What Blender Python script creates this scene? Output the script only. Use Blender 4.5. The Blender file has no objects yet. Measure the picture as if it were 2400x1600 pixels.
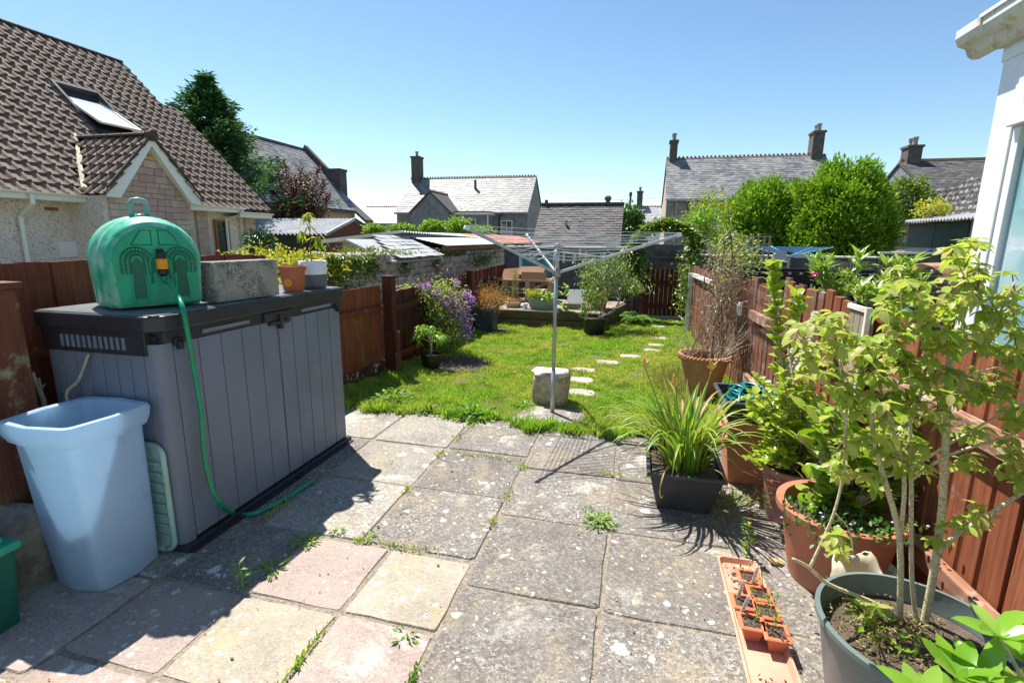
import bpy, math, random
import numpy as np
from mathutils import Vector, Matrix, noise as mnoise
RND = random.Random(7); NR = np.random.RandomState(11)
SC = bpy.context.scene; COL = SC.collection

# ------------------------------------------------------------------ camera
CAM_H = 1.55; FPX = 1180.; YAW = math.radians(13.9); PITCH = math.atan2(241, 1180); ROLL = math.radians(.5)
sa, ca, cp, sp = math.sin(YAW), math.cos(YAW), math.cos(PITCH), math.sin(PITCH)
FW = Vector((-sa*cp, ca*cp, -sp)); _r = Vector((ca, sa, 0)); _u = Vector((-sa*sp, ca*sp, cp))
RT = _r*math.cos(ROLL)+_u*math.sin(ROLL); UP = _u*math.cos(ROLL)-_r*math.sin(ROLL)
cam = bpy.data.cameras.new('camera'); cam.sensor_width = 36; cam.lens = 36*FPX/2400; cam.clip_start = .05; cam.clip_end = 900
cam_ob = bpy.data.objects.new('camera', cam); COL.objects.link(cam_ob); SC.camera = cam_ob
m = Matrix((RT, UP, -FW)).transposed().to_4x4(); m.translation = (0, 0, CAM_H); cam_ob.matrix_world = m
# ------------------------------------------------------------------ world, sun, exposure
SUN_EL = math.radians(61.5); SUN_AZ = math.radians(-49.4)      # azimuth from +Y, clockwise
world = bpy.data.worlds.new('World'); SC.world = world; world.use_nodes = True
wt = world.node_tree; wt.nodes.clear()
sky = wt.nodes.new('ShaderNodeTexSky'); sky.sky_type = 'NISHITA'; sky.sun_disc = False
sky.sun_elevation = SUN_EL; sky.sun_rotation = SUN_AZ; sky.air_density = 1.0; sky.dust_density = .2; sky.ozone_density = 4.0; sky.altitude = 0
bg = wt.nodes.new('ShaderNodeBackground'); bg.inputs[1].default_value = .090; tn = wt.nodes.new('ShaderNodeMix'); tn.data_type = 'RGBA'; tn.blend_type = 'MULTIPLY'; tn.inputs[0].default_value = 1; tn.inputs[7].default_value = (.84, .82, .72, 1)
gm = wt.nodes.new('ShaderNodeGamma'); gm.inputs[1].default_value = 1.15; wt.links.new(sky.outputs[0], gm.inputs[0])
wo = wt.nodes.new('ShaderNodeOutputWorld'); wt.links.new(gm.outputs[0], tn.inputs[6]); wt.links.new(tn.outputs[2], bg.inputs[0]); wt.links.new(bg.outputs[0], wo.inputs[0])
sun = bpy.data.lights.new('sun', 'SUN'); sun.energy = 4.7; sun.angle = math.radians(.5); sun.color = (1, .955, .88)
sun_ob = bpy.data.objects.new('sun', sun); COL.objects.link(sun_ob)
SDIR = Vector((math.sin(SUN_AZ)*math.cos(SUN_EL), math.cos(SUN_AZ)*math.cos(SUN_EL), math.sin(SUN_EL)))
sun_ob.rotation_euler = SDIR.to_track_quat('Z', 'Y').to_euler()
SC.view_settings.view_transform = 'Standard'; SC.view_settings.look = 'None'; SC.view_settings.gamma = 1
SC.view_settings.exposure = 1.0; SC.view_settings.use_curve_mapping = False
SC.render.engine = 'CYCLES'; SC.cycles.max_bounces = 6; SC.cycles.transparent_max_bounces = 8

# ------------------------------------------------------------------ measuring helpers (photo pixel -> point of the place)
def ray(u, v): return FW + RT*((u-1200)/FPX) + UP*((800-v)/FPX)
def G(u, v, z=0.):
    d = ray(u, v); t = (z-CAM_H)/d.z; return Vector((d.x*t, d.y*t, z))
def D(u, v, dist):
    d = ray(u, v); t = dist/(-sa*d.x+ca*d.y); return Vector((d.x*t, d.y*t, CAM_H+d.z*t))
def Yp(u, v, y):
    d = ray(u, v); t = y/d.y; return Vector((d.x*t, y, CAM_H+d.z*t))
def Xp(u, v, x):
    d = ray(u, v); t = x/d.x; return Vector((x, d.y*t, CAM_H+d.z*t))
V = Vector
def rn(a, b): return RND.uniform(a, b)

# ------------------------------------------------------------------ mesh builder
WL = {}    # world location of every object
class B:
    def __init__(s): s.v = []; s.f = []; s.mi = []; s.cur = 0
    def add(s, vs, fs):
        o = len(s.v); s.v += [tuple(p) for p in vs]; s.f += [tuple(i+o for i in f) for f in fs]; s.mi += [s.cur]*len(fs); return s
    def m(s, i): s.cur = i; return s
    def hexa(s, p):   # 4 bottom (ccw), 4 top
        return s.add(p, [(3, 2, 1, 0), (4, 5, 6, 7), (0, 1, 5, 4), (1, 2, 6, 5), (2, 3, 7, 6), (3, 0, 4, 7)])
    def box(s, x0, x1, y0, y1, z0, z1):
        return s.hexa([(x0, y0, z0), (x1, y0, z0), (x1, y1, z0), (x0, y1, z0), (x0, y0, z1), (x1, y0, z1), (x1, y1, z1), (x0, y1, z1)])
    def obox(s, c, ax, ay, az, sx, sy, sz):   # oriented box, full sizes
        c = V(c); X, Y, Z = V(ax).normalized()*sx/2, V(ay).normalized()*sy/2, V(az).normalized()*sz/2
        return s.hexa([c-X-Y-Z, c+X-Y-Z, c+X+Y-Z, c-X+Y-Z, c-X-Y+Z, c+X-Y+Z, c+X+Y+Z, c-X+Y+Z])
    def bar(s, a, b, w, t, up=(0, 0, 1)):     # rectangular bar a->b ; t along up
        a, b = V(a), V(b); d = (b-a); L = d.length; d.normalize(); side = d.cross(V(up))
        if side.length < 1e-4: side = d.cross(V((1, 0, 0)))
        side.normalize(); u = side.cross(d)
        return s.obox((a+b)/2, d, side, u, L, w, t)
    def tube(s, pts, r, n=8, cap=True):
        pts = [V(p) for p in pts]; k = len(pts); rr = r if isinstance(r, (list, tuple)) else [r]*k
        vs = []; ref = None
        for i, p in enumerate(pts):
            d = (pts[min(i+1, k-1)]-pts[max(i-1, 0)])
            if d.length < 1e-9: d = V((0, 0, 1))
            d.normalize()
            if ref is None: ref = d.orthogonal().normalized()
            ref = (ref - d*ref.dot(d))
            ref = ref.normalized() if ref.length > 1e-6 else d.orthogonal().normalized()
            q = d.cross(ref)
            for j in range(n):
                a = 2*math.pi*j/n; vs.append(p+(ref*math.cos(a)+q*math.sin(a))*rr[i])
        fs = [(i*n+j, i*n+(j+1) % n, (i+1)*n+(j+1) % n, (i+1)*n+j) for i in range(k-1) for j in range(n)]
        if cap: fs += [tuple(range(n-1, -1, -1)), tuple(range((k-1)*n, k*n))]
        return s.add(vs, fs)
    def lathe(s, prof, n=24, c=(0, 0, 0), sx=1, sy=1, caps=(True, False), sq=None):
        vs = []
        for (r, z) in prof:
            for j in range(n):
                a = 2*math.pi*(j+.5)/n; x, y = math.cos(a), math.sin(a)
                if sq:
                    k = (abs(x)**sq+abs(y)**sq)**(-1/sq); x *= k; y *= k
                vs.append((c[0]+x*r*sx, c[1]+y*r*sy, c[2]+z))
        k = len(prof); fs = [(i*n+j, i*n+(j+1) % n, (i+1)*n+(j+1) % n, (i+1)*n+j) for i in range(k-1) for j in range(n)]
        if caps[0]: fs.append(tuple(range(n-1, -1, -1)))
        if caps[1]: fs.append(tuple(range((k-1)*n, k*n)))
        return s.add(vs, fs)
    def prism(s, poly, vec):
        n = len(poly); vec = V(vec); a = [V(p) for p in poly]; b = [p+vec for p in a]
        return s.add(a+b, [tuple(range(n-1, -1, -1)), tuple(range(n, 2*n))]+[(i, (i+1) % n, n+(i+1) % n, n+i) for i in range(n)])
    def quad(s, *p): return s.add(p, [tuple(range(len(p)))])
    def rock(s, c, sx, sy, sz, j=.12, rows=5, n=8, seed=0, power=3.):  # rounded irregular stone
        c = V(c); vs = [c+V((0, 0, -sz/2))]; sd = V((seed*3.1, seed*1.7, seed*.9))
        for i in range(1, rows):
            ph = math.pi*i/rows
            for k in range(n):
                a = 2*math.pi*(k+.5)/n; x, y, z = math.sin(ph)*math.cos(a), math.sin(ph)*math.sin(a), -math.cos(ph)
                q = (abs(x)**power+abs(y)**power+abs(z)**power)**(-1/power)
                w = 1+j*2*mnoise.noise(V((x, y, z))*1.6+sd)
                vs.append(c+V((x*q*sx/2*w, y*q*sy/2*w, z*q*sz/2*w)))
        vs.append(c+V((0, 0, sz/2))); L = len(vs)-1
        fs = [(0, 1+(k+1) % n, 1+k) for k in range(n)]
        for i in range(rows-2):
            for k in range(n): fs.append((1+i*n+k, 1+i*n+(k+1) % n, 1+(i+1)*n+(k+1) % n, 1+(i+1)*n+k))
        o = 1+(rows-2)*n; fs += [(o+k, o+(k+1) % n, L) for k in range(n)]
        return s.add(vs, fs)
    def obj(s, name, mat, parent=None, smooth=False, bevel=0, origin=None, sub=0, kind=None):
        me = bpy.data.meshes.new(name); P = np.array(s.v, dtype=float)
        if origin is None:
            lo, hi = P.min(0), P.max(0); origin = V(((lo[0]+hi[0])/2, (lo[1]+hi[1])/2, lo[2]))
        origin = V(origin); P = P-np.array(origin)
        me.from_pydata([tuple(p) for p in P], [], s.f)
        mats = mat if isinstance(mat, (list, tuple)) else [mat]
        for q in mats: me.materials.append(q)
        if len(mats) > 1: me.polygons.foreach_set('material_index', s.mi)
        if smooth: me.polygons.foreach_set('use_smooth', [True]*len(me.polygons))
        me.update()
        o = link(name, me, parent, origin)
        if bevel:
            bm = o.modifiers.new('bevel', 'BEVEL'); bm.width = bevel; bm.segments = 2; bm.limit_method = 'ANGLE'; bm.angle_limit = math.radians(40)
        if sub:
            sb = o.modifiers.new('sub', 'SUBSURF'); sb.levels = sub; sb.render_levels = sub
        if smooth and (bevel): me.polygons.foreach_set('use_smooth', [True]*len(me.polygons))
        if kind or (parent is not None and name in ('twigs', 'branches', 'stems', 'stalks', 'dry_stalks', 'seed_heads', 'netting', 'washing_line', 'cable', 'limbs')): o['kind'] = kind or 'stuff'
        return o
def link(name, data, parent=None, loc=(0, 0, 0), mat3=None):
    o = bpy.data.objects.new(name, data); COL.objects.link(o); loc = V(loc)
    if parent is not None:
        o.parent = parent; o.matrix_parent_inverse = WL[parent.name].inverted()
    M = Matrix.Translation(loc) if mat3 is None else Matrix.Translation(loc) @ mat3.to_4x4()
    if mat3 is None: o.location = loc
    else: o.matrix_basis = M
    WL[o.name] = M
    return o
def tag(o, label, cat, group=None, kind=None):
    if label: o['label'] = label
    if cat: o['category'] = cat
    if group: o['group'] = group
    if kind: o['kind'] = kind
    return o
def thing(name, label, cat, loc=(0, 0, 0), group=None):
    o = link(name, None, None, loc); o.empty_display_size = .1; return tag(o, label, cat, group)
def struct(o): o['kind'] = 'structure'; return o
def frame3(x, y, z): return Matrix((V(x), V(y), V(z))).transposed()
def npmesh(name, verts, faces_n, loops, mat, parent=None, smooth=False, kind=None, origin=(0, 0, 0)):
    """verts (n,3); constant face size"""
    me = bpy.data.meshes.new(name); nv = len(verts); nf = len(loops)//faces_n
    me.vertices.add(nv); me.vertices.foreach_set('co', (np.asarray(verts, dtype=np.float32)-np.array(origin, dtype=np.float32)).ravel())
    me.loops.add(len(loops)); me.loops.foreach_set('vertex_index', np.asarray(loops, dtype=np.int32))
    me.polygons.add(nf); me.polygons.foreach_set('loop_start', np.arange(nf, dtype=np.int32)*faces_n)
    me.polygons.foreach_set('loop_total', np.full(nf, faces_n, dtype=np.int32))
    if smooth: me.polygons.foreach_set('use_smooth', np.ones(nf, dtype=bool))
    me.materials.append(mat); me.update(calc_edges=True)
    o = link(name, me, parent, origin)
    if kind: o['kind'] = kind
    return o
def unit(a): return a/np.maximum(np.linalg.norm(a, axis=1, keepdims=True), 1e-9)
def leafcloud(name, P, DR, L, W, mat, parent=None, fold=.25, droop=0., kind=None, rndroll=True, origin=None):
    """many small leaves: folded diamonds, 2 quads (6 verts) each, base at P pointing along DR"""
    P = np.asarray(P, float); n = len(P); DR = unit(np.asarray(DR, float)); L = np.broadcast_to(L, n)[:, None]; W = np.broadcast_to(W, n)[:, None]
    up = np.tile([0., 0., 1.], (n, 1)) + (NR.normal(0, .6, (n, 3)) if rndroll else NR.normal(0, .12, (n, 3)))
    S = unit(np.cross(DR, up)); N = np.cross(S, DR)
    mid = P+DR*L*.45-N*L*droop*.25; tip = P+DR*L-N*L*droop
    up_ = N*W*fold
    q1 = P+DR*L*.12; vs = np.stack([P, mid-S*W*.5+up_, tip, mid, mid+S*W*.5+up_], 1).reshape(-1, 3)
    b = (np.arange(n)*5)[:, None]; lp = np.concatenate([b+np.array([[0, 3, 2, 1]]), b+np.array([[0, 4, 2, 3]])], 1).ravel()
    if parent is not None: kind = 'stuff'
    if origin is None: origin = P.mean(0)*[1, 1, 0]+[0, 0, P[:, 2].min()]
    return npmesh(name, vs, 4, lp, mat, parent, kind=kind, origin=origin)
def rdir(n, bias=(0, 0, 0)):
    return unit(NR.normal(0, 1, (n, 3))+np.array(bias))
_leafme = {}
def leafmesh(kind, mat, L=1., W=.5, fold=.12, droop=.12):
    """unit leaf, 3 rows x midrib; along +X, normal +Z"""
    key = (kind, mat.name)
    if key in _leafme: return _leafme[key]
    prof = {'oval': [(0, .06), (.18, .6), (.42, 1.), (.7, .86), (.9, .45), (1, .02)],
            'round': [(0, .1), (.15, .8), (.4, 1.1), (.7, 1.05), (.92, .6), (1, .12)],
            'lance': [(0, .05), (.2, .62), (.4, .8), (.65, .62), (.85, .3), (1, .01)]}[kind]
    out = []
    for k in range(4):
        vs = []; fs = []; dr = droop*(.4+.6*k); fo = fold*(.5+.4*k)
        for i, (t, w) in enumerate(prof):
            z = -dr*t*t; wv = .02*math.sin(i*2.3+k)
            vs += [(t*L, -w*W/2, z+fo*w*W+wv), (t*L, 0, z), (t*L, w*W/2, z+fo*w*W-wv)]
            if i: o = (i-1)*3; fs += [(o, o+3, o+4, o+1), (o+1, o+4, o+5, o+2)]
        me = bpy.data.meshes.new('leaf'); me.from_pydata(vs, [], fs); me.materials.append(mat)
        me.polygons.foreach_set('use_smooth', [True]*len(me.polygons)); me.update(); out.append(me)
    _leafme[key] = out; return out
def place_leaf(meshes, p, d, size, parent, up=(0, 0, 1), name='leaf'):
    d = V(d).normalized(); u = V(up)+V((rn(-.5, .5), rn(-.5, .5), 0)); s = d.cross(u)
    s = s.normalized() if s.length > 1e-4 else d.orthogonal().normalized()
    n = s.cross(d); return link(name, RND.choice(meshes), parent, p, frame3(d*size, -s*size, n*size))
def join_leaves(name, items, meshes, mat, parent):
    """items: (p, d, size): the ones past the object limit, joined"""
    base = [np.array([v.co[:] for v in me.vertices]) for me in meshes]; fc = [tuple(p.vertices) for p in meshes[0].polygons]
    vs = []; lp = []; k = 0
    for (p, d, size) in items:
        d = V(d).normalized(); u = V((rn(-.5, .5), rn(-.5, .5), 1)); s = d.cross(u).normalized(); n = s.cross(d)
        A = np.array([d, -s, n])*size; q = base[RND.randrange(4)] @ A + np.array(p); vs.append(q)
        for f in fc: lp += [i+k for i in f]
        k += len(q)
    return npmesh(name, np.concatenate(vs), 4, lp, mat, parent, smooth=True, kind='stuff')
def scatter_leaves(items, meshes, mat, parent, limit=290):
    """nearest ones as parts, the rest as one part"""
    items = sorted(items, key=lambda t: (V(t[0])-V((0, 0, CAM_H))).length - t[2]*2)
    for (p, d, s) in items[:limit]: place_leaf(meshes, p, d, s, parent)
    if items[limit:]: join_leaves('foliage', items[limit:], meshes, mat, parent)

# ------------------------------------------------------------------ materials
class NT:
    def __init__(s, name):
        s.mat = bpy.data.materials.new(name); s.mat.use_nodes = True; s.t = s.mat.node_tree; s.t.nodes.clear()
        s.out = s.t.nodes.new('ShaderNodeOutputMaterial'); s.b = s.t.nodes.new('ShaderNodeBsdfPrincipled'); s.link(s.b.outputs[0], s.out.inputs[0])
        s.tc = s.t.nodes.new('ShaderNodeTexCoord'); s.geo = s.t.nodes.new('ShaderNodeNewGeometry')
    def link(s, a, b): s.t.links.new(a, b)
    def put(s, inp, val):
        if hasattr(val, 'is_output') or isinstance(val, bpy.types.NodeSocket): s.link(val, inp)
        elif isinstance(val, (tuple, list)): inp.default_value = tuple(val)+((1,) if len(val) == 3 and len(inp.default_value) == 4 else ())
        else: inp.default_value = val
    def coord(s, kind='o', scale=(1, 1, 1), rot=(0, 0, 0)):
        src = s.tc.outputs['Object'] if kind == 'o' else s.geo.outputs['Position']
        mp = s.t.nodes.new('ShaderNodeMapping'); mp.inputs['Scale'].default_value = scale; mp.inputs['Rotation'].default_value = rot; s.link(src, mp.inputs[0]); return mp.outputs[0]
    def offs(s, co):   # shift per object
        oi = s.t.nodes.new('ShaderNodeObjectInfo'); vm = s.t.nodes.new('ShaderNodeVectorMath'); vm.operation = 'MULTIPLY_ADD'
        cb = s.t.nodes.new('ShaderNodeCombineXYZ'); 
        for k in range(3): s.link(oi.outputs['Random'], cb.inputs[k])
        s.link(cb.outputs[0], vm.inputs[0]); vm.inputs[1].default_value = (37, 91, 53); s.link(co, vm.inputs[2]); return vm.outputs[0]
    def noise(s, co, scale, detail=4, rough=.55, dist=0):
        n = s.t.nodes.new('ShaderNodeTexNoise'); n.inputs['Scale'].default_value = scale; n.inputs['Detail'].default_value = detail
        n.inputs['Roughness'].default_value = rough; n.inputs['Distortion'].default_value = dist; s.link(co, n.inputs['Vector']); return n.outputs[0]
    def voro(s, co, scale, out='Color', feature='F1'):
        n = s.t.nodes.new('ShaderNodeTexVoronoi'); n.feature = feature; n.inputs['Scale'].default_value = scale; s.link(co, n.inputs['Vector']); return n.outputs[out]
    def ramp(s, fac, stops, interp='LINEAR'):
        n = s.t.nodes.new('ShaderNodeValToRGB'); n.color_ramp.interpolation = interp; e = n.color_ramp.elements
        while len(e) < len(stops): e.new(.5)
        for el, (p, c) in zip(e, stops): el.position = p; el.color = (tuple(c)+(1,)) if isinstance(c, (tuple, list)) else (c, c, c, 1)
        s.link(fac, n.inputs[0]); return n.outputs[0]
    def mix(s, fac, a, b, mode='MIX'):
        n = s.t.nodes.new('ShaderNodeMix'); n.data_type = 'RGBA'; n.blend_type = mode
        s.put(n.inputs[0], fac); s.put(n.inputs[6], a if not isinstance(a, (int, float)) else (a, a, a)); s.put(n.inputs[7], b if not isinstance(b, (int, float)) else (b, b, b)); return n.outputs[2]
    def math(s, op, a, b=0.):
        n = s.t.nodes.new('ShaderNodeMath'); n.operation = op; s.put(n.inputs[0], a); s.put(n.inputs[1], b); return n.outputs[0]
    def sep(s, v):
        n = s.t.nodes.new('ShaderNodeSeparateXYZ'); s.link(v, n.inputs[0]); return n.outputs
    def rand(s): return s.t.nodes.new('ShaderNodeObjectInfo').outputs['Random']
    def island(s): return s.geo.outputs['Random Per Island']
    def bump(s, h, strength=.5, dist=.01):
        n = s.t.nodes.new('ShaderNodeBump'); n.inputs['Strength'].default_value = strength; n.inputs['Distance'].default_value = dist
        s.link(h, n.inputs['Height']); s.link(n.outputs[0], s.b.inputs['Normal']); return n
    def fin(s, col, rough=.7, metal=0., spec=None, **k):
        s.put(s.b.inputs['Base Color'], col); s.put(s.b.inputs['Roughness'], rough); s.b.inputs['Metallic'].default_value = metal
        if spec is not None: s.b.inputs['Specular IOR Level'].default_value = spec
        return s.mat
def mul(c, k): return tuple(min(1, x*k) for x in c)
def plain(name, c, rough=.6, var=.12, scale=6, bump=.15, bscale=60, bdist=.002, metal=0, spec=None, dirt=None, kind='o', dirt_amt=(.55, .75)):
    n = NT(name); co = n.offs(n.coord(kind)); a = n.noise(co, scale, 5)
    col = n.mix(n.ramp(a, [(.3, 0.), (.7, 1.)]), mul(c, 1-var), mul(c, 1+var))
    if dirt: col = n.mix(n.ramp(n.noise(co, scale*1.7, 7, .68), [(dirt_amt[0], 0.), (dirt_amt[1], .85)]), col, dirt)
    if bump: n.bump(n.noise(co, bscale, 3), bump, bdist)
    return n.fin(col, n.ramp(a, [(.2, rough*.85), (.8, min(1, rough*1.12))]), metal, spec)
def leafmat(name, c1, c2, c3=None, trans=.45, rough=.45, spec=.4, vein=False):
    n = NT(name); r = n.math('FRACT', n.math('ADD', n.island(), n.math('MULTIPLY', n.rand(), 7.31)))
    stops = [(0., c1), (.6, c2), (1., c3 or c2)]
    col = n.ramp(r, stops); co = n.coord('w'); col = n.mix(n.ramp(n.noise(co, 1.7, 3), [(.35, 0.), (.65, .35)]), col, mul(c1, .8))
    n.fin(col, rough, 0, spec)
    tr = n.t.nodes.new('ShaderNodeBsdfTranslucent'); n.put(tr.inputs[0], n.mix(1., col, (1., 1.0, .55), 'MULTIPLY'))
    ms = n.t.nodes.new('ShaderNodeMixShader'); ms.inputs[0].default_value = trans
    if vein:
        pass
    n.link(n.b.outputs[0], ms.inputs[1]); n.link(tr.outputs[0], ms.inputs[2]); n.link(ms.outputs[0], n.out.inputs[0]); return n.mat
def woodmat(name, c1, c2, grey=None, grey_amt=(.6, .8), axis='z', rough=.75, moss=None, scale=1., streak=None):
    n = NT(name); sc = {'z': (26, 26, 1.3), 'x': (1.3, 26, 26), 'y': (26, 1.3, 26)}[axis]; sc = tuple(q*scale for q in sc)
    co = n.offs(n.coord('o', sc)); a = n.noise(co, 1, 6, .6, .6); col = n.mix(n.ramp(a, [(.3, 0.), (.7, 1.)]), c1, c2)
    pl = n.offs(n.coord('o', (1, 1, 1)))
    col = n.mix(n.ramp(n.noise(pl, 3, 4), [(.3, 0.), (.75, .5)]), col, mul(c1, .55))
    col = n.mix(n.math('MULTIPLY', n.rand(), .35), col, mul(c1, .6))
    if streak: col = n.mix(n.ramp(n.noise(n.offs(n.coord('o', tuple(q*.35 for q in sc))), 1, 5, .65), [(.58, 0.), (.68, .7)]), col, streak)
    if grey: col = n.mix(n.ramp(n.noise(pl, 7, 8, .7), [(grey_amt[0], 0.), (grey_amt[1], .9)]), col, grey)
    if moss: col = n.mix(n.ramp(n.noise(pl, 2.3, 5), [(.55, 0.), (.75, .8)]), col, moss)
    col = n.mix(n.ramp(n.noise(n.offs(n.coord('o', tuple(q*2.2 for q in sc))), 1, 4, .7, .3), [(.46, 0.), (.62, .5)]), col, mul(c1, .45))
    n.bump(a, .9, .005); return n.fin(col, rough, 0, .25)
# ------------------------------------------------------------------ ground, patio, lawn
def slabmat(name, base, dark, lightp, pebble=.45, scale=95, yellow=.5):
    n = NT(name); co = n.offs(n.coord('o')); w = n.coord('w')
    peb = n.voro(co, scale); pv = n.sep(peb)[0]
    col = n.mix(n.ramp(pv, [(.0, 0.), (.45, .35), (.72, .6), (.95, 1.)]), dark, lightp)
    col = n.mix(n.ramp(n.noise(co, 240, 2), [(.35, 0.), (.6, 1.)]), col, base)
    col = n.mix(n.math('MULTIPLY', n.ramp(n.noise(co, 3.2, 6, .62), [(.35, 0.), (.7, 1.)]), .55), col, mul(base, 1.35))
    col = n.mix(n.math('MULTIPLY', n.rand(), .3), col, mul(base, .7))
    # stains
    col = n.mix(n.ramp(n.noise(w, 2.1, 7, .66), [(.5, 0.), (.72, .5)]), col, mul(dark, .8))
    # lichen: patches and irregular rosettes, gathered in colonies
    warp = n.t.nodes.new('ShaderNodeVectorMath'); warp.operation = 'MULTIPLY_ADD'; wn = n.t.nodes.new('ShaderNodeTexNoise'); wn.inputs['Scale'].default_value = 28; wn.inputs['Detail'].default_value = 4; n.link(w, wn.inputs['Vector'])
    n.link(wn.outputs['Color'], warp.inputs[0]); warp.inputs[1].default_value = (.055, .055, 0); n.link(w, warp.inputs[2]); wv = warp.outputs[0]
    big = n.noise(n.coord('w', (1, 1.2, 1)), 1.9, 10, .74, .5)
    col = n.mix(n.math('MULTIPLY', n.ramp(big, [(.56, 0.), (.64, .75)]), n.ramp(n.noise(w, 120, 3, .8), [(.35, .25), (.6, 1.)])), col, (.60, .57, .50))
    col = n.mix(n.math('MULTIPLY', n.ramp(n.noise(n.coord('w', (1, 1, 1), (0, 0, 1.1)), 3.3, 8, .7, .3), [(.50, 0.), (.64, yellow*.75)]), n.ramp(n.noise(w, 90, 3, .8), [(.4, 0.), (.6, 1.)])), col, (.52, .40, .20))
    colony = n.ramp(n.noise(w, 1.35, 3, .6), [(.44, 0.), (.60, 1.)])
    for sc, thr, c, sel, fz in ((8.5, .30, (.66, .65, .6), .80, 1), (15, .27, (.60, .60, .55), .72, 1), (12.3, .25, (.52, .42, .17), .84, 0), (31, .26, (.62, .6, .54), .62, 1)):
        dd = n.voro(wv, sc, 'Distance'); edge = n.ramp(dd, [(thr*.75, 1.), (thr, 0.)]); pick = n.math('GREATER_THAN', n.math('MULTIPLY', n.sep(n.voro(wv, sc))[1], n.math('ADD', n.math('MULTIPLY', colony, .35), .72)), sel)
        grain = n.ramp(n.noise(w, 150, 2, .8), [(.38, .15), (.55, 1.)])
        col = n.mix(n.math('MULTIPLY', n.math('MULTIPLY', edge, pick), n.math('MULTIPLY', grain, .95 if fz else yellow)), col, c)
    h = n.math('ADD', n.voro(co, scale, 'Distance'), n.math('MULTIPLY', n.noise(co, 14, 4), 1.5))
    n.bump(h, .7, .004); return n.fin(col, .88, 0, .2)
M = {}
M['slab_grey'] = slabmat('slab_grey', (.165, .145, .128), (.045, .04, .036), (.60, .56, .51))
M['slab_light'] = slabmat('slab_light', (.27, .245, .21), (.08, .07, .06), (.66, .62, .56))
M['slab_pink'] = slabmat('slab_pink', (.35, .275, .24), (.2, .15, .13), (.56, .46, .40), scale=130, yellow=.45)
M['slab_buff'] = slabmat('slab_buff', (.36, .31, .245), (.2, .165, .13), (.58, .51, .40), scale=120, yellow=.9)
M['joint'] = plain('joint_sand', (.27, .225, .175), .95, .35, 40, .8, 150, .008, kind='w', dirt=(.10, .08, .06), dirt_amt=(.52, .66))
M['soil'] = plain('soil', (.085, .06, .042), .95, .5, 14, .8, 90, .012, kind='w', dirt=(.2, .16, .11))
n = NT('lawn_soil'); w = n.coord('w')
M['lawn'] = n.fin(n.mix(n.ramp(n.noise(w, 5, 6, .6), [(.35, 0.), (.65, 1.)]), (.10, .11, .035), (.20, .17, .08)), .95, 0, .1)
n = NT('far_ground'); w = n.coord('w')
M['far'] = n.fin(n.mix(n.ramp(n.noise(w, .3, 6, .6), [(.35, 0.), (.65, 1.)]), (.10, .14, .05), (.2, .17, .11)), .95, 0, .1)

b = B(); b.quad((-300, -200, -.09), (300, -200, -.09), (300, 500, -.09), (-300, 500, -.09)); struct(b.obj('ground', M['far']))
b = B(); b.box(-3.05, 1.6, -1.5, 4.02, -.08, -.0055); pav = struct(b.obj('patio_paving', M['joint']))
# slabs: (x0,x1,y0,y1,material)
S = []
for (x0, x1, y) in ((-.695, -.075, .05), (-.07, .55, .03), (.555, 1.1, .1)):
    k = 0
    while y < 3.8:
        y1 = min(y+.62, 3.92-.05*(x0+.7)*0); S.append((x0, x1, y, y1, 'slab_grey')); y += .622
for (x0, x1) in ((-1.318, -.698), (-1.94, -1.322)):
    y = 2.10
    while y < 3.9: S.append((x0, x1, y, min(y+.612, 4.0), 'slab_grey' if x0 > -1.4 else 'slab_light')); y += .617
S.append((-1.94, -1.322, 3.34, 3.95, 'slab_light')); S = [s for s in S if not (s[0] == -1.94 and s[2] > 3.3 and s[2] < 3.36 and s[4] == 'slab_light' and s[3] > 3.951)]
cols4 = [(-1.135, -.70), (-1.60, -1.14), (-2.06, -1.605)]
small = {(0, 3): 'slab_buff', (0, 2): 'slab_pink', (1, 3): 'slab_pink', (1, 2): 'slab_buff', (2, 3): 'slab_grey', (2, 2): 'slab_pink', (0, 1): 'slab_pink', (1, 1): 'slab_buff', (2, 1): 'slab_pink'}
ys = [.26, .72, 1.18, 1.625, 2.09]
for ci, (x0, x1) in enumerate(cols4):
    for ri in range(4): S.append((x0, x1, ys[ri], ys[ri+1]-.006, small.get((ci, ri), 'slab_buff')))
for (x0, x1, y0, y1, mt) in ((-2.2, -1.945, 2.1, 2.62, 'slab_grey'), (-2.2, -1.945, 2.63, 3.33, 'slab_grey'), (-2.75, -1.945, 3.34, 3.97, 'slab_light'),
                             (-2.62, -2.065, 1.60, 2.09, 'slab_light'), (-2.62, -2.065, 1.06, 1.595, 'slab_pink'), (-2.62, -2.065, .5, 1.05, 'slab_grey'), (-3.0, -2.2, 2.1, 3.32, 'slab_grey')): S.append((x0, x1, y0, y1, mt))
seen = set()
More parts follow.
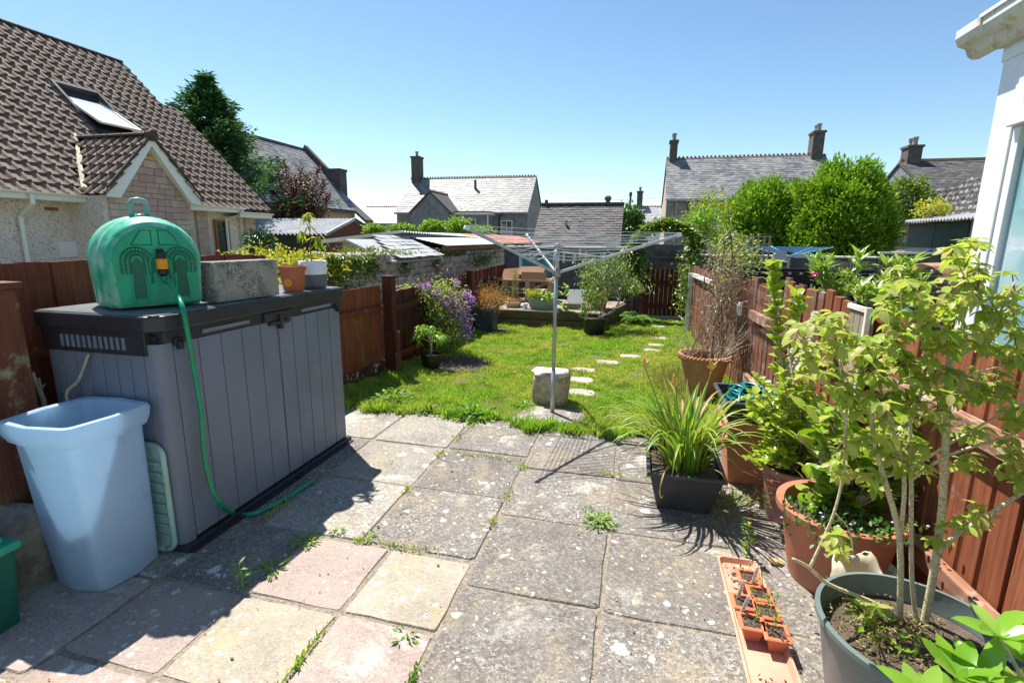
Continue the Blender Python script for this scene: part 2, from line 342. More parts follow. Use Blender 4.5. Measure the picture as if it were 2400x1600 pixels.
for i, (x0, x1, y0, y1, mt) in enumerate(S):
    key = (round(x0, 1), round(y0, 1))
    if key in seen or y1-y0 < .1: continue
    seen.add(key)
    g = .0022; z = [rn(-.003, .005) for _ in range(4)]; b = B(); c = .008; e = [rn(0, .006) for _ in range(8)]
    # outline with worn corners, chamfered edge
    o = [(x0+g+e[0], y0+g+e[1]), (x1-g-e[2], y0+g+e[3]), (x1-g-e[4], y1-g-e[5]), (x0+g+e[6], y1-g-e[7])]
    ring = []
    for k in range(4):
        p, q = V(o[k]), V(o[(k+1) % 4]); d = (q-p)
        for t in (.03, .28, .5, .75, .97):
            nrm = V((d.y, -d.x)).normalized()*rn(-.008, .001); ring.append((p+d*t+nrm, z[k]*(1-t)+z[(k+1) % 4]*t))
    m_ = len(ring); cx, cy = (x0+x1)/2, (y0+y1)/2
    vs = [(p.x, p.y, -.03) for p, zz in ring]+[(p.x, p.y, zz-.006) for p, zz in ring]+[(cx+(p.x-cx)*.986, cy+(p.y-cy)*.986, zz) for p, zz in ring]
    fs = [(a*m_+k, a*m_+(k+1) % m_, (a+1)*m_+(k+1) % m_, (a+1)*m_+k) for a in (0, 1) for k in range(m_)]+[tuple(range(2*m_, 3*m_))]
    b.add(vs, fs); b.obj('paving_slab', M[mt], pav)
# slab by the clothes pole
b = B(); b.prism([(-1.0, 4.0, -.02), (-.38, 4.06, -.02), (-.36, 4.42, -.02), (-.9, 4.40, -.02)], (0, 0, .046)); b.obj('paving_slab', M['slab_grey'], pav)
# gravel at the foot of the fence
b = B(); b.quad((-3.1, .4, -.012), (-2.55, .4, -.012), (-2.55, 2.0, -.012), (-3.1, 2.0, -.012)); struct(b.obj('gravel_bed', M['soil']))
M['pebble'] = plain('pebble', (.3, .24, .17), .8, .4, 9, .1)
n = NT('pebbles'); M['pebbles'] = n.fin(n.ramp(n.island(), [(0, (.38, .32, .24)), (.3, (.16, .12, .09)), (.55, (.45, .38, .26)), (.8, (.25, .15, .1)), (1, (.5, .46, .4))]), .7)
b = B()
for i in range(520):
    x, y = rn(-3.05, -2.5), rn(.9, 1.95)
    s_ = rn(.008, .022); b.rock((x, y, -.006+s_*.2), s_*1.4, s_, s_*.7, .2, 4, 5, i, 2.2)
tag(b.obj('gravel', M['pebbles']), 'brown gravel spread between the blue bin and the fence', 'gravel', kind='stuff')

# lawn
def lawn_edge(x): return 3.95+.07*math.sin(x*3.1)+.04*math.sin(x*9.7)+.03*math.sin(x*17)-.03*x
xs = np.linspace(-2.95, 1.25, 60); lv = [(x, lawn_edge(x), .012) for x in xs]+[(x, 10.75, .012) for x in xs]
b = B(); b.add(lv, [(i, i+1, 60+i+1, 60+i) for i in range(59)]); struct(b.obj('lawn', M['lawn']))
n = NT('grass'); w = n.coord('w')
c = n.ramp(n.island(), [(0, (.15, .38, .02)), (.5, (.30, .57, .04)), (.85, (.42, .57, .07)), (1, (.62, .56, .2))])
c = n.mix(n.ramp(n.noise(w, 1.15, 5, .6), [(.40, 0.), (.62, .7)]), c, (.60, .57, .14))
c = n.mix(n.ramp(n.noise(w, 6, 4, .6), [(.5, 0.), (.66, .6)]), c, (.07, .20, .015)); c = n.mix(n.ramp(n.noise(w, 3.1, 6, .7), [(.60, 0.), (.72, .5)]), c, (.55, .47, .22))
n.fin(c, .6, 0, .25); tr = n.t.nodes.new('ShaderNodeBsdfTranslucent'); n.put(tr.inputs[0], n.mix(1., c, (1, 1, .6), 'MULTIPLY')); ms = n.t.nodes.new('ShaderNodeMixShader'); ms.inputs[0].default_value = .4
n.link(n.b.outputs[0], ms.inputs[1]); n.link(tr.outputs[0], ms.inputs[2]); n.link(ms.outputs[0], n.out.inputs[0]); M['grass'] = n.mat
STEPS = [(G(1080+x/3.675, 500+y/3.675), s) for (x, y), s in (((1700, 980), .9), ((1680, 1028), .8), ((1700, 1080), .95), ((1680, 1140), .8), ((1645, 1187), .8), ((1460, 1240), 1.), ((1260, 1290), 1.05), ((1060, 1357), 1.))]+[(V((-.56, 5.46, 0)), 1.), (V((-.5, 4.98, 0)), 1.)]
BARE = [(-2.1, 5.75, .42), (-.62, 4.22, .26), (-2.3, 8.1, .3)]
def grass_patch(x, y, hh, rnd=NR):
    n_ = len(x); a = rnd.uniform(0, 2*np.pi, n_); lean = rnd.uniform(.1, .9, n_)*hh; wdt = rnd.uniform(.0025, .0055, n_)*(1+.08*y)
    dx, dy = np.cos(a), np.sin(a); px, py = -dy, dx; z0 = .008
    v0 = np.stack([x-px*wdt, y-py*wdt, np.full(n_, z0)], 1); v1 = np.stack([x+px*wdt, y+py*wdt, np.full(n_, z0)], 1)
    tx, ty = x+dx*lean, y+dy*lean; zt = z0+hh
    v2 = np.stack([tx+px*wdt*.25, ty+py*wdt*.25, zt], 1); v3 = np.stack([tx-px*wdt*.25, ty-py*wdt*.25, zt], 1)
    vs = np.stack([v0, v1, v2, v3], 1).reshape(-1, 3); return vs
N_ = 250000
gx = NR.uniform(-2.9, 1.2, N_); gy = 3.8+NR.power(.75, N_)*0; gy = 3.85+(NR.uniform(0, 1, N_)**1.35)*6.8
keep = gy > 3.95+.07*np.sin(gx*3.1)+.04*np.sin(gx*9.7)+.03*np.sin(gx*17)-.03*gx-NR.exponential(.03, N_)
keep &= gx < 1.1+(6-gy)*.06+.05
for p, s_ in STEPS: keep &= ~((np.abs(gx-p.x+NR.normal(0, .01, N_)) < .14*s_) & (np.abs(gy-p.y+NR.normal(0, .01, N_)) < .11*s_))
for (x, y, r) in BARE: keep &= ~(((gx-x)**2+(gy-y)**2) < (r*NR.uniform(.8, 1.05, N_))**2)
keep &= ~((gx > -2.5) & (gx < -.55) & (gy > 8.7)); gx, gy = gx[keep], gy[keep]
edge = np.exp(-np.minimum(np.minimum(np.abs(gx+2.75), np.abs(gy-8.65)*1.5), 3)/.18)
hh = NR.uniform(.014, .034, len(gx))*(1+1.6*edge)*(1+.5*np.sin(gx*5+1)*np.sin(gy*4)+.45*np.sin(gx*13+gy*5)*np.sin(gy*11-gx*3))+.002
vs = grass_patch(gx, gy, hh); gobj = npmesh('grass', vs, 4, np.arange(len(vs)), M['grass'], kind='stuff'); tag(gobj, 'short sunlit green lawn grass with yellowed patches', 'grass')
# paler tufts sprouting over the patio edge and in slab joints
px_, py_, ph_ = [], [], []
for i in range(70):
    x = rn(-2.7, 1.0); y = lawn_edge(x)-rn(-.04, .07); k = RND.randrange(15, 60); px_ += [x+RND.gauss(0, .03) for _ in range(k)]; py_ += [y+RND.gauss(0, .02) for _ in range(k)]; ph_ += [rn(.03, .1) for _ in range(k)]
for (x, y, sx, sy, k) in ((-.70, 1.37, .008, .05, 150), (-.69, 1.22, .01, .04, 110), (-1.137, 1.36, .008, .06, 160), (-1.137, 1.5, .006, .03, 40), (-1.32, 2.1, .03, .01, 60), (-1.0, 2.1, .04, .01, 60), (-1.15, 2.1, .04, .01, 60), (-.7, 2.75, .01, .05, 60), (-.7, 3.15, .02, .02, 60), (-.7, 2.45, .01, .02, 50),
                           (-1.32, 3.2, .02, .02, 70), (-1.3, 3.5, .01, .05, 60), (-1.1, 3.25, .07, .01, 80), (-.1, 3.2, .05, .01, 70), (.2, 3.18, .1, .02, 80), (-1.32, 2.66, .02, .03, 70), (-.9, 3.24, .06, .01, 60), (-1.95, 2.25, .01, .05, 60), (.68, 3.05, .12, .05, 320), (.9, 3.1, .1, .05, 200), (-1.3, 3.85, .03, .06, 120)):
    k = int(k*.6); px_ += [RND.gauss(x, sx) for _ in range(k)]; py_ += [RND.gauss(y, sy) for _ in range(k)]; ph_ += [rn(.006, .024) for _ in range(k)]
vs = grass_patch(np.array(px_), np.array(py_), np.array(ph_)); o = npmesh('joint_grass', vs, 4, np.arange(len(vs)), M['grass'], kind='stuff'); tag(o, 'tufts of grass and moss growing in the paving joints', 'grass')
M['step'] = slabmat('stepping_slab', (.36, .33, .28), (.18, .16, .13), (.6, .56, .5))
wh = ['farthest of the line, nearest the gate', 'second from the gate', 'third from the gate, broad and pale', 'fourth from the gate, half in shade and overgrown', 'fifth from the gate, small', 'sixth from the gate, beside orange moss', 'seventh from the gate', 'eighth from the gate, third from the concrete block', 'partly hidden behind the top of the concrete block', 'nearest of the line, beside the concrete block']
for (p, s_), wl in zip(STEPS, wh):
    b = B(); pts = []
    for k in range(10):
        a = 2*math.pi*(k+.5)/10; q = (abs(math.cos(a))**4+abs(math.sin(a))**4)**-.25; pts.append((p.x+math.cos(a)*q*.15*s_*rn(.9, 1.08), p.y+math.sin(a)*q*.12*s_*rn(.9, 1.08), .0))
    b.prism(pts, (0, 0, .016)); tag(b.obj('stepping_stone', M['step'], bevel=.004), 'pale stepping stone in the lawn, '+wl, 'stepping stone', 'stepping stones across the lawn')
# crumbs of grit and small stones lying on the paving
b = B()
for i in range(260):
    x = rn(-2.0, .6); y = rn(.95, 3.8)
    if RND.random() < .6: x = RND.choice([-1.94, -1.6, -1.32, -1.137, -.698, -.07])+RND.gauss(0, .025)
    s_ = rn(.003, .008) if i > 14 else rn(.009, .015); b.rock((x, y, .004+s_*.3), s_*1.5, s_, s_*.8, .2, 4, 5, i, 2.2)
tag(b.obj('grit', M['pebbles']), 'small stones and grit scattered along the paving joints', 'grit', kind='stuff')
# weeds
M['weed'] = leafmat('weed_leaf', (.13, .30, .03), (.25, .42, .06), (.34, .44, .1), .35)
M['stem'] = plain('green_stem', (.2, .27, .08), .6, .2)
def weed(p, r, n_, label, h=.04, L=.03, upright=False, flower=None):
    p = V(p); t = thing('weed', label, 'weed', p, 'weeds growing out of the paving'); P = []; Dd = []
    if upright:
        b = B(); top = p+V((rn(-.02, .02), rn(-.02, .02), h)); b.tube([p, (p+top)/2+V((.006, 0, 0)), top], [.003, .002, .001], 5); b.obj('stem', M['stem'], t)
        for k in range(n_): a = rn(0, 6.28); P.append(p.lerp(top, k/n_)); Dd.append((math.cos(a), math.sin(a), .5))
    else:
        for k in range(n_):
            a = rn(0, 6.28); q = rn(0, r); P.append(p+V((math.cos(a)*q, math.sin(a)*q, rn(0, h)*(1-q/r*.6)))); Dd.append((math.cos(a), math.sin(a), rn(.1, .8)))
    leafcloud('leaves', P, Dd, L, L*.36, M['weed'], t, droop=.25)
    if flower: b = B(); b.lathe([(.002, 0), (.009, .004), (.006, .008)], 8, top); b.obj('flower', M['yellow'], t)
    return t
M['yellow'] = plain('yellow_petal', (.75, .55, .05), .6, .1)
M['orange'] = plain('orange_petal', (.8, .22, .03), .6, .15)
weed(G(1405, 1225), .09, 170, 'leafy chickweed clump with pale centre growing in the middle of the patio')
weed(G(1378, 1192), .03, 25, 'tiny weed sprouting just beyond the leafy clump on the patio', .02, .02)
weed(G(*(880*0+570, 1380)), .02, 16, 'thin upright weed at the corner where pink and buff slabs meet', .13, .045, True)
weed(G(640, 1335), .07, 34, 'spreading narrow-leaved weed beside the pink slab in the sun', .02, .038)
weed(G(715, 1272), .07, 80, 'small bright green weed clump on the shadow edge by the pink slab', .03, .028)
weed(G(952, 1488), .045, 16, 'small star-shaped weed between two sunlit small slabs', .01, .034)
weed(G(790, 1248), .03, 26, 'small weed tuft at the far corner of the pink slab', .02, .025)
weed(G(860, 1262), .05, 30, 'flat dusty weed in the joint beyond the buff slab', .015, .028)
weed(G(925, 940), .17, 150, 'pale broad-leaved weed at the lawn edge nearest the dark cabinet', .12, .07)
weed(G(1110, 975), .16, 170, 'dark green dock clump at the lawn edge in the middle', .08, .08)
weed(G(1232, 955), .12, 100, 'low leafy weed at the lawn edge beside the concrete block', .05, .05)
weed(G(1005, 965), .12, 110, 'low leafy weed at the lawn edge between the pale one and the dock', .06, .05)
weed(G(1640+270/2.45, 960+860/2.45), .02, 30, 'tall thin weed with one yellow flower beside the terracotta seed tray', .20, .045, True, True)
for u, v in ((1495, 858), (1548, 870)):
    pass
for (u, v, l) in ((1206, 882, 'farther of two orange hawkweed flowers beyond the concrete block'), (1221, 890, 'nearer of two orange hawkweed flowers beyond the concrete block'), (1393, 893, 'orange hawkweed flower right of the clothes pole'), (1485, 864, 'single orange flower in the lawn near the rope-rimmed pot'), (1377, 912, 'low orange flower in the grass beside the concrete block'), (1006, 902, 'small yellow flower in the lawn near the dark pot')):
    p = G(u, v+10); t = thing('lawn_flower', l, 'flower', p, 'flowers in the lawn'); b = B(); b.tube([p, p+V((0, 0, .1))], .002, 5); b.obj('stem', M['stem'], t)
    b = B(); b.lathe([(.003, 0), (.016, .004), (.006, .012)], 8, p+V((0, 0, .1))); b.obj('petals', M['yellow' if 'yellow' in l else 'orange'], t)
# ------------------------------------------------------------------ left fence
M['red_wood'] = woodmat('red_fence_wood', (.21, .05, .028), (.34, .095, .05), (.30, .27, .22), (.68, .85), moss=None)
M['red_wood_moss'] = woodmat('red_fence_wood_mossy', (.22, .05, .025), (.36, .11, .05), (.33, .30, .2), (.66, .84), moss=(.22, .2, .04), streak=(.42, .3, .2))
M['red_wood_dark'] = woodmat('dark_red_wood', (.10, .022, .014), (.17, .045, .025), (.22, .2, .17), (.7, .85))
M['red_rail'] = woodmat('red_rail_wood', (.16, .035, .018), (.26, .07, .035), (.4, .36, .3), (.6, .78), axis='y')
M['peel'] = woodmat('peeling_gravel_board', (.09, .03, .02), (.16, .06, .04), (.55, .5, .4), (.56, .6), axis='y', moss=(.12, .12, .04))
M['old_wood'] = woodmat('weathered_bare_wood', (.3, .25, .18), (.5, .43, .33), (.5, .48, .44), (.55, .75))
M['post_old'] = woodmat('flaking_post', (.16, .05, .03), (.24, .085, .05), (.42, .38, .22), (.55, .66), moss=(.25, .22, .1), scale=.6)
def board_fence(name, label, a, b_, z0, z1, w, mat, th=.016, gap=0., face=1, jit=.006, rails=(), railmat=None, railside=1, zfun=None, group=None, overlap=True, feather=False):
    a, b_ = V(a), V(b_); d = (b_-a); L = d.length; d.normalize(); nrm = V((d.y, -d.x, 0))*face
    t = thing(name, label, 'fence', (a+b_)/2, group); k = int(L/(w+gap))
    for i in range(k):
        s0 = i*(w+gap)+rn(-.002, .002); s1 = s0+w*(1.12 if overlap else 1); zt = (zfun(s0/L) if zfun else z1)+rn(-jit, jit); off = (th*.9 if overlap and i % 2 else 0)
        p, q = a+d*s0+nrm*off, a+d*s1+nrm*off; e = nrm*th; tl = rn(-.004, .004)
        B().hexa([(p.x, p.y, z0), (q.x, q.y, z0), (q.x+e.x, q.y+e.y, z0), (p.x+e.x, p.y+e.y, z0), (p.x, p.y, zt+tl), (q.x, q.y, zt-tl), (q.x+e.x, q.y+e.y, zt-tl), (p.x+e.x, p.y+e.y, zt+tl)]).obj('board', mat if not isinstance(mat, list) else RND.choice(mat), t)
    for rz in rails:
        o = nrm*(th*2+.02)*railside; B().bar(V((a.x, a.y, rz))+o, V((b_.x, b_.y, rz))+o, .04, .07).obj('rail', railmat or M['red_rail'], t)
    return t
LX = lambda y: -3.0+(y-3.4)*.09 if y > 3.4 else -3.0      # line of the left fence
t = board_fence('garden_fence', 'tall dark red board fence behind the grey storage cabinet', (-3.0, 3.46, 0), (-3.0, .3, 0), 0, 1.41, .145, M['red_wood'], face=-1, rails=(.32, .98), overlap=True)
B().box(-3.05, -2.95, 3.46, 3.54, 0, 1.40).obj('post', M['red_wood'], t)
t = board_fence('garden_fence', 'red fence panel with peeling gravel board between the cabinet and the thick post', (-2.79, 5.09, 0), (-2.93, 3.54, 0), .17, 1.03, .17, M['red_wood_moss'], face=-1, th=.012, overlap=False, gap=.001, rails=(), jit=.002)
B().bar((-2.765, 5.09, .78), (-2.905, 3.54, .80), .05, .05).obj('rail', M['red_rail'], t)
B().bar((-2.77, 5.09, .09), (-2.91, 3.54, .09), .04, .17).obj('gravel_board', M['peel'], t)
t = thing('fence_post', 'thick square dark red post standing above the low fence', 'post', (-2.7, 5.14, 0))
B().box(-2.755, -2.64, 5.09, 5.2, 0, 1.11).obj('post', M['red_wood_dark'], t, bevel=.004); B().box(-2.762, -2.633, 5.083, 5.207, 1.11, 1.135).obj('cap', M['red_wood_dark'], t, bevel=.003)
B().box(-2.632, -2.585, 5.10, 5.15, 0, .52).obj('spur', M['post_old'], t, bevel=.004)
t = board_fence('garden_fence', 'low red fence panel behind the purple flowering shrub', (-2.76, 7.95, 0), (-2.74, 5.21, 0), 0, .95, .15, M['red_wood_dark'], face=-1, rails=(.75, .2), zfun=lambda s: .97-.03*s)
B().box(-2.70, -2.67, 6.5, 6.62, .4, .96).obj('repair_board', M['old_wood'], t)
t = board_fence('garden_fence', 'farthest dark red fence panel on the left, behind the heather planter', (-2.78, 10.6, 0), (-2.76, 8.02, 0), 0, 1.0, .12, [M['red_wood_dark'], M['red_wood']], face=-1, rails=(.72, .2), zfun=lambda s: 1.0+.02*(1-s))
B().box(-2.76, -2.67, 7.96, 8.03, 0, 1.03).obj('post', M['red_wood_dark'], t)
t = thing('fence_post', 'broad weathered post with flaking red paint at the left edge', 'post', (-2.85, 1.58, 0))
B().box(-2.95, -2.72, 1.45, 1.67, 0, 1.31).obj('post', M['post_old'], t, bevel=.006); B().box(-2.965, -2.705, 1.435, 1.685, 1.31, 1.34).obj('cap', M['post_old'], t, bevel=.004)

# ------------------------------------------------------------------ storage cabinet
def grainplastic(name, c, rough=.5):
    n = NT(name); a = n.noise(n.offs(n.coord('o', (30, 30, 3))), 1, 6, .6, .8); n.bump(a, .35, .0025)
    col = n.mix(n.ramp(n.noise(n.offs(n.coord('o')), 3, 6), [(.35, 0.), (.75, .5)]), c, mul(c, 1.5))
    col = n.mix(n.ramp(n.noise(n.offs(n.coord('o')), 45, 2), [(.74, 0.), (.76, .5)]), col, (.4, .4, .38))
    return n.fin(col, n.ramp(a, [(.3, rough*.8), (.7, rough*1.2)]))
M['cab'] = grainplastic('cabinet_grey_plastic', (.155, .175, .225)); M['cab_dark'] = plain('cabinet_dark_plastic', (.024, .026, .033), .42, .25, 8, .3, 300, .001)
M['cab_lid_glare'] = plain('lid_glare_plastic', (.17, .175, .18), .3, .3, 5, .5, 400, .001, dirt=(.2, .19, .17), dirt_amt=(.5, .8))  # lighter grey paints sun glare onto the top of the dark lid
cx0, cx1, cy0, cy1, ch = -2.80, -2.12, 1.80, 3.27, 1.2
cab = thing('storage_cabinet', 'grey plastic garden storage cabinet with double doors and dark lid', 'storage cabinet', (-2.46, 2.53, 0))
B().box(cx0+.02, cx1-.03, cy0+.02, cy1-.02, .03, 1.09).obj('body', M['cab_dark'], cab)
b = B(); b.box(cx0-.01, cx1+.025, cy0-.01, cy1+.02, .0, .035); b.obj('base', M['cab_dark'], cab, bevel=.004)
def planks(y0, y1, n_, x, z0, z1, name, mat):
    b = B(); w = (y1-y0)/n_
    for i in range(n_):
        b.box(x-.02, x, y0+i*w+.003, y0+(i+1)*w-.003, z0, z1)
    b.box(x-.025, x-.005, y0, y1, z0, z1)
    return b.obj(name, mat, cab, bevel=.0015)
ymid = 2.60
planks(cy0+.075, ymid-.004, 5, cx1, .045, 1.05, 'door', M['cab']); planks(ymid+.004, cy1-.01, 5, cx1, .045, 1.05, 'door', M['cab'])
b = B()   # side wall facing the camera, planks along x
w = (cx1-.09-cx0)/7
for i in range(7): b.box(cx0+i*w+.003, cx0+(i+1)*w-.003, cy0, cy0+.02, .04, 1.0)
b.box(cx0, cx1-.09, cy0+.005, cy0+.025, .04, 1.0); b.obj('side_panel', M['cab'], cab, bevel=.0015)
b = B(); pr = []
for k in range(7):
    a = math.radians(-90+90*k/6); pr.append((cx1-.05+math.cos(a)*.052, cy0+.048+math.sin(a)*.05, .035))
pr = [(cx1-.085, cy0-.002, .035)]+pr+[(cx1+.002, cy0+.07, .035), (cx1-.085, cy0+.07, .035)]
b.prism(pr, (0, 0, 1.02)); b.obj('corner_post', M['cab'], cab, smooth=False)
# collar with vent slots on the side
b = B(); b.box(cx0-.012, cx1-.06, cy0-.012, cy0+.03, 1.0, 1.115)
for k in range(7):
    pass
b.obj('collar', M['cab_dark'], cab, bevel=.004)
b = B(); b.box(cx0-.012, cx1+.006, cy0+.03, cy1+.006, 1.055, 1.115); b.obj('collar', M['cab_dark'], cab, bevel=.004)
for k in range(12):
    x = cx0+.12+k*.034; B().box(x, x+.014, cy0-.02, cy0-.012, 1.025, 1.085).obj('vent_slat', M['cab'], cab, bevel=.001)
b = B()   # lid with raised rim
b.prism([(cx0-.03, cy0-.03+.02, 1.115), (cx0-.01, cy0-.03, 1.115), (cx1-.03, cy0-.03, 1.115), (cx1+.025, cy0+.03, 1.115), (cx1+.025, cy1+.02, 1.115), (cx0-.03, cy1+.02, 1.115)], (0, 0, .075)); lid = b.obj('lid', M['cab_dark'], cab, bevel=.008)
B().box(cx0-.015, cx1+.008, cy0-.012, cy1+.004, 1.1895, 1.1945).obj('lid_glare_panel', M['cab_lid_glare'], lid, bevel=.003)
for y in (1.90, 3.22): b = B(); b.box(cx1+.002, cx1+.02, y-.025, y+.025, 1.04, 1.075); b.box(cx1+.006, cx1+.03, y-.012, y+.012, 1.02, 1.06); b.obj('hinge', M['cab_dark'], cab, bevel=.002)
b = B(); b.box(cx1+.002, cx1+.022, ymid-.13, ymid+.13, 1.055, 1.105); b.box(cx1+.004, cx1+.03, ymid-.09, ymid+.09, 1.03, 1.05); b.box(cx1+.004, cx1+.036, ymid-.012, ymid+.012, 1.0, 1.09); b.obj('latch', M['cab_dark'], cab, bevel=.003)
for y in (2.2, 2.98): B().box(cx1+.004, cx1+.014, y-.16, y+.16, 1.07, 1.09).obj('grip', M['cab'], cab, bevel=.002)
B().box(cx1+.026, cx1+.05, cy0-.0, cy1-.66, .0, .012).obj('ramp', M['cab_dark'], cab)
B().box(cx1+.026, cx1+.05, cy1-.64, cy1-.0, .0, .012).obj('ramp', M['cab_dark'], cab)
Z = ch

# ------------------------------------------------------------------ green water tank with hose
n = NT('green_tank_plastic'); co = n.coord('w')
c = n.mix(n.ramp(n.noise(co, 7, 7, .65, .4), [(.42, 0.), (.62, .8)]), (.015, .38, .22), (.32, .62, .48)); c = n.mix(n.ramp(n.noise(co, 16, 6, .7), [(.6, 0.), (.72, .5)]), c, (.35, .5, .42))
n.bump(n.noise(co, 30, 4), .2, .003); M['tank'] = n.fin(c, .38)
M['tank_face'] = plain('green_tank_face', (.008, .33, .17), .4, .3, 6, .25, 30, .003, dirt=(.3, .38, .28), dirt_amt=(.6, .8))
M['tank_shade'] = plain('green_tank_shading', (.006, .13, .07), .42, .2, 8, .2)  # darker green paints shading into the grilles, ribs and leg plates
ta = V((-2.375, 1.845, Z)); tb = V((-2.215, 2.165, Z)); fd = (tb-ta).normalized(); nd = V((fd.y, -fd.x, 0)); fc = (ta+tb)/2; FWd = .40; FH = .43
def dprof(s, n_=22, sq=1.0):     # D outline: flat bottom, straight lower sides, arched top ; (across, up)
    w = FWd/2*s; h = FH*s; base = (1-s)*FH*.45; pts = [(-w*.9, base+.0), (w*.9, base+.0), (w*.97, base+.02)]
    r0 = .16
    for k in range(n_+1):
        a = math.pi*k/n_; pts.append((w*1.04*math.cos(a)*(1 if abs(math.cos(a)) < .99 else .985), base+h*.5+(h*.5)*math.sin(a)**.9))
    pts.append((-w*.97, base+.02)); return pts
tank = thing('water_tank', 'green moulded plastic water tank with grey handle lying on the cabinet lid', 'water tank', fc)
b = B(); secs = [(.0, .90), (.012, .955), (.03, .975), (.052, .96), (.07, 1.03), (.10, 1.05), (.112, .985), (.138, .985), (.15, 1.06), (.20, 1.075), (.245, 1.07), (.258, .99), (.284, .99), (.295, 1.05), (.34, 1.02), (.38, .93), (.40, .82)]
pf = [dprof(s) for _, s in secs]; k = len(pf[0]); vs = []
for (dd, s), p in zip(secs, pf):
    for (a, h) in p: vs.append(fc-nd*dd+fd*a+V((0, 0, max(h, .002))))
fs = [(i*k+j, (i+1)*k+j, (i+1)*k+(j+1) % k, i*k+(j+1) % k) for i in range(len(secs)-1) for j in range(k)]+[tuple(range(k)), tuple(range((len(secs)-1)*k, len(secs)*k))[::-1]]
b.add(vs, fs); o = b.obj('shell', M['tank'], tank, smooth=True)
def onface(a, h, d=0.): return fc+fd*a+V((0, 0, h))+nd*d
# front face plate, legs painted dark as shaded recesses, arched ribs
b = B(); pp = [(a*.86, .02+h*.86) for a, h in dprof(1.0)]; b.prism([onface(a, h, .001) for a, h in pp], nd*.008); b.obj('face_plate', M['tank_face'], tank, bevel=.003)
def arch(cx, zb, r, wdt, leg, n_=12): # polyline
    return [(cx-r, zb)]+[(cx-r*math.cos(math.pi*k/n_), zb+leg+r*math.sin(math.pi*k/n_)) for k in range(n_+1)]+[(cx+r, zb)]
for cx in (-.085, .095):
    b = B(); 
    for r in (.064, .046, .028): b.tube([onface(a, h, .012) for a, h in arch(cx, .17, r, 0, .06)], .003, 5)
    for k in range(13):
        a = math.pi*k/12; b.tube([onface(cx-.028*math.cos(a), .23+.028*math.sin(a), .011), onface(cx-.062*math.cos(a), .23+.062*math.sin(a), .011)], .0016, 4)
    for sg in (-1, 1):
        for z_ in (.17, .19, .21): b.tube([onface(cx+sg*.028, z_, .011), onface(cx+sg*.062, z_, .011)], .0016, 4)
    b.obj('grille', M['tank_shade'], tank)
    b = B(); b.prism([onface(cx-.022, .05, .009), onface(cx+.022, .05, .009), onface(cx+.022, .22, .009), onface(cx, .245, .009), onface(cx-.022, .22, .009)], nd*.004); b.obj('shade_plate', M['tank_shade'], tank)
    for sg in (-1, 1): B().bar(onface(cx+sg*.03, .03, .012), onface(cx+sg*.026, .17, .012), .009, .008).obj('rib', M['tank_face'], tank, bevel=.002)
for (a0, a1) in ((-.10, -.015), (.015, .10)):
    b = B(); q = [(a0, .305), (a1, .305), (a1, .375), (a0*.5+a1*.5, .372), (a0 if a0 > 0 else a0*.75, .345)]
    if a0 > 0: q = [(a0, .305), (a1, .305), (a1*.8, .345), (a0*.5+a1*.5, .372), (a0, .375)]
    b.tube([onface(a, h, .009) for a, h in q+[q[0]]], .0028, 5); b.obj('rib', M['tank_shade'], tank, smooth=True)
b = B(); b.tube([onface(a, h, .010) for a, h in arch(.008, .12, .04, 0, .10)], .006, 6); b.obj('arch', M['tank_face'], tank, smooth=True)
for (a, h, d_) in ((-.19, .30, -.09), (-.195, .16, -.14)):
    B().lathe([(.006, -.003), (.006, .003)], 10, onface(a, h, d_)).obj('bolt', M['cab_dark'], tank)
M['handle'] = plain('grey_green_handle', (.22, .33, .31), .35, .2, 10, .1)
hp = fc-nd*.19+V((0, 0, FH*1.03)); b = B()
pl = [hp+fd*a+V((0, 0, h)) for a, h in ((-.034, -.02), (-.034, .06), (-.024, .078), (.0, .082), (.024, .078), (.034, .06), (.034, -.02))]; b.tube(pl, .013, 10)
b.lathe([(.045, -.03), (.045, -.005), (.02, .012)], 18, hp); b.obj('handle', M['handle'], tank, smooth=True)
M['black'] = plain('black_plastic', (.012, .012, .013), .4, .3, 8, .1); M['amber'] = plain('amber_collar', (.8, .30, .01), .4, .1); M['white'] = plain('white_plastic', (.78, .79, .8), .35, .05, 6, .05, dirt=(.45, .43, .38), dirt_amt=(.68, .9))
M['hose'] = plain('green_hose', (.005, .27, .12), .3, .2, 20, .15, 300, .001)
hc = onface(.012, .215, .03)
hose = thing('garden_hose', 'bright green hose from the tank down the cabinet to the paving', 'hose', (-2.08, 2.2, 0))
P = [hc+V((0, 0, -.05)), hc+V((.01, .0, -.09)), Xp(398, 672, -2.19)+V((0, 0, .03)), Xp(418, 700, -2.14)+V((0, 0, .012)), Xp(428, 722, -2.085), Xp(438, 770, -2.068), Xp(452, 850, -2.085), Xp(470, 960, -2.085), Xp(478, 1060, -2.085), Xp(492, 1130, -2.07), Xp(515, 1178, -2.05), G(550, 1203, .02), G(600, 1201, .016), G(660, 1173, .014), G(737, 1124, .012)]
def smooth_pts(P, k=5):
    out = []; P = [P[0]]+list(P)+[P[-1]]
    for i in range(1, len(P)-2):
        for j in range(k):
            t = j/k; a, b_, c_, d_ = P[i-1], P[i], P[i+1], P[i+2]
            out.append(.5*((2*b_)+(c_-a)*t+(2*a-5*b_+4*c_-d_)*t*t+(3*b_-a-3*c_+d_)*t**3))
    out.append(P[-2]); return out
B().tube(smooth_pts(P), .0115, 10).obj('hose', M['hose'], hose, smooth=True)
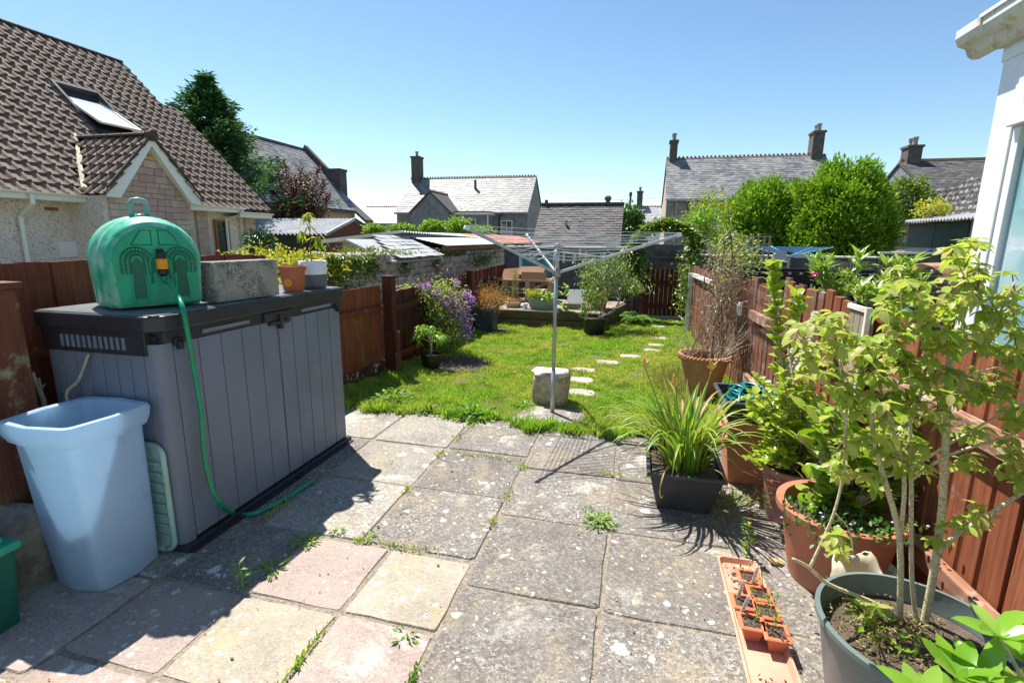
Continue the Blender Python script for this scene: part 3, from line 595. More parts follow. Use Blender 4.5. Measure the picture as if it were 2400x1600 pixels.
b = B(); b.lathe([(.014, -.06), (.022, -.05), (.022, -.03), (.018, -.026), (.018, .024), (.02, .03), (.018, .05), (.008, .07)], 14, hc); b.bar(hc+V((0, 0, .055)), hc+V((0, 0, .055))-nd*.05, .03, .03); cn = b.obj('connector', M['black'], hose, smooth=False)
B().lathe([(.0225, -.026), (.0245, -.02), (.0245, .018), (.0225, .024)], 18, hc, caps=(True, True)).obj('collar', M['amber'], cn, smooth=False)

# ------------------------------------------------------------------ things on the lid
n = NT('rough_concrete'); co = n.coord('o'); c = n.ramp(n.sep(n.voro(co, 170))[0], [(0, (.08, .075, .065)), (.5, (.30, .28, .24)), (1, (.58, .55, .5))]); c = n.mix(n.ramp(n.noise(co, 9, 5), [(.4, 0.), (.6, .6)]), c, (.10, .09, .08)); c = n.mix(n.ramp(n.noise(co, 5, 5), [(.5, 0.), (.6, .55)]), c, (.45, .43, .37))
n.bump(n.noise(co, 190, 3), .9, .006); M['concrete'] = n.fin(c, .95, 0, .2)
b = B(); bd = (V((-2.13, 2.665, 0))-V((-2.17, 2.20, 0))).normalized(); bs = V((bd.y, -bd.x, 0)); bc = V((-2.20, 2.43, Z+.108))
b.obox(bc, bd, bs, (0, 0, 1), .44, .12, .215); tag(b.obj('concrete_block', M['concrete'], bevel=.006), 'rough grey concrete block weighing down the cabinet lid', 'concrete block')
M['terra_pl'] = plain('terracotta_plastic', (.41, .155, .09), .5, .12, 5, .1, 40, .001, dirt=(.5, .3, .2), dirt_amt=(.62, .85)); M['terra'] = plain('terracotta', (.47, .19, .11), .8, .15, 5, .35, 50, .003, dirt=(.6, .42, .33), dirt_amt=(.58, .8))
def pot(t, c, rb, rt, h, mat, rim=.02, th=.006, n_=32, sq=None, soil=.85, name='pot', rimw=.006, sx=1, sy=1):
    b = B(); b.lathe([(rb, 0), (rb+(rt-rb)*((h-rim)/h), h-rim), (rt+rimw, h-rim+.003), (rt+rimw, h-.003), (rt+rimw-.003, h), (rt-th, h), (rt-th, h-rim), (rb+(rt-rb)*soil-th, h*soil-.01)], n_, c, sx, sy, sq=sq)
    o = b.obj(name, mat, t, smooth=False); o.data.polygons.foreach_set('use_smooth', [len(p.vertices) == 4 for p in o.data.polygons])
    es = o.modifiers.new('edge', 'EDGE_SPLIT'); es.split_angle = math.radians(35)
    if soil: B().lathe([(rb+(rt-rb)*soil-th*.7, h*soil-.012), (.001, h*soil+.0)], n_, c, sx, sy, caps=(False, False), sq=sq).obj('soil', M['soil'], t)
    return o
pc = V((-2.20, 2.88, Z)); t = thing('flower_pot', 'empty terracotta plastic pot with round yellow price sticker on the lid', 'plant pot', pc)
po = pot(t, pc, .062, .082, .165, plain('bright_terracotta_plastic', (.40, .11, .045), .45, .1, 5, .05), .03, .003, soil=.3)
sd = (V((0, 0, 0))-pc); sd.z = 0; sd.normalize(); sdir = (sd+V((-.35, -.3, 0))).normalized(); sx_ = V((-sdir.y, sdir.x, 0)); cc = pc+sdir*.0715+V((0, 0, .058)); upn = (V((0, 0, 1))+sdir*.12).normalized()
b = B(); b.prism([cc+sx_*math.cos(a)*.025+upn*math.sin(a)*.025 for a in [2*math.pi*k/20 for k in range(20)]], sdir*.0015); st = b.obj('sticker', M['amber'], po)
b = B()
for (x, z, w, h_) in ((-.010, .006, .012, .003), (.004, .006, .006, .003), (-.008, .0, .006, .003), (.003, .0, .010, .003), (-.002, -.008, .014, .0015)): b.obox(cc+sx_*x+upn*z+sdir*.002, sx_, upn, sdir, w, h_, .0006)
b.obj('lettering', plain('sticker_print', (.5, .05, .02), .6, .1), st)
pc = V((-2.21, 3.11, Z)); t = thing('flower_pot', 'white and slate grey two-tone pot holding a young leafy sapling', 'plant pot', pc)
b = B(); b.m(0); b.lathe([(.082, 0), (.087, .02), (.091, .095)], 28, pc); b.m(1); b.lathe([(.091, .0955), (.094, .185), (.09, .188), (.084, .185), (.084, .15)], 28, pc, caps=(False, False)); b.obj('pot', [plain('slate_band', (.10, .115, .15), .45, .1), M['white']], t, smooth=True); B().lathe([(.084, .16), (.001, .165)], 20, pc, caps=(False, False)).obj('soil', M['soil'], t)
M['bark'] = plain('bark', (.20, .13, .08), .85, .3, 30, .5, 90, .003); M['sapleaf'] = leafmat('sapling_leaf', (.22, .34, .03), (.38, .46, .05), (.5, .42, .08), .5)
sap = thing('sapling', 'young sapling with drooping lance leaves growing in the two-tone pot', 'sapling', pc+V((0, 0, .16)))
tp = pc+V((-.035, -.02, .50)); stem = smooth_pts([pc+V((0, 0, .16)), pc+V((-.01, 0, .26)), pc+V((.005, -.01, .38)), tp]); B().tube(stem, [.0045-.003*i/len(stem) for i in range(len(stem))], 6).obj('stem', M['bark'], sap, smooth=True)
lm = leafmesh('lance', M['sapleaf'], 1, .36, .1, .55); 
for br, bl in ((.28, (.07, .02, .02)), (.35, (-.06, -.03, .04)), (.4, (.03, -.07, .03)), (.33, (.05, .05, .03)), (.45, (-.04, .02, .05)), (.5, (.0, 0, .01)), (.22, (-.04, -.05, .0))):
    a0 = pc+V((0, 0, br)); a1 = a0+V(bl); B().tube([a0, a1], .0022, 5).obj('twig', M['bark'], sap)
    for k in range(7):
        a = rn(0, 6.28); place_leaf(lm, a0.lerp(a1, rn(.5, 1)), (math.cos(a), math.sin(a), rn(-.9, .3)), rn(.05, .085), sap)

# ------------------------------------------------------------------ bin, tray, box, rocks, branches
n = NT('blue_bin_plastic'); co = n.coord('w'); c = n.mix(n.ramp(n.noise(co, 6, 7, .7), [(.35, 0.), (.7, .5)]), (.54, .70, .86), (.64, .77, .88)); c = n.mix(n.ramp(n.noise(co, 16, 7, .7), [(.55, 0.), (.72, .55)]), c, (.30, .34, .33)); c = n.mix(n.ramp(n.noise(n.coord('w', (9, 9, 1.2)), 3, 6, .7), [(.58, 0.), (.75, .4)]), c, (.28, .32, .30)); c = n.mix(n.ramp(n.noise(co, 70, 4, .7), [(.66, 0.), (.72, .5)]), c, (.2, .2, .18))
n.bump(n.noise(co, 60, 3), .12, .002); n.b.inputs['Subsurface Weight'].default_value = .25; n.b.inputs['Subsurface Radius'].default_value = (.02, .03, .04); M['bin'] = n.fin(c, .38); _tr = n.t.nodes.new('ShaderNodeBsdfTranslucent'); _tr.inputs[0].default_value = (.55, .75, .9, 1); _ms = n.t.nodes.new('ShaderNodeMixShader'); _ms.inputs[0].default_value = .5; n.link(n.b.outputs[0], _ms.inputs[1]); n.link(_tr.outputs[0], _ms.inputs[2]); n.link(_ms.outputs[0], n.out.inputs[0])
bb = thing('waste_bin', 'tall pale blue plastic bin with thick rim and wet grime, no lid', 'bin', (-2.345, 1.62, 0))
def rsec(x0, x1, y0, y1, z, r=.04, bulge=.02, n_=5):
    pts = []; cs = [(x1-r, y0+r, -90), (x1-r, y1-r, 0), (x0+r, y1-r, 90), (x0+r, y0+r, 180)]
    for ci, (cx, cy, a0) in enumerate(cs):
        for k in range(n_+1):
            a = math.radians(a0+90*k/n_); pts.append((cx+r*math.cos(a), cy+r*math.sin(a), z))
        nx = cs[(ci+1) % 4]; mx, my = (pts[-1][0]+nx[0]+r*math.cos(math.radians(nx[2])))/2, (pts[-1][1]+nx[1]+r*math.sin(math.radians(nx[2])))/2
        out = V((mx-(x0+x1)/2, my-(y0+y1)/2, 0)).normalized()*bulge; pts.append((mx+out.x, my+out.y, z))
    return pts
secs = []; BH = .79
def bs_(f_, z, o=0.): # interpolate base->rim
    a = (-2.49, -2.20, 1.46, 1.745); c = (-2.52, -2.185, 1.42, 1.74); q = [a[i]*(1-f_)+c[i]*f_ for i in range(4)]; return rsec(q[0]-o, q[1]+o, q[2]-o, q[3]+o, z)
for f_, z, o in ((0, .0, -.012), (0, .01, 0), (.3, .24, .003), (.88, .69, .004), (.9, .70, .018), (1, .735, .028), (1, .775, .032), (1, BH, .026), (1, BH+.004, .012), (1, BH-.005, .0), (1, .72, -.004), (.2, .15, -.012), (.1, .06, -.012)): secs.append(bs_(f_, z, o))
k = len(secs[0]); b = B(); b.add([p for s in secs for p in s], [(i*k+j, i*k+(j+1) % k, (i+1)*k+(j+1) % k, (i+1)*k+j) for i in range(len(secs)-1) for j in range(k)]+[tuple(range(k-1, -1, -1)), tuple(range((len(secs)-1)*k, len(secs)*k))])
_b = b.obj('bin', M['bin'], bb, smooth=True); _e = _b.modifiers.new('edge', 'EDGE_SPLIT'); _e.split_angle = math.radians(48)
b = B(); q = bs_(.6, .52, -.014); b.add(q, [tuple(range(len(q)))]); 
M['litter'] = plain('leaf_litter', (.10, .07, .05), .9, .4)
P = [(rn(-2.5, -2.22), rn(1.5, 1.78), .0) for _ in range(60)]; leafcloud('debris', [(x, y, .08) for x, y, z in P], rdir(60, (0, 0, 0)), .03, .012, M['litter'], bb)
M['mint'] = plain('mint_plastic', (.33, .5, .43), .5, .15, 6, .1, dirt=(.25, .22, .17), dirt_amt=(.55, .75))
t = thing('plastic_tray', 'pale mint plastic tray standing on edge between bin and cabinet', 'tray', (-2.38, 1.79, 0))
def rr(x0, x1, z0, z1, r, y, n_=5):
    pts = []
    for (cx, cz, a0) in ((x1-r, z0+r, -90), (x1-r, z1-r, 0), (x0+r, z1-r, 90), (x0+r, z0+r, 180)):
        for k in range(n_+1): a = math.radians(a0+90*k/n_); pts.append((cx+r*math.cos(a), y, cz+r*math.sin(a)))
    return pts
tx0, tx1, tz1 = -2.60, -2.145, .58
B().prism(rr(tx0+.02, tx1-.02, .02, tz1-.02, .05, 1.785), (0, .006, 0)).obj('panel', M['mint'], t)
b = B(); b.tube([V(p) for p in rr(tx0+.012, tx1-.012, .014, tz1-.012, .055, 1.782)]+[V(rr(tx0+.012, tx1-.012, .014, tz1-.012, .055, 1.782)[0])], .013, 8); b.obj('rim', M['mint'], t, smooth=True)
for k in range(8): B().tube([(tx0+.05, 1.778, .09+k*.055), (tx1-.03, 1.778, .09+k*.055)], .007, 6).obj('rib', M['mint'], t)
M['gbox'] = plain('dark_green_box', (.01, .10, .065), .35, .2, 4, .05); M['gbox_lid'] = plain('green_box_lid', (.02, .3, .19), .3, .2, 4, .05)
t = thing('storage_box', 'dark green plastic box with brighter lid at the left foreground', 'box', (-2.58, 1.09, 0))
b = B(); b.add([(-2.78, .92, 0), (-2.36, .92, 0), (-2.36, 1.25, 0), (-2.78, 1.25, 0), (-2.8, .90, .33), (-2.34, .90, .33), (-2.34, 1.27, .33), (-2.8, 1.27, .33)], [(3, 2, 1, 0), (4, 5, 6, 7), (0, 1, 5, 4), (1, 2, 6, 5), (2, 3, 7, 6), (3, 0, 4, 7)]); b.obj('box', M['gbox'], t, bevel=.012)
b = B(); b.box(-2.815, -2.325, .885, 1.285, .325, .36); b.box(-2.78, -2.36, .92, 1.25, .355, .385); b.obj('lid', M['gbox_lid'], t, bevel=.01)
n = NT('boulder'); co = n.coord('w'); c = n.mix(n.ramp(n.noise(co, 12, 7, .65), [(.4, 0.), (.6, 1.)]), (.2, .17, .13), (.34, .32, .27)); c = n.mix(n.ramp(n.noise(co, 6, 4), [(.5, 0.), (.7, .7)]), c, (.12, .15, .06)); n.bump(n.noise(co, 25, 5), .7, .01); M['rock'] = n.fin(c, .9)
tag(B().rock((-2.72, 1.50, .12), .36, .30, .46, .18, 9, 14, 3).obj('boulder', M['rock'], smooth=True), 'rough grey-brown boulder on the gravel behind the blue bin', 'boulder')
tag(B().rock((-3.0, 1.42, .05), .30, .22, .26, .2, 8, 12, 8).obj('boulder', M['rock'], smooth=True), 'smaller half-buried boulder at the left edge beside the green box', 'boulder')
M['twig'] = plain('bare_twig', (.45, .38, .27), .8, .3, 30, .6, 80, .004)
def branch(label, pts, r0, r1, extra=()):
    P = smooth_pts(pts); t = thing('dead_branch', label, 'branch', pts[0]); B().tube(P, [r0+(r1-r0)*i/(len(P)-1) for i in range(len(P))], 8).obj('stem', M['twig'], t, smooth=True)
    for e in extra: B().tube(e, [.006, .003], 5).obj('twig', M['twig'], t)
branch('pale gnarled dead branch rising behind the blue bin near the post', [V((-2.62, 1.84, .2)), D(118, 1000, 2.36), D(103, 940, 2.36), D(88, 905, 2.36), D(75, 872, 2.36)], .014, .009, [(D(100, 930, 2.36), D(92, 885, 2.36)), (D(92, 915, 2.36), D(105, 900, 2.36))])
branch('slender dead stick leaning up against the cabinet behind the blue bin', [V((-2.50, 1.77, .3)), D(160, 945, 2.33), D(185, 890, 2.33), D(208, 828, 2.33)], .010, .006)
branch('curved brown root crossing above the boulder at the left edge', [V((-3.0, 1.5, .12)), V((-2.9, 1.56, .33)), V((-2.78, 1.64, .40)), V((-2.66, 1.7, .46))], .02, .012)
branch('thin bare twig low on the left edge', [V((-3.0, 1.5, .52)), V((-2.86, 1.58, .56)), V((-2.72, 1.66, .62))], .008, .004)
# ------------------------------------------------------------------ bungalow on the left
n = NT('pebbledash'); w = n.coord('w'); v = n.sep(n.voro(w, 42))[0]; c = n.ramp(v, [(0, (.42, .34, .30)), (.10, (.62, .53, .48)), (.22, (.77, .68, .63)), (1, (.82, .74, .69))], 'CONSTANT'); c = n.mix(n.ramp(n.noise(w, 1.1, 4), [(.4, 0.), (.7, .25)]), c, (.5, .42, .37))
n.bump(n.voro(w, 24, 'Distance'), .8, .02); M['dash'] = n.fin(c, .95, 0, .1)
n = NT('block_stone'); co = n.offs(n.coord('o')); r = n.rand(); c = n.ramp(r, [(0, (.42, .27, .24)), (.3, (.52, .38, .33)), (.55, (.45, .38, .33)), (.8, (.56, .46, .40)), (1, (.38, .25, .24))]); c = n.mix(n.ramp(n.noise(co, 9, 6, .65), [(.35, 0.), (.7, .4)]), c, (.5, .46, .42)); c = n.mix(n.ramp(n.noise(n.coord('w'), 1.6, 4), [(.45, 0.), (.6, .5)]), c, (.42, .24, .22)); n.bump(n.noise(co, 20, 5), .8, .02); M['block'] = n.fin(c, .9)
n = NT('roof_tile_brown'); co = n.offs(n.coord('o')); r = n.rand(); c = n.ramp(n.math('FRACT', n.math('ADD', r, n.island())), [(0, (.15, .11, .085)), (.5, (.185, .135, .108)), (1, (.22, .165, .135))]); c = n.mix(n.ramp(n.noise(n.coord('w'), 9, 6, .7), [(.48, 0.), (.68, .55)]), c, (.28, .23, .19)); c = n.mix(n.ramp(n.noise(n.coord('w'), 28, 4, .7), [(.62, 0.), (.7, .5)]), c, (.06, .05, .045)); n.bump(n.noise(co, 60, 4), .4, .006); M['tile'] = n.fin(c, .85, 0, .3)
M['ridge'] = plain('ridge_tile_dark', (.06, .045, .038), .85, .3, 6, .4, 40, .006, dirt=(.17, .14, .1), dirt_amt=(.5, .8)); M['mortar'] = plain('pale_mortar', (.62, .58, .42), .9, .2, 9, .5, 40, .01)
M['upvc'] = plain('white_upvc', (.8, .79, .78), .35, .03, 3, 0, dirt=(.5, .46, .4), dirt_amt=(.72, .95)); M['brownwin'] = plain('brown_window_frame', (.33, .10, .035), .5, .15, 5, .05)
M['brownrev'] = plain('pinkish_reveal', (.55, .42, .36), .85, .1)
def glassmat(name, c, refl=.6, rough=.04, dark=(.02, .03, .04)):
    n = NT(name); w = n.coord('w'); cc = n.mix(n.ramp(n.noise(w, 1.3, 2), [(.4, 0.), (.6, 1.)]), dark, c); n.fin(cc, rough, 0, .9); n.b.inputs['Coat Weight'].default_value = refl; n.b.inputs['Coat Roughness'].default_value = .02; return n.mat
M['glass_dark'] = glassmat('window_glass_dark', (.05, .07, .07)); M['glass_blue'] = glassmat('window_glass_blue', (.10, .16, .22), .9)
ho = thing('bungalow', 'brown-tiled bungalow with stone gable porch beyond the tall red fence', 'house', (-15.5, 11, -.1))
EX, EZ, RX, RZ = -13.5, 2.55, -18.6, 7.65; YE, YE2 = 15.85, 16.5     # eave, ridge, verge
B().box(-20, -14.0, -2, YE-.25, -.1, 2.5).obj('wall', M['dash'], ho)
# end wall with gable
b = B(); b.prism([(-14.0, YE-.24, 2.4), (-18.6, YE-.24, 7.2), (-23.2, YE-.24, 2.4)], (0, -.25, 0)); b.obj('wall', M['dash'], ho)
B().box(-20, -13.9, YE-.26, YE2-.28, -.1, 2.4).obj('wall', M['dash'], ho)
# roof deck
s2 = math.sqrt(2); b = B()
b.prism([(EX+.05, YE, EZ-.11), (RX, YE, RZ-.16), (-23.7, YE, EZ-.11), (-23.7, YE, EZ-.22), (RX, YE, RZ-.28), (EX+.05, YE, EZ-.22)], (0, -19, 0)); b.obj('roof', M['ridge'], ho)
b = B(); b.prism([(EX+.05, YE2, EZ-.11), (-17.15, YE2, 6.09), (-20, YE2, 3.2), (-20, YE2, 3.0), (-17.15, YE2, 5.9), (EX+.05, YE2, EZ-.22)], (0, -.8, 0)); b.obj('roof', M['ridge'], ho)
TW, TG = .30, .345
def tile_mesh(lo=False):
    # local: X across (0..TW), Y up the slope (0..TG*1.12), Z normal
    prof = [(0, .0), (.03, .004), (.165, .002), (.185, .025), (.21, .058), (.24, .070), (.27, .058), (.305, .010)]
    L = TG*1.13; th = .05; vs = []; n_ = len(prof)
    for (y, dz) in ((0, .056), (L, -.006)):
        for (x, z) in prof: vs.append((x, y, z+dz))
    for (x, z) in prof: vs.append((x, 0, z+.056))
    for (x, z) in prof: vs.append((x, 0.004, z+.056-th))
    fs = [(i, i+1, n_+i+1, n_+i) for i in range(n_-1)]+[(3*n_+i, 3*n_+i+1, 2*n_+i+1, 2*n_+i) for i in range(n_-1)]
    return vs, fs
tv, tf = tile_mesh(); tme = bpy.data.meshes.new('roof_tile'); tme.from_pydata(tv, [], tf); tme.materials.append(M['tile'])
tme.polygons.foreach_set('use_smooth', [i < 7 for i in range(len(tf))]); tme.update()
SKY = (12.0, 13.3, -16.75, -15.35)   # y0,y1,x top,x bottom
def on_main(x, y): return not (SKY[0]-.1 < y < SKY[1]+.05 and SKY[2]-.1 < x < SKY[3]+.05) and not (x > -15.1 and abs(y-11.3) < (x+15.2)*.78)
cands = []
X0, U, N_ = V((0, -1, 0)), V((-1, 0, 1)).normalized(), V((1, 0, 1)).normalized()
# main slope: across = +y, up = U ; use frame (x=+y dir)
F_main = frame3((0, 1, 0), (-1/s2, 0, 1/s2), (1/s2, 0, 1/s2))
nrow = int(math.hypot(EX-RX, RZ-EZ)/TG)
for r in range(nrow+1):
    up_ = r*TG-.05; x, z = EX+.06-up_/s2, EZ-.06+up_/s2
    ymax = YE2 if z < 5.9 else YE
    k = 0; y = ymax-TW+.03
    while y > 5.2:
        if on_main(x-.1, y+.15): cands.append((V((x, y, z)), F_main))
        y -= TW
PGX, PGZ, PY, PW, PE = -12.55, 4.08, 11.3, 1.32, 2.55    # porch ridge front x, ridge z, y, half width, eave z
ps = math.atan2(PGZ-PE, PW); F_l = frame3((1, 0, 0), (0, math.cos(ps), math.sin(ps)), (0, -math.sin(ps), math.cos(ps))); F_r = frame3((-1, 0, 0), (0, -math.cos(ps), math.sin(ps)), (0, math.sin(ps), math.cos(ps)))
prow = int(math.hypot(PW, PGZ-PE)/TG)+1
for r in range(prow):
    up_ = r*TG-.06
    for c_ in range(10):
        x = PGX-TW*(c_+1)
        y, z = PY-PW+up_*math.cos(ps), PE+up_*math.sin(ps)
        if z > 2.5+(-13.5-x)-.25: cands.append((V((x, y, z)), F_l))
        if z > 2.5+(-13.5-x)-.25 and c_ < 5: cands.append((V((x+TW, PY+PW-up_*math.cos(ps), z)), F_r))
cands = [c_ for c_ in cands if c_[0].y > 6.2]
cands.sort(key=lambda c_: (c_[0]-V((0, 0, CAM_H))).length)
def infr(p):
    d = p-V((0, 0, CAM_H)); zc = d.dot(FW); return zc > 0 and abs(d.dot(RT)/zc*FPX) < 1215 and d.dot(UP)/zc*FPX < 815
cands = [c_ for c_ in cands if infr(c_[0]) or infr(c_[0]+V((0, .3, .2)))]
for (p, Fm) in cands[:298]: link('roof_tile', tme, ho, p, Fm)
vs = []; lp = []; tva = np.array(tv)
for i, (p, Fm) in enumerate(cands[298:]):
    vs.append(tva @ np.array(Fm).T + np.array(p)); 
    for f_ in tf: lp += [q+i*len(tv) for q in f_]
if vs: npmesh('roof_tiles', np.concatenate(vs), 4, lp, M['tile'], ho, kind='stuff')
# ridge tiles
for k in range(26):
    y = YE-.46*k-.44
    if y < 5: break
    b = B(); pts = [(math.cos(a)*.13, math.sin(a)*.10) for a in [math.pi*j/6 for j in range(7)]]; b.prism([(RX+px, y, RZ+.0+pz) for px, pz in pts], (0, .44, 0)); b.obj('ridge_tile', M['ridge'], ho, bevel=.008)
for k in range(2):
    y = YE2-.40*(k+1); b = B(); b.prism([(-17.15+px, y, 6.12+pz) for px, pz in pts], (0, .38, 0)); b.obj('ridge_tile', M['ridge'], ho, bevel=.008)
for k in range(6):
    x = PGX-.46*(k+1); b = B(); b.prism([(x, PY+px, PGZ+.03+pz) for px, pz in pts], (.44, 0, 0)); b.obj('ridge_tile', M['ridge'], ho, bevel=.008)
# valley flashing
va, vb = V((-15.15, PY, 4.17)), V((-13.42, PY-PW+.02, 2.62)); b = B(); nn = V((.7, -.35, .7)).normalized()
P = [va.lerp(vb, k/9)+V((rn(-.02, .02), rn(-.03, .03), .05)) for k in range(10)]; b.tube(P, [rn(.045, .075) for _ in P], 6); b.obj('valley_mortar', M['mortar'], ho)
# porch gable wall: stones laid in courses
gx = PGX-.22
b = B(); b.prism([(gx-.08, PY-PW+.13, -.1), (gx-.08, PY+PW-.13, -.1), (gx-.08, PY+PW-.13, PE), (gx-.08, PY, PGZ-.12), (gx-.08, PY-PW+.13, PE)], (-1.0, 0, 0)); pw = b.obj('porch_wall', M['brownrev'], ho)
b = B(); b.prism([(gx-.1, PY-PW+.02, PE-.05), (gx-.1, PY+PW-.02, PE-.05), (gx-.1, PY, PGZ-.1)], (-2.3, 0, 0)); b.obj('roof', M['ridge'], ho)
z = .9; row = 0
while z < PGZ-.1:
    h_ = RND.choice([.13, .15, .19]); half = PW-.13 if z+h_ < PE else (PW-.13)*(PGZ-.12-(z+h_*.7))/(PGZ-.12-PE)
    y = PY-half
    while y < PY+half-.06 and half > .05:
        w_ = min(rn(.2, .48), PY+half-y)
        if PY+half-(y+w_) < .1: w_ = PY+half-y
        B().box(gx-.09, gx-.03+rn(-.008, .012), y+.005, y+w_-.005, z+.005, z+h_-.005).obj('stone', M['block'], pw, bevel=.006); y += w_
    z += h_; row += 1
B().box(gx-.04, gx-.005, PY-.13, PY+.13, 3.52, 3.60).obj('vent', plain('ochre_vent', (.6, .38, .12), .6), pw)
# bargeboards
for sg in (-1, 1):
    y0, y1 = PY+sg*(PW+.05), PY; b = B(); b.prism([(gx+.13, y0, PE-.09), (gx+.13, y0, PE+.12), (gx+.13, y1, PGZ+.01), (gx+.13, y1, PGZ-.22), (gx+.13, PY+sg*(PW-.28), PE-.09)], (.035, 0, 0)); b.obj('bargeboard', M['upvc'], ho)
    B().prism([(gx-.14, y0, PE-.09), (gx-.14, PY+sg*(PW-.2), PE-.09), (gx-.14, PY, PGZ-.22), (gx-.14, PY, PGZ-.18)], (.26, 0, 0)).obj('soffit', M['upvc'], ho)
    b = B(); b.prism([(gx+.17, y0-sg*-.02, PE+.10), (gx+.17, y0, PE+.17), (gx+.17, y1, PGZ+.10), (gx+.17, y1, PGZ+.0)], (.05, 0, 0)); b.obj('verge', M['ridge'], ho)
b = B(); b.tube([(gx+.1, PY, PGZ+.03), (gx+.27, PY, PGZ+.03)], .14, 14); b.obj('ridge_end', M['ridge'], ho)
# gutters, fascia, soffit
def gutter(x, y0, y1, z, n_='gutter'):
    b = B(); pr_ = [(math.cos(a)*.055, math.sin(a)*.055) for a in [math.pi+math.pi*j/6 for j in range(7)]]
    b.prism([(x+.055+px, y0, z+pz) for px, pz in pr_], (0, y1-y0, 0)); b.obj(n_, M['upvc'], ho); B().box(x-.03, x, y0, y1, z-.17, z+.01).obj('fascia', M['upvc'], ho); B().box(-14.05, x-.03, y0, y1, z-.17, z-.15).obj('soffit', M['upvc'], ho)
gutter(-13.38, -2, 10.02, 2.5); gutter(-13.38, 12.58, 15.2, 2.5); gutter(-13.30, 14.95, YE2, 2.36)
b = B(); b.tube([(-13.32, 8.78, 2.44), (-13.32, 8.78, 2.25), (-13.9, 8.86, 1.95), (-13.93, 8.86, 0)], .05, 10); b.obj('downpipe', M['upvc'], ho, smooth=False)
b = B(); b.tube([(-13.32, 15.05, 2.42), (-13.32, 15.1, 2.3), (-13.86, 14.9, 2.12), (-13.88, 14.9, 0)], .045, 10); b.obj('downpipe', M['upvc'], ho)
# porch side wall (pebble dash) left of the gable, piers and windows right of it
B().box(-14.0, gx-.1, 10.0-.02, PY-PW+.128, -.1, 2.5).obj('wall', M['dash'], ho)
def pier(y0, y1, x, z1=2.35):
    p_ = B().box(x-.3, x-.02, y0, y1, -.1, z1).obj('pier', M['brownrev'], ho); z = .8; k = 0
    while z < z1-.02:
        w_ = (y1-y0)*(.62 if k % 2 else .38); B().box(x-.03, x+.012, y0+.004, y0+w_-.004, z+.004, min(z+.2, z1)-.004).obj('stone', M['block'], p_, bevel=.006); B().box(x-.03, x+.01, y0+w_+.004, y1-.004, z+.004, min(z+.2, z1)-.004).obj('stone', M['block'], p_, bevel=.006); z += .2; k += 1
pier(13.75, 14.2, -13.93); pier(15.72, 16.2, -13.80)
def window_x(t, x, y0, y1, z0, z1, fm, gm, name='window', bars=(), hb=(), fw=.06, sill=True, d=.05):
    """window in a wall whose outside faces +x"""
    b = B(); b.box(x-.02, x+d, y0, y0+fw, z0, z1); b.box(x-.02, x+d, y1-fw, y1, z0, z1); b.box(x-.02, x+d, y0+fw, y1-fw, z1-fw, z1); b.box(x-.02, x+d, y0+fw, y1-fw, z0, z0+fw)
    for q in bars: b.box(x-.01, x+d*.9, q-.02, q+.02, z0+fw, z1-fw)
    for q in hb: b.box(x-.01, x+d*.9, y0+fw, y1-fw, q-.02, q+.02)
    fr = b.obj(name, fm, t, bevel=.004); B().box(x-.01, x+.012, y0+fw, y1-fw, z0+fw, z1-fw).obj('pane', gm, fr)
    if sill: B().box(x-.02, x+.12, y0-.06, y1+.06, z0-.05, z0-.002).obj('sill', fm, fr)
    return fr
B().box(-14.0, -13.95, 12.55, 13.2, .3, 2.2).obj('reveal', M['brownrev'], ho)
window_x(ho, -13.97, 12.62, 13.1, .35, 2.1, M['brownwin'], M['glass_dark'], sill=False)
window_x(ho, -13.94, 14.45, 15.05, .95, 2.08, M['brownwin'], M['glass_dark'])
B().box(-14.0, -13.93, 9.6, 10.2, 1.0, 1.38).obj('meter_box', M['upvc'], ho)
B().box(-14.0, -13.985, 9.45, 9.75, 2.12, 2.2).obj('vent', plain('brick_vent', (.3, .1, .05), .8), ho)
# skylight: outer frame on the roof, sash swung open
def rp(x, y, o=0.): z_ = EZ+(EX-x); return V((x, y, z_))+V((1, 0, 1)).normalized()*o
y0, y1, xt, xb = SKY; wf = B()
for (a_, b_) in ((rp(xt, y0, .06), rp(xb, y0, .06)), (rp(xt, y1, .06), rp(xb, y1, .06)), (rp(xt, y0, .06), rp(xt, y1, .06)), (rp(xb, y0, .06), rp(xb, y1, .06))): wf.bar(a_, b_, .09, .16, (1, 0, 1))
sk = wf.obj('skylight', plain('skylight_grey', (.05, .05, .055), .5), ho)
B().quad(rp(xt, y0, -.02), rp(xb, y0, -.02), rp(xb, y1, -.02), rp(xt, y1, -.02)).obj('dark_opening_sheet', plain('painted_dark_interior', (.03, .03, .03), .9), sk)  # dark sheet painted for the unlit room under the open sash
ax = (rp(xt, y0, .1)+rp(xb, y0, .1))/2; up_ = V((-1, 0, 1)).normalized(); Rm = Matrix.Rotation(math.radians(-14), 3, 'Y'); sl = Rm @ up_; hl = (rp(xt, y0)-rp(xb, y0)).length/2*.96
ca_, cb_ = ax+V((0, .05, .04)), ax+V((0, y1-y0-.05, .04)); b = B()
for (p, q) in ((ca_+sl*hl, cb_+sl*hl), (ca_-sl*hl, cb_-sl*hl), (ca_+sl*hl, ca_-sl*hl), (cb_+sl*hl, cb_-sl*hl)): b.bar(p, q, .07, .06, (1, 0, 1))
b.obj('sash', M['upvc'], sk); gsk = NT('skylight_sky_reflection'); gsk.fin((.66, .70, .74), .08, 0, 1.0); b = B(); b.quad(ca_+sl*hl, ca_-sl*hl, cb_-sl*hl, cb_+sl*hl); b.obj('pane', gsk.mat, sk)  # pale glass base stands in for the bright sky reflection
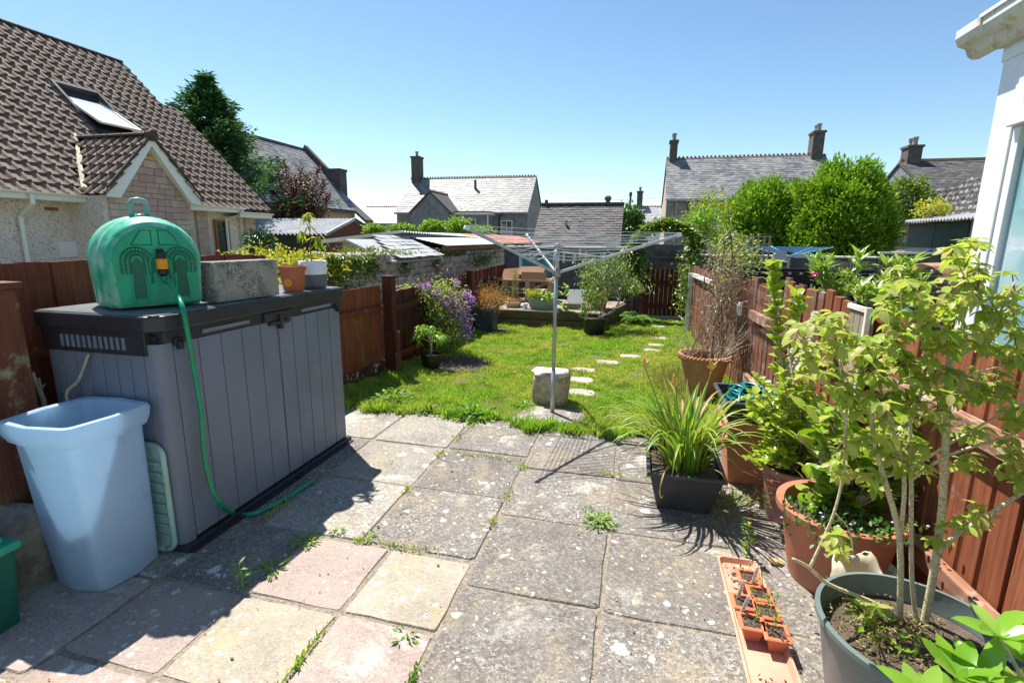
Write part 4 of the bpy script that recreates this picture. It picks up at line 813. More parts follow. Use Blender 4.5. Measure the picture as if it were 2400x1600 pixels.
# second skylight at the picture's left edge
b = B(); y0, y1 = 8.3, 9.35
for (a_, b_) in ((rp(-16.3, y0, .06), rp(-15.2, y0, .06)), (rp(-16.3, y1, .06), rp(-15.2, y1, .06)), (rp(-16.3, y0, .06), rp(-16.3, y1, .06)), (rp(-15.2, y0, .06), rp(-15.2, y1, .06))): b.bar(a_, b_, .09, .12, (1, 0, 1))
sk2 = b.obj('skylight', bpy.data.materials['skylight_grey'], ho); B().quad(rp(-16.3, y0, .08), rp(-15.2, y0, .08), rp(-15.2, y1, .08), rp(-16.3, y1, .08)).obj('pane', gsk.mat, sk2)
# ------------------------------------------------------------------ buildings beyond the gardens
def slatemat(name, c, c2, rough=.42, lich=(.42, .42, .38), la=.6):
    n = NT(name); w = n.coord('w'); col = n.ramp(n.island(), [(0, mul(c, .7)), (.5, c), (1, c2)]); col = n.mix(n.ramp(n.noise(w, .9, 7, .7), [(.45, 0.), (.65, la)]), col, lich); col = n.mix(n.ramp(n.noise(n.coord('w', (2.5, 2.5, .6)), 1, 5, .7), [(.62, 0.), (.72, .6)]), col, mul(c, .5))
    n.bump(n.noise(w, 14, 4), .4, .01); return n.fin(col, rough, 0, .35)
M['slate'] = slatemat('slate_roof', (.15, .155, .165), (.25, .25, .26), .55, (.34, .34, .31), .6); M['slate_dark'] = slatemat('dark_slate_roof', (.085, .08, .083), (.13, .122, .122), .7, (.15, .14, .12), .5); M['slate_light'] = slatemat('pale_slate', (.36, .365, .37), (.50, .50, .49), .5, (.56, .55, .5), .5)
M['render_grey'] = plain('grey_render', (.23, .235, .25), .9, .25, 1.2, .3, 12, .02, kind='w', dirt=(.12, .125, .13), dirt_amt=(.5, .7)); M['render_pink'] = plain('pinkish_render', (.5, .38, .33), .9, .1, 2, .3, 12, .02, kind='w')
M['render_pebble'] = plain('grey_brown_pebbledash', (.27, .245, .235), .95, .2, 3, .6, 20, .03, kind='w'); M['chim'] = plain('chimney_stone', (.10, .085, .08), .9, .4, 4, .5, 20, .02, kind='w', dirt=(.2, .17, .1)); M['redridge'] = plain('terracotta_ridge', (.20, .12, .095), .85, .3, 5, .2)
M['panel0'] = plain('grey_clay_pot', (.30, .28, .26), .8, .2); M['lead'] = plain('grey_metal', (.35, .36, .38), .4, .2, 5, .1, metal=.5)
def slates(name, O, e1, e2, W_, L_, w, h, mat, parent, mask=None, jit=.12, lift=.02, as_parts=None, th=.012):
    """rows of slates on a slope; O = lower left corner, e1 along the eave, e2 up the slope"""
    O, e1, e2 = V(O), V(e1).normalized(), V(e2).normalized(); nn = e1.cross(e2).normalized()
    if nn.z < 0: nn = -nn
    rows = int(L_/h+.99); vs = []; fs = []
    for r in range(rows):
        y0 = r*h; y1 = min(y0+h*1.25, L_); x = -w*(.5 if r % 2 else 0)
        while x < W_:
            a, c = max(x, 0), min(x+w, W_)
            if c-a > w*.12 and (mask is None or mask((a+c)/2, y0+h/2)):
                j = rn(-jit, jit)*lift; d0 = lift*(1+rn(-.3, .5)); g_ = w*.018; k = len(vs); dy = rn(-.06, .06)*h
                p = lambda xx, yy, zz: O+e1*xx+e2*yy+nn*zz
                q = [p(a+g_, y0+dy, d0+j), p(c-g_, y0+dy, d0-j), p(c-g_, y1, .004), p(a+g_, y1, .004), p(a+g_, y0+dy, d0+j-th), p(c-g_, y0+dy, d0-j-th)]
                if as_parts: b = B(); b.add(q, [(0, 1, 2, 3), (4, 5, 1, 0), (4, 0, 3), (1, 5, 2)]); b.obj('slate', mat, parent)
                else: vs += q; fs += [(k, k+1, k+2, k+3), (k+4, k+5, k+1, k)]
            x += w
    if not as_parts: b = B(); b.add(vs, fs); return b.obj(name, mat, parent, kind='stuff')
def window_y(t, x0, x1, y, z0, z1, fm, gm, bars=(), hb=(), fw=.07, name='window'):
    """window in a wall that faces -y"""
    b = B(); d = .04
    b.box(x0, x0+fw, y-d, y+.02, z0, z1); b.box(x1-fw, x1, y-d, y+.02, z0, z1); b.box(x0+fw, x1-fw, y-d, y+.02, z1-fw, z1); b.box(x0+fw, x1-fw, y-d, y+.02, z0, z0+fw)
    for q in bars: b.box(q-.025, q+.025, y-d*.9, y, z0+fw, z1-fw)
    for q in hb: b.box(x0+fw, x1-fw, y-d*.9, y, q-.03, q+.03)
    fr = b.obj(name, fm, t); B().box(x0+fw, x1-fw, y-.012, y+.01, z0+fw, z1-fw).obj('pane', gm, fr); B().box(x0-.06, x1+.06, y-.1, y+.01, z0-.06, z0-.002).obj('sill', fm, fr); return fr
def chimney(parent, x, y, z0, z1, sx=.5, sy=.9, pots=2, mat=None, pm=None):
    c = B().box(x-sx/2, x+sx/2, y-sy/2, y+sy/2, z0, z1-.12).obj('chimney', mat or M['chim'], parent)
    B().box(x-sx/2-.06, x+sx/2+.06, y-sy/2-.06, y+sy/2+.06, z1-.12, z1).obj('cap', mat or M['chim'], c)
    for k in range(pots):
        py = y+(k-(pots-1)/2)*.42; b = B(); b.lathe([(.13, 0), (.11, .2), (.14, .38), (.14, .42), (.1, .42)], 10, (x, py, z1)); b.obj('chimney_pot', pm or M['panel0'], c)
    return c
def house_x(name, label, x0, x1, y0, dep, ze, zr, wm, rm, sw=.28, sh=.24, chims=(), sidemat=None, zb=-.1, gutter_m=None, ridge=True, group=None, rr_=.07):
    t = thing(name, label, 'house', ((x0+x1)/2, y0+dep/2, zb), group); ym = y0+dep/2
    B().box(x0, x1, y0, y0+dep, zb, ze).obj('wall', wm, t)
    for x, dx in ((x0, .25), (x1-.25, .25)): B().prism([(x, y0+.02, ze+.003), (x, y0+dep-.02, ze+.003), (x, ym, zr-.08)], (dx-.002, 0, 0)).obj('gable', sidemat or wm, t)
    B().prism([(x0-.08, y0-.18, ze-.1), (x0-.08, ym, zr-.03), (x0-.08, y0+dep+.18, ze-.1), (x0-.08, y0+dep+.18, ze-.2), (x0-.08, ym, zr-.15), (x0-.08, y0-.18, ze-.2)], (x1-x0+.16, 0, 0)).obj('roof', M['slate_dark'], t)
    L_ = math.hypot(dep/2+.18, zr-ze+.07); slates('slates', (x0-.08, y0-.20, ze-.09), (1, 0, 0), (0, dep/2+.18, zr-ze+.07), x1-x0+.16, L_, sw, sh, rm, t)
    if ridge:
        b = B(); b.prism([(x0-.08, ym-.12, zr-.05), (x0-.08, ym, zr+.04), (x0-.08, ym+.12, zr-.05)], (x1-x0+.16, 0, 0)); x = x0
        while x < x1: b.rock((x, ym, zr+rr_), .13, .1, .14, 0, 3, 5); x += .24
        b.obj('ridge', M['redridge'], t)
    B().box(x0-.1, x1+.1, y0-.28, y0-.19, ze-.2, ze-.08).obj('gutter', gutter_m or M['lead'], t)
    for (cx, z1, sx, sy, np_) in chims: chimney(t, cx, ym, zr-.9, z1, sx, sy, np_)
    return t
# centre cottage
cc_ = house_x('cottage', 'grey rendered cottage with sunlit slate roof and one chimney, behind the stone wall', -19.0, -8.3, 38, 6, 3.58, 6.42, M['render_grey'], M['slate'], .3, .23, chims=((-18.45, 8.15, .7, .9, 1),))
gy = 35.9; b = B(); b.prism([(-16.7, gy, -.1), (-13.75, gy, -.1), (-13.75, gy, 3.4), (-15.2, gy, 4.8), (-16.7, gy, 3.4)], (0, 2.08, 0)); b.obj('wing', M['render_grey'], cc_)
b = B(); b.prism([(-13.6, gy-.1, 3.3), (-15.2, gy-.1, 4.85), (-15.2, gy-.1, 4.95), (-13.5, gy-.1, 3.38)], (0, 4.2, 0)); b.prism([(-16.85, gy-.1, 3.3), (-15.2, gy-.1, 4.85), (-15.2, gy-.1, 4.95), (-16.95, gy-.1, 3.38)], (0, 4.2, 0)); b.obj('roof', M['slate_dark'], cc_)
B().prism([(-15.3, gy-.1, 4.93), (-15.1, gy-.1, 4.93), (-15.2, gy-.1, 5.05)], (0, 4.5, 0)).obj('ridge', M['redridge'], cc_)
B().box(-13.75, -10.9, 36.6, 37.99, -.1, 3.25).obj('wing', M['render_grey'], cc_); B().box(-13.78, -10.8, 36.45, 37.97, 3.25, 3.42).obj('flat_roof', M['upvc'], cc_); B().box(-13.78, -10.8, 36.45, 37.97, 3.42, 3.5).obj('roof_edge', M['cab_dark'], cc_)
window_y(cc_, -12.95, -11.9, 36.6, 1.75, 2.95, M['upvc'], M['glass_dark'], hb=(2.55,)); window_y(cc_, -10.35, -9.45, 38, 1.2, 2.9, M['upvc'], M['glass_blue'], bars=(-9.9,), hb=(2.05,))
b = B(); b.tube([(-10.95, 36.5, 3.2), (-10.95, 36.5, -.1)], .05, 6); b.obj('downpipe', M['upvc'], cc_); b = B(); b.tube([(-10.1, 37.8, 3.4), (-10.45, 37.9, 3.2), (-10.5, 37.9, -.1)], .05, 6); b.obj('downpipe', M['black'], cc_)
b = B(); b.tube([(-13.0, 39.9, 5.2), (-13.0, 39.9, 6.1)], .1, 8); b.obj('vent_pipe', M['chim'], cc_)
# low roof left of the cottage
house_x('cottage', 'low pale slate roof seen between the garage and the grey cottage', -27.5, -20.0, 46, 5, 3.0, 4.6, M['render_grey'], M['slate_light'], .3, .24)
# dark slate outbuilding
ob = house_x('outbuilding', 'plain outbuilding with dark slate roof directly behind the back wall', -3.78, -.74, 18.5, 3.6, 1.3, 2.88, M['render_grey'], M['slate_dark'], .24, .14, ridge=False)
B().box(-3.87, -.65, 20.2, 20.42, 2.86, 2.94).obj('ridge', M['chim'], ob); b = B(); b.tube([(-2.72, 19.3, 1.9), (-2.72, 19.25, 2.25)], .05, 8); b.obj('vent_pipe', M['lead'], ob)
B().box(-3.72, -3.62, 20.2, 20.4, 2.93, 3.05).obj('finial', M['chim'], ob)
# small white house and right house
wh_ = house_x('cottage', 'small white cottage with slate roof and slim chimney between the trees', -.66, 2.6, 50, 6, 2.85, 4.75, M['upvc'], M['slate_light'], .3, .24, chims=((-.25, 6.2, .55, .7, 1),))
window_y(wh_, -.3, .6, 50, 1.2, 2.3, M['upvc'], M['glass_blue'])
rh = house_x('house', 'large slate-roofed house with two chimneys behind the cypress bushes', 1.42, 10.45, 32, 7, 3.98, 6.66, M['render_pebble'], M['slate'], .28, .21, chims=((1.75, 7.72, .45, .8, 2), (9.95, 7.95, .6, .9, 2)), sidemat=M['render_pink'])
B().box(1.38, 1.415, 32.02, 38.98, -.1, 3.97).obj('side_render', M['render_pink'], rh)
window_y(rh, 4.1, 5.3, 32, 2.3, 3.5, M['upvc'], M['glass_blue'], bars=(4.7,), hb=(2.95,)); window_y(rh, 6.5, 7.3, 32, 2.3, 3.3, M['upvc'], M['glass_blue'])
for x in (1.95, 2.6, 3.6, 6.2): b = B(); b.tube([(x, 31.9, 3.8), (x+rn(-.05, .05), 31.9, -.1)], .05 if x in (1.95, 6.2) else .025, 6); b.obj('downpipe' if x in (1.95, 6.2) else 'cable', M['lead'] if x in (1.95, 6.2) else M['black'], rh)
fr_ = house_x('house', 'distant slate-roofed house with orange ridge beside the conservatory', 13.5, 24, 29.5, 7, 4.0, 5.85, M['render_grey'], M['slate_dark'], .28, .2, ridge=False, chims=((13.95, 6.6, .65, .8, 2),))
B().box(13.45, 24.1, 32.9, 33.1, 5.8, 5.93).obj('ridge', plain('orange_ridge', (.42, .2, .1), .8, .2), fr_)
for nm, lb, X_, Y_, za, zb_, R_ in (('utility_pole', 'thin pole with fittings above the dark slate roof', -1.0, 46, 0, 5.3, .09), ('chimney_stack', 'small chimney on the ridge line behind the dark slate roof', -2.9, 46, 0, 5.0, .2)):
    b = B(); b.tube([(X_, Y_, za), (X_, Y_, zb_)], R_, 8); b.lathe([(R_*1.5, 0), (R_*1.6, .2), (R_, .35)], 8, (X_, Y_, zb_-.1)); tag(b.obj(nm, M['chim']), lb, 'pole' if nm == 'utility_pole' else 'chimney')
b = B(); P = [V((-6+k*.9, 44, 5.0-.25*math.sin(math.pi*k/9))) for k in range(10)]; b.tube(P, .014, 4); tag(b.obj('overhead_cable', M['black']), 'thin overhead cable running to the large slate-roofed house', 'cable')
# church-like hall behind the conifer
hl = thing('hall', 'long hall with steep slate roof and stone coping behind the purple tree', 'hall', (-24, 26, 0))
def PLp(u, v, X0, z0, s):
    d = ray(u, v); t = (z0+s*X0-CAM_H)/(d.z+s*d.x); return V((d.x*t, d.y*t, CAM_H+d.z*t))
hs = (1, 0, 1); HX, HZ, EZ2 = -22.0, 7.14, 3.2; HEX = HX+(HZ-EZ2)/1.0
b = B(); b.prism([(HX, 12, HZ), (HEX, 12, EZ2), (HEX, 12, EZ2-.15), (HX, 12, HZ-.15), (HX-4, 12, EZ2-.15), (HX-4, 12, EZ2)], (0, 18.9, 0)); b.obj('roof', M['slate_dark'], hl)
Ls = math.hypot(HZ-EZ2, HEX-HX); slates('slates', (HEX+.02, 30.85, EZ2+.02), (0, -1, 0), (-1, 0, 1), 13.5, Ls, .3, .22, M['slate'], hl)
B().box(HX-4, HEX-.35, 12, 30.8, -.1, EZ2-.12).obj('wall', M['render_pink'], hl)
b = B(); b.prism([(HX-.2, 30.9, HZ-.1), (HX+.05, 30.9, HZ+.38), (HX+1.75, 30.9, HZ-1.25), (HX+1.75, 30.9, HZ-1.9)], (0, .35, 0)); b.obj('coping', M['chim'], hl)
b = B(); b.box(HX+1.5, HX+2.7, 30.7, 31.5, HZ-3.4, HZ-1.25); b.box(HX+1.45, HX+2.75, 30.65, 31.55, HZ-1.36, HZ-1.2); b.obj('stack', M['chim'], hl)
b = B(); q = 31.2; b.prism([(HX+1.6, q, HZ-1.9), (HEX+.75, q, EZ2-.55), (HEX+.75, q, EZ2-.75), (HX+1.6, q, HZ-2.1)], (0, -1.0, 0)); b.obj('roof', M['slate_dark'], hl)
b = B(); b.prism([(HX, 12, HZ), (HX+.12, 12, HZ-.02), (HX+.06, 12, HZ+.14)], (0, 18.8, 0)); b.obj('ridge', M['chim'], hl)
B().box(HEX-.02, HEX+.1, 12, 31, EZ2-.16, EZ2-.04).obj('gutter', M['chim'], hl)
# garage with corrugated roof
def corrug(name, A, Bp, C, Dp, pitch, amp, mat, parent, sub=2):
    """corrugated sheet: A->B lower edge, D->C upper edge; ridges run from lower to upper edge"""
    A, Bp, C, Dp = V(A), V(Bp), V(C), V(Dp); n_ = max(4, int((Bp-A).length/pitch*6)); nn = (Bp-A).cross(Dp-A).normalized()
    if nn.z < 0: nn = -nn
    vs = []
    for i in range(n_+1):
        t = i/n_; h = nn*amp*math.sin(2*math.pi*i/6); vs += [A.lerp(Bp, t)+h, Dp.lerp(C, t)+h]
    m_ = len(vs); vs += [p-nn*.012 for p in vs]
    b = B(); b.add(vs, [(2*i, 2*i+2, 2*i+3, 2*i+1) for i in range(n_)]+[(m_+2*i, m_+2*i+1, m_+2*i+3, m_+2*i+2) for i in range(n_)]+[(2*i, m_+2*i, m_+2*i+2, 2*i+2) for i in range(n_)])
    return b.obj(name, mat, parent)
M['sheet'] = plain('grey_corrugated_sheet', (.42, .43, .44), .5, .2, 2, .1, kind='w', dirt=(.25, .24, .22), dirt_amt=(.5, .8)); M['sheet_red'] = plain('rusty_red_sheet', (.50, .15, .09), .7, .3, 2, .1, kind='w', dirt=(.45, .35, .3), dirt_amt=(.5, .7)); M['redbrick'] = plain('dark_red_brickwork', (.16, .05, .045), .9, .2, 8, .3, kind='w'); M['darkgreen'] = plain('dark_green_boards', (.018, .025, .018), .8, .3, 3, .2)
ga = thing('garage', 'garage with grey corrugated roof and dark red gable beyond the bungalow', 'garage', (-18.5, 25, 0))
gx0, gx1, gyy, gd = -18.6, -13.0, 19.2, 4.0
B().box(gx0, gx1-.05, gyy, gyy+gd, -.1, 1.65).obj('wall', M['darkgreen'], ga); B().prism([(gx1-.04, gyy+.02, -.1), (gx1-.04, gyy+gd, -.1), (gx1-.04, gyy+gd, 1.66), (gx1-.04, gyy+gd/2, 2.26), (gx1-.04, gyy+.02, 1.68)], (.2, 0, 0)).obj('gable', M['redbrick'], ga)
corrug('roof_sheet', (gx0, gyy-.25, 1.66), (gx1+.3, gyy-.25, 1.66), (gx1+.3, gyy+gd/2, 2.36), (gx0, gyy+gd/2, 2.36), .21, .045, M['sheet'], ga); corrug('roof_sheet', (gx0, gyy+gd+.25, 1.66), (gx1+.3, gyy+gd+.25, 1.66), (gx1+.3, gyy+gd/2, 2.36), (gx0, gyy+gd/2, 2.36), .21, .045, M['sheet'], ga)
B().bar((gx1+.32, gyy-.25, 1.66), (gx1+.32, gyy+gd/2, 2.36), .05, .12).obj('verge', M['lead'], ga); B().bar((gx1+.32, gyy+gd+.25, 1.66), (gx1+.32, gyy+gd/2, 2.36), .05, .12).obj('verge', M['chim'], ga)

# ------------------------------------------------------------------ rubble stone wall and lean-tos on the left
n = NT('rubble_stone'); co = n.offs(n.coord('o')); r = n.rand(); c = n.ramp(r, [(0, (.42, .31, .22)), (.3, (.55, .44, .33)), (.55, (.38, .32, .26)), (.8, (.6, .52, .42)), (1, (.48, .37, .25))]); c = n.mix(n.ramp(n.noise(co, 11, 7, .7), [(.4, 0.), (.65, .6)]), c, (.50, .45, .37)); c = n.mix(n.ramp(n.noise(n.coord('w'), 2.2, 5, .7), [(.55, 0.), (.68, .6)]), c, (.10, .095, .08)); n.bump(n.noise(co, 30, 5), .8, .012); M['rubble'] = n.fin(c, .95, 0, .15)
M['earthmortar'] = plain('wall_mortar', (.27, .22, .16), .95, .4, 9, .6, 40, .01, kind='w')
sw_ = thing('stone_wall', 'rubble stone wall with ivy running behind the low left fence', 'wall', (-3.75, 9, 0))
def wall_top(y): return (1.37-.046*(y-5) if y < 9.1 else 1.18)+.015*math.sin(y*3)
b = B(); yy = [5.4+k*.4 for k in range(23)]
vs = []; 
for y in yy: zt = wall_top(y)-.03; vs += [(-3.66, y, -.1), (-3.66, y, zt), (-4.1, y, zt), (-4.1, y, -.1)]
b.add(vs, [(4*i+j, 4*i+4+j, 4*i+4+(j+1) % 4, 4*i+(j+1) % 4) for i in range(len(yy)-1) for j in range(4)]+[(0, 1, 2, 3), (4*len(yy)-1, 4*len(yy)-2, 4*len(yy)-3, 4*len(yy)-4)]); core = b.obj('wall_core', M['earthmortar'], sw_)
z = .62; row = 0
while z < 1.3:
    h_ = rn(.10, .17); y = 5.4+rn(-.05, .1)
    while y < 13.9:
        w_ = rn(.12, .36)*(1 if y < 9 else 1.3); zc = z+h_/2+rn(-.02, .02)
        if zc+h_/2 < wall_top(y)+.03: B().rock((-3.655, y+w_/2, zc), .075, w_*1.02, h_*1.08, .22, 6, 9, int(y*37+row*11), 5.).obj('stone', M['rubble'], sw_, smooth=True)
        y += w_+.01
    z += h_; row += 1
for k in range(18):
    y = 5.5+k*.26+rn(-.05, .05); B().rock((-3.8, y, wall_top(y)-.005), .34, rn(.2, .3), .08, .15, 5, 7, k+500).obj('coping_stone', M['rubble'], sw_, smooth=True)
M['panel'] = plain('weathered_grey_panel', (.36, .33, .28), .85, .25, 3, .3, 40, .006, dirt=(.18, .16, .12), dirt_amt=(.5, .7)); M['panel_blue'] = plain('blue_grey_panel', (.24, .28, .35), .8, .2, 2, .1, dirt=(.35, .3, .25), dirt_amt=(.6, .8)); M['whitewood'] = plain('flaking_white_wood', (.72, .69, .6), .7, .1, 5, .3, 50, .004, dirt=(.45, .38, .28), dirt_amt=(.6, .75))
ls = thing('shed', 'low shed with sloping white fascia behind the stone wall', 'shed', (-5, 10.5, 0))
b = B(); b.prism([(-5.5, 8.7, -.1), (-4.32, 8.7, -.1), (-4.32, 8.7, 1.60), (-5.5, 8.7, 1.44)], (0, .06, 0)); b.obj('front_panel', M['panel'], ls); B().box(-4.36, -4.3, 8.77, 11.2, -.1, 1.60).obj('side_panel', M['panel_blue'], ls)
b = B(); b.prism([(-5.85, 8.55, 1.43), (-4.22, 8.55, 1.63), (-4.22, 8.55, 1.68), (-5.85, 8.55, 1.50)], (0, .06, 0)); b.obj('fascia', M['whitewood'], ls)
corrug('roof_sheet', (-5.85, 8.62, 1.47), (-5.85, 13.2, 1.45), (-4.2, 13.2, 1.58), (-4.2, 8.62, 1.66), .12, .015, M['sheet'], ls); B().box(-4.29, -4.25, 10.2, 12.9, 1.40, 1.56).obj('rusty_strip', M['sheet_red'], ls)
sl_ = thing('lean_to', 'lean-to roof of large pale worn slates resting on the stone wall', 'lean-to', (-4, 8.7, 1.2))
ya, yb = 6.9, 8.9; sA = V((-3.5, yb, 1.235)); e2 = V((-.85, 0, .36)); B().prism([(-3.55, ya, 1.20), (-3.55, yb, 1.20), (-4.3, yb, 1.52), (-4.3, ya, 1.52)], (0, 0, -.03)).obj('roof_deck', M['slate_light'], sl_)
slates('slates', (-3.5, yb, 1.235), (0, -1, 0), e2, yb-ya, .9, .26, .15, M['slate_light'], sl_, jit=.4, lift=.014, as_parts=True, mask=lambda x, y: x < (yb-ya)-.25-y*.9+rn(0, .2))
cg = thing('outbuilding', 'long outbuilding with corrugated roof, grey near and rusty red beyond, over the stone wall', 'outbuilding', (-4.4, 14, 0))
B().box(-5.6, -3.75, 9.15, 19.5, -.1, 1.36).obj('wall', M['earthmortar'], cg); B().box(-3.64, -3.56, 9.1, 15.8, 1.31, 1.40).obj('beam', woodmat('eaves_beam', (.2, .12, .07), (.32, .2, .12), axis='y'), cg)
for k in range(60):
    y = 10.8+(k % 20)*.27+rn(-.04, .04); z = 1.0+(k//20)*.12; B().rock((-3.72, y, z), .12, .27, .12, .15, 5, 7, k+900).obj('stone', M['rubble'], cg, smooth=True)
corrug('roof_sheet', (-3.5, 8.98, 1.42), (-3.5, 13.2, 1.42), (-4.8, 13.2, 1.66), (-4.8, 9.2, 1.66), .09, .012, plain('white_corrugated', (.55, .56, .56), .5, .15, 2, .1, kind='w', dirt=(.4, .38, .34)), cg)
corrug('roof_sheet', (-3.5, 13.22, 1.42), (-3.5, 19.5, 1.42), (-4.8, 19.5, 1.66), (-4.8, 13.22, 1.66), .14, .018, M['sheet_red'], cg)

# ------------------------------------------------------------------ back wall, gate and right-hand neighbours
M['darkwall'] = plain('dark_concrete_wall', (.085, .083, .09), .95, .35, 2.5, .5, 25, .01, kind='w', dirt=(.17, .165, .17), dirt_amt=(.45, .7))
bw = thing('back_wall', 'dark stained concrete wall across the end of the gardens', 'wall', (1.5, 11.1, 0))
B().box(-2.9, .1, 10.95, 11.2, -.1, 1.36).obj('wall_section', M['darkwall'], bw); B().box(.102, 1.1, 10.97, 11.2, -.1, 1.46).obj('wall_section', M['darkwall'], bw); B().box(1.102, 5.4, 10.95, 11.2, -.1, 1.24).obj('wall_section', M['darkwall'], bw)
B().box(.15, .95, 10.93, 10.965, 1.17, 1.21).obj('ledge', M['darkwall'], bw); B().box(1.1, 5.4, 10.9, 11.25, 1.241, 1.27).obj('coping', M['whitewood'], bw); B().box(-2.9, .1, 10.9, 11.25, 1.361, 1.39).obj('coping', M['whitewood'], bw)
gt = thing('gate', 'dark red slatted wooden gate under the ivy arch', 'gate', (.56, 10.5, 0))
gz0, gz1, gxa, gxb = .06, 1.0, .16, .86
kk = 8; 
for i in range(kk):
    x = gxa+(gxb-gxa)*i/kk; B().box(x+.006, x+(gxb-gxa)/kk-.006, 10.46, 10.485, gz0, gz1+rn(-.006, .006)).obj('slat', M['red_wood_dark'], gt)
for z in (.20, .66): B().box(gxa, gxb, 10.43, 10.458, z, z+.09).obj('rail', M['red_wood_dark'], gt)
M['lightgap'] = plain('painted_gap_sunlight', (.5, .42, .36), .8, .1)  # pale colour stands in for sunlight along the gaps between slats
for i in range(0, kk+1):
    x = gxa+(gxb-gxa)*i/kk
    if i in (1, 2, 3, 4, 5, 6, 7): B().box(x-.005, x+.005, 10.455, 10.46, gz0, gz1-.01).obj('gap_light_strip', M['lightgap'], gt)
B().box(gxa-.3, gxb+.1, 10.3, 10.6, 0, .05).obj('threshold', M['rubble'], gt)
for x in (gxa-.1, gxb+.04): B().box(x, x+.07, 10.44, 10.51, 0, 1.35).obj('post', M['red_wood_dark'], gt)
# black rail fence in the neighbouring garden
bf = thing('railing_fence', 'black railed fence in the neighbouring garden in front of the dark wall', 'fence', (2.6, 8.5, 0)); M['blackwood'] = woodmat('black_stained_wood', (.012, .012, .014), (.03, .03, .034), (.09, .09, .09), (.7, .9), axis='x')
B().box(1.12, 3.35, 8.48, 8.53, 1.09, 1.14).obj('rail', M['blackwood'], bf, bevel=.003); B().box(1.12, 3.35, 8.5, 8.54, .92, 1.05).obj('rail', M['blackwood'], bf)
B().box(1.12, 3.35, 8.56, 8.6, 0, 1.08).obj('backing', M['blackwood'], bf)
for k in range(15): x = 1.15+k*.155; B().box(x, x+.035, 8.53, 8.555, 0, 1.09).obj('baluster', M['lead'], bf)
pf_ = thing('garden_fence', 'short weathered grey-brown picket panel in front of the far dark wall', 'fence', (3.3, 10.2, 0))
for k in range(8): x = 3.0+k*.13; B().box(x, x+.115, 10.2, 10.22, 0, 1.2+rn(-.01, .01)).obj('board', M['old_wood'], pf_)
B().box(3.42, 3.55, 8.45, 8.58, 0, 1.17).obj('post', M['blackwood'], bf)
rf = thing('garden_fence', 'grey weathered board fence with pale stepped capping below the block shed', 'fence', (4.7, 9.5, 0))
M['greywood'] = woodmat('grey_weathered_wood', (.08, .075, .07), (.17, .16, .15), (.25, .24, .22), (.6, .8))
for k in range(16):
    x = 3.8+k*.14; B().box(x, x+.13, 9.5, 9.52, 0, 1.36 if x < 4.62 else 1.43).obj('board', M['greywood'], rf)
B().box(3.78, 4.63, 9.47, 9.55, 1.362, 1.39).obj('capping', M['whitewood'], rf); B().box(4.60, 6.1, 9.47, 9.55, 1.432, 1.46).obj('capping', M['whitewood'], rf)
# block shed with teal doors
M['teal'] = plain('dark_teal_paint', (.045, .085, .10), .55, .2, 2, .1, 20, .003, dirt=(.12, .15, .14), dirt_amt=(.55, .8)); n = NT('concrete_blocks'); c = n.ramp(n.rand(), [(0, (.40, .33, .30)), (.5, (.5, .42, .39)), (1, (.55, .5, .46))]); n.bump(n.noise(n.coord('o'), 50, 3), .5, .006); M['cblock'] = n.fin(c, .9)
SX = 6.6; yA, yB = Xp(2095, 530, SX).y, Xp(2300, 520, SX).y; shd = thing('shed', 'concrete block shed with dark teal double doors and corrugated roof', 'shed', (SX+1, (yA+yB)/2, 0))
yd0, yd1 = Xp(2128, 560, SX).y, Xp(2268, 560, SX).y
zt_ = 2.03
wl_ = B().box(SX+.03, SX+3, yB-1.0, yA, -.1, zt_-.02).obj('wall', M['cblock'], shd)
for (p, q) in ((yd0+.02, yA), (yB-.6, yd1-.02)):
    z = .9; k = 0
    while z < zt_-.05:
        y = p-(.2 if k % 2 else 0)
        while y < q-.02:
            a, c_ = max(y, p), min(y+.42, q)
            if c_-a > .05: B().box(SX, SX+.035, a+.004, c_-.004, z+.004, min(z+.21, zt_)-.004).obj('block', M['cblock'], shd, bevel=.003)
            y += .42
        z += .21; k += 1
ym_ = (yd0+yd1)/2
for (p, q) in ((yd1+.01, ym_-.01), (ym_+.01, yd0-.01)):
    dr = B().box(SX-.03, SX+.02, p, q, .1, zt_-.05).obj('door', M['teal'], shd, bevel=.004); B().box(SX-.045, SX-.032, p+.02 if p < ym_-.5 else q-.4, p+.4 if p < ym_-.5 else q-.02, 1.28, 1.32).obj('hinge', M['lead'], dr)
B().box(SX-.07, SX-.035, ym_-.03, ym_+.03, 1.25, 1.36).obj('padlock', M['black'], shd)
b = B()
corrug('roof_sheet', (SX-.28, yB-1.1, zt_+.0), (SX-.28, yA+.28, zt_+.0), (SX+3, yA+.28, zt_+.42), (SX+3, yB-1.1, zt_+.42), .12, .022, M['sheet'], shd)
B().box(SX-.24, SX+.0, yA+.01, yA+.2, zt_-.14, zt_-.05).obj('fascia', M['whitewood'], shd)
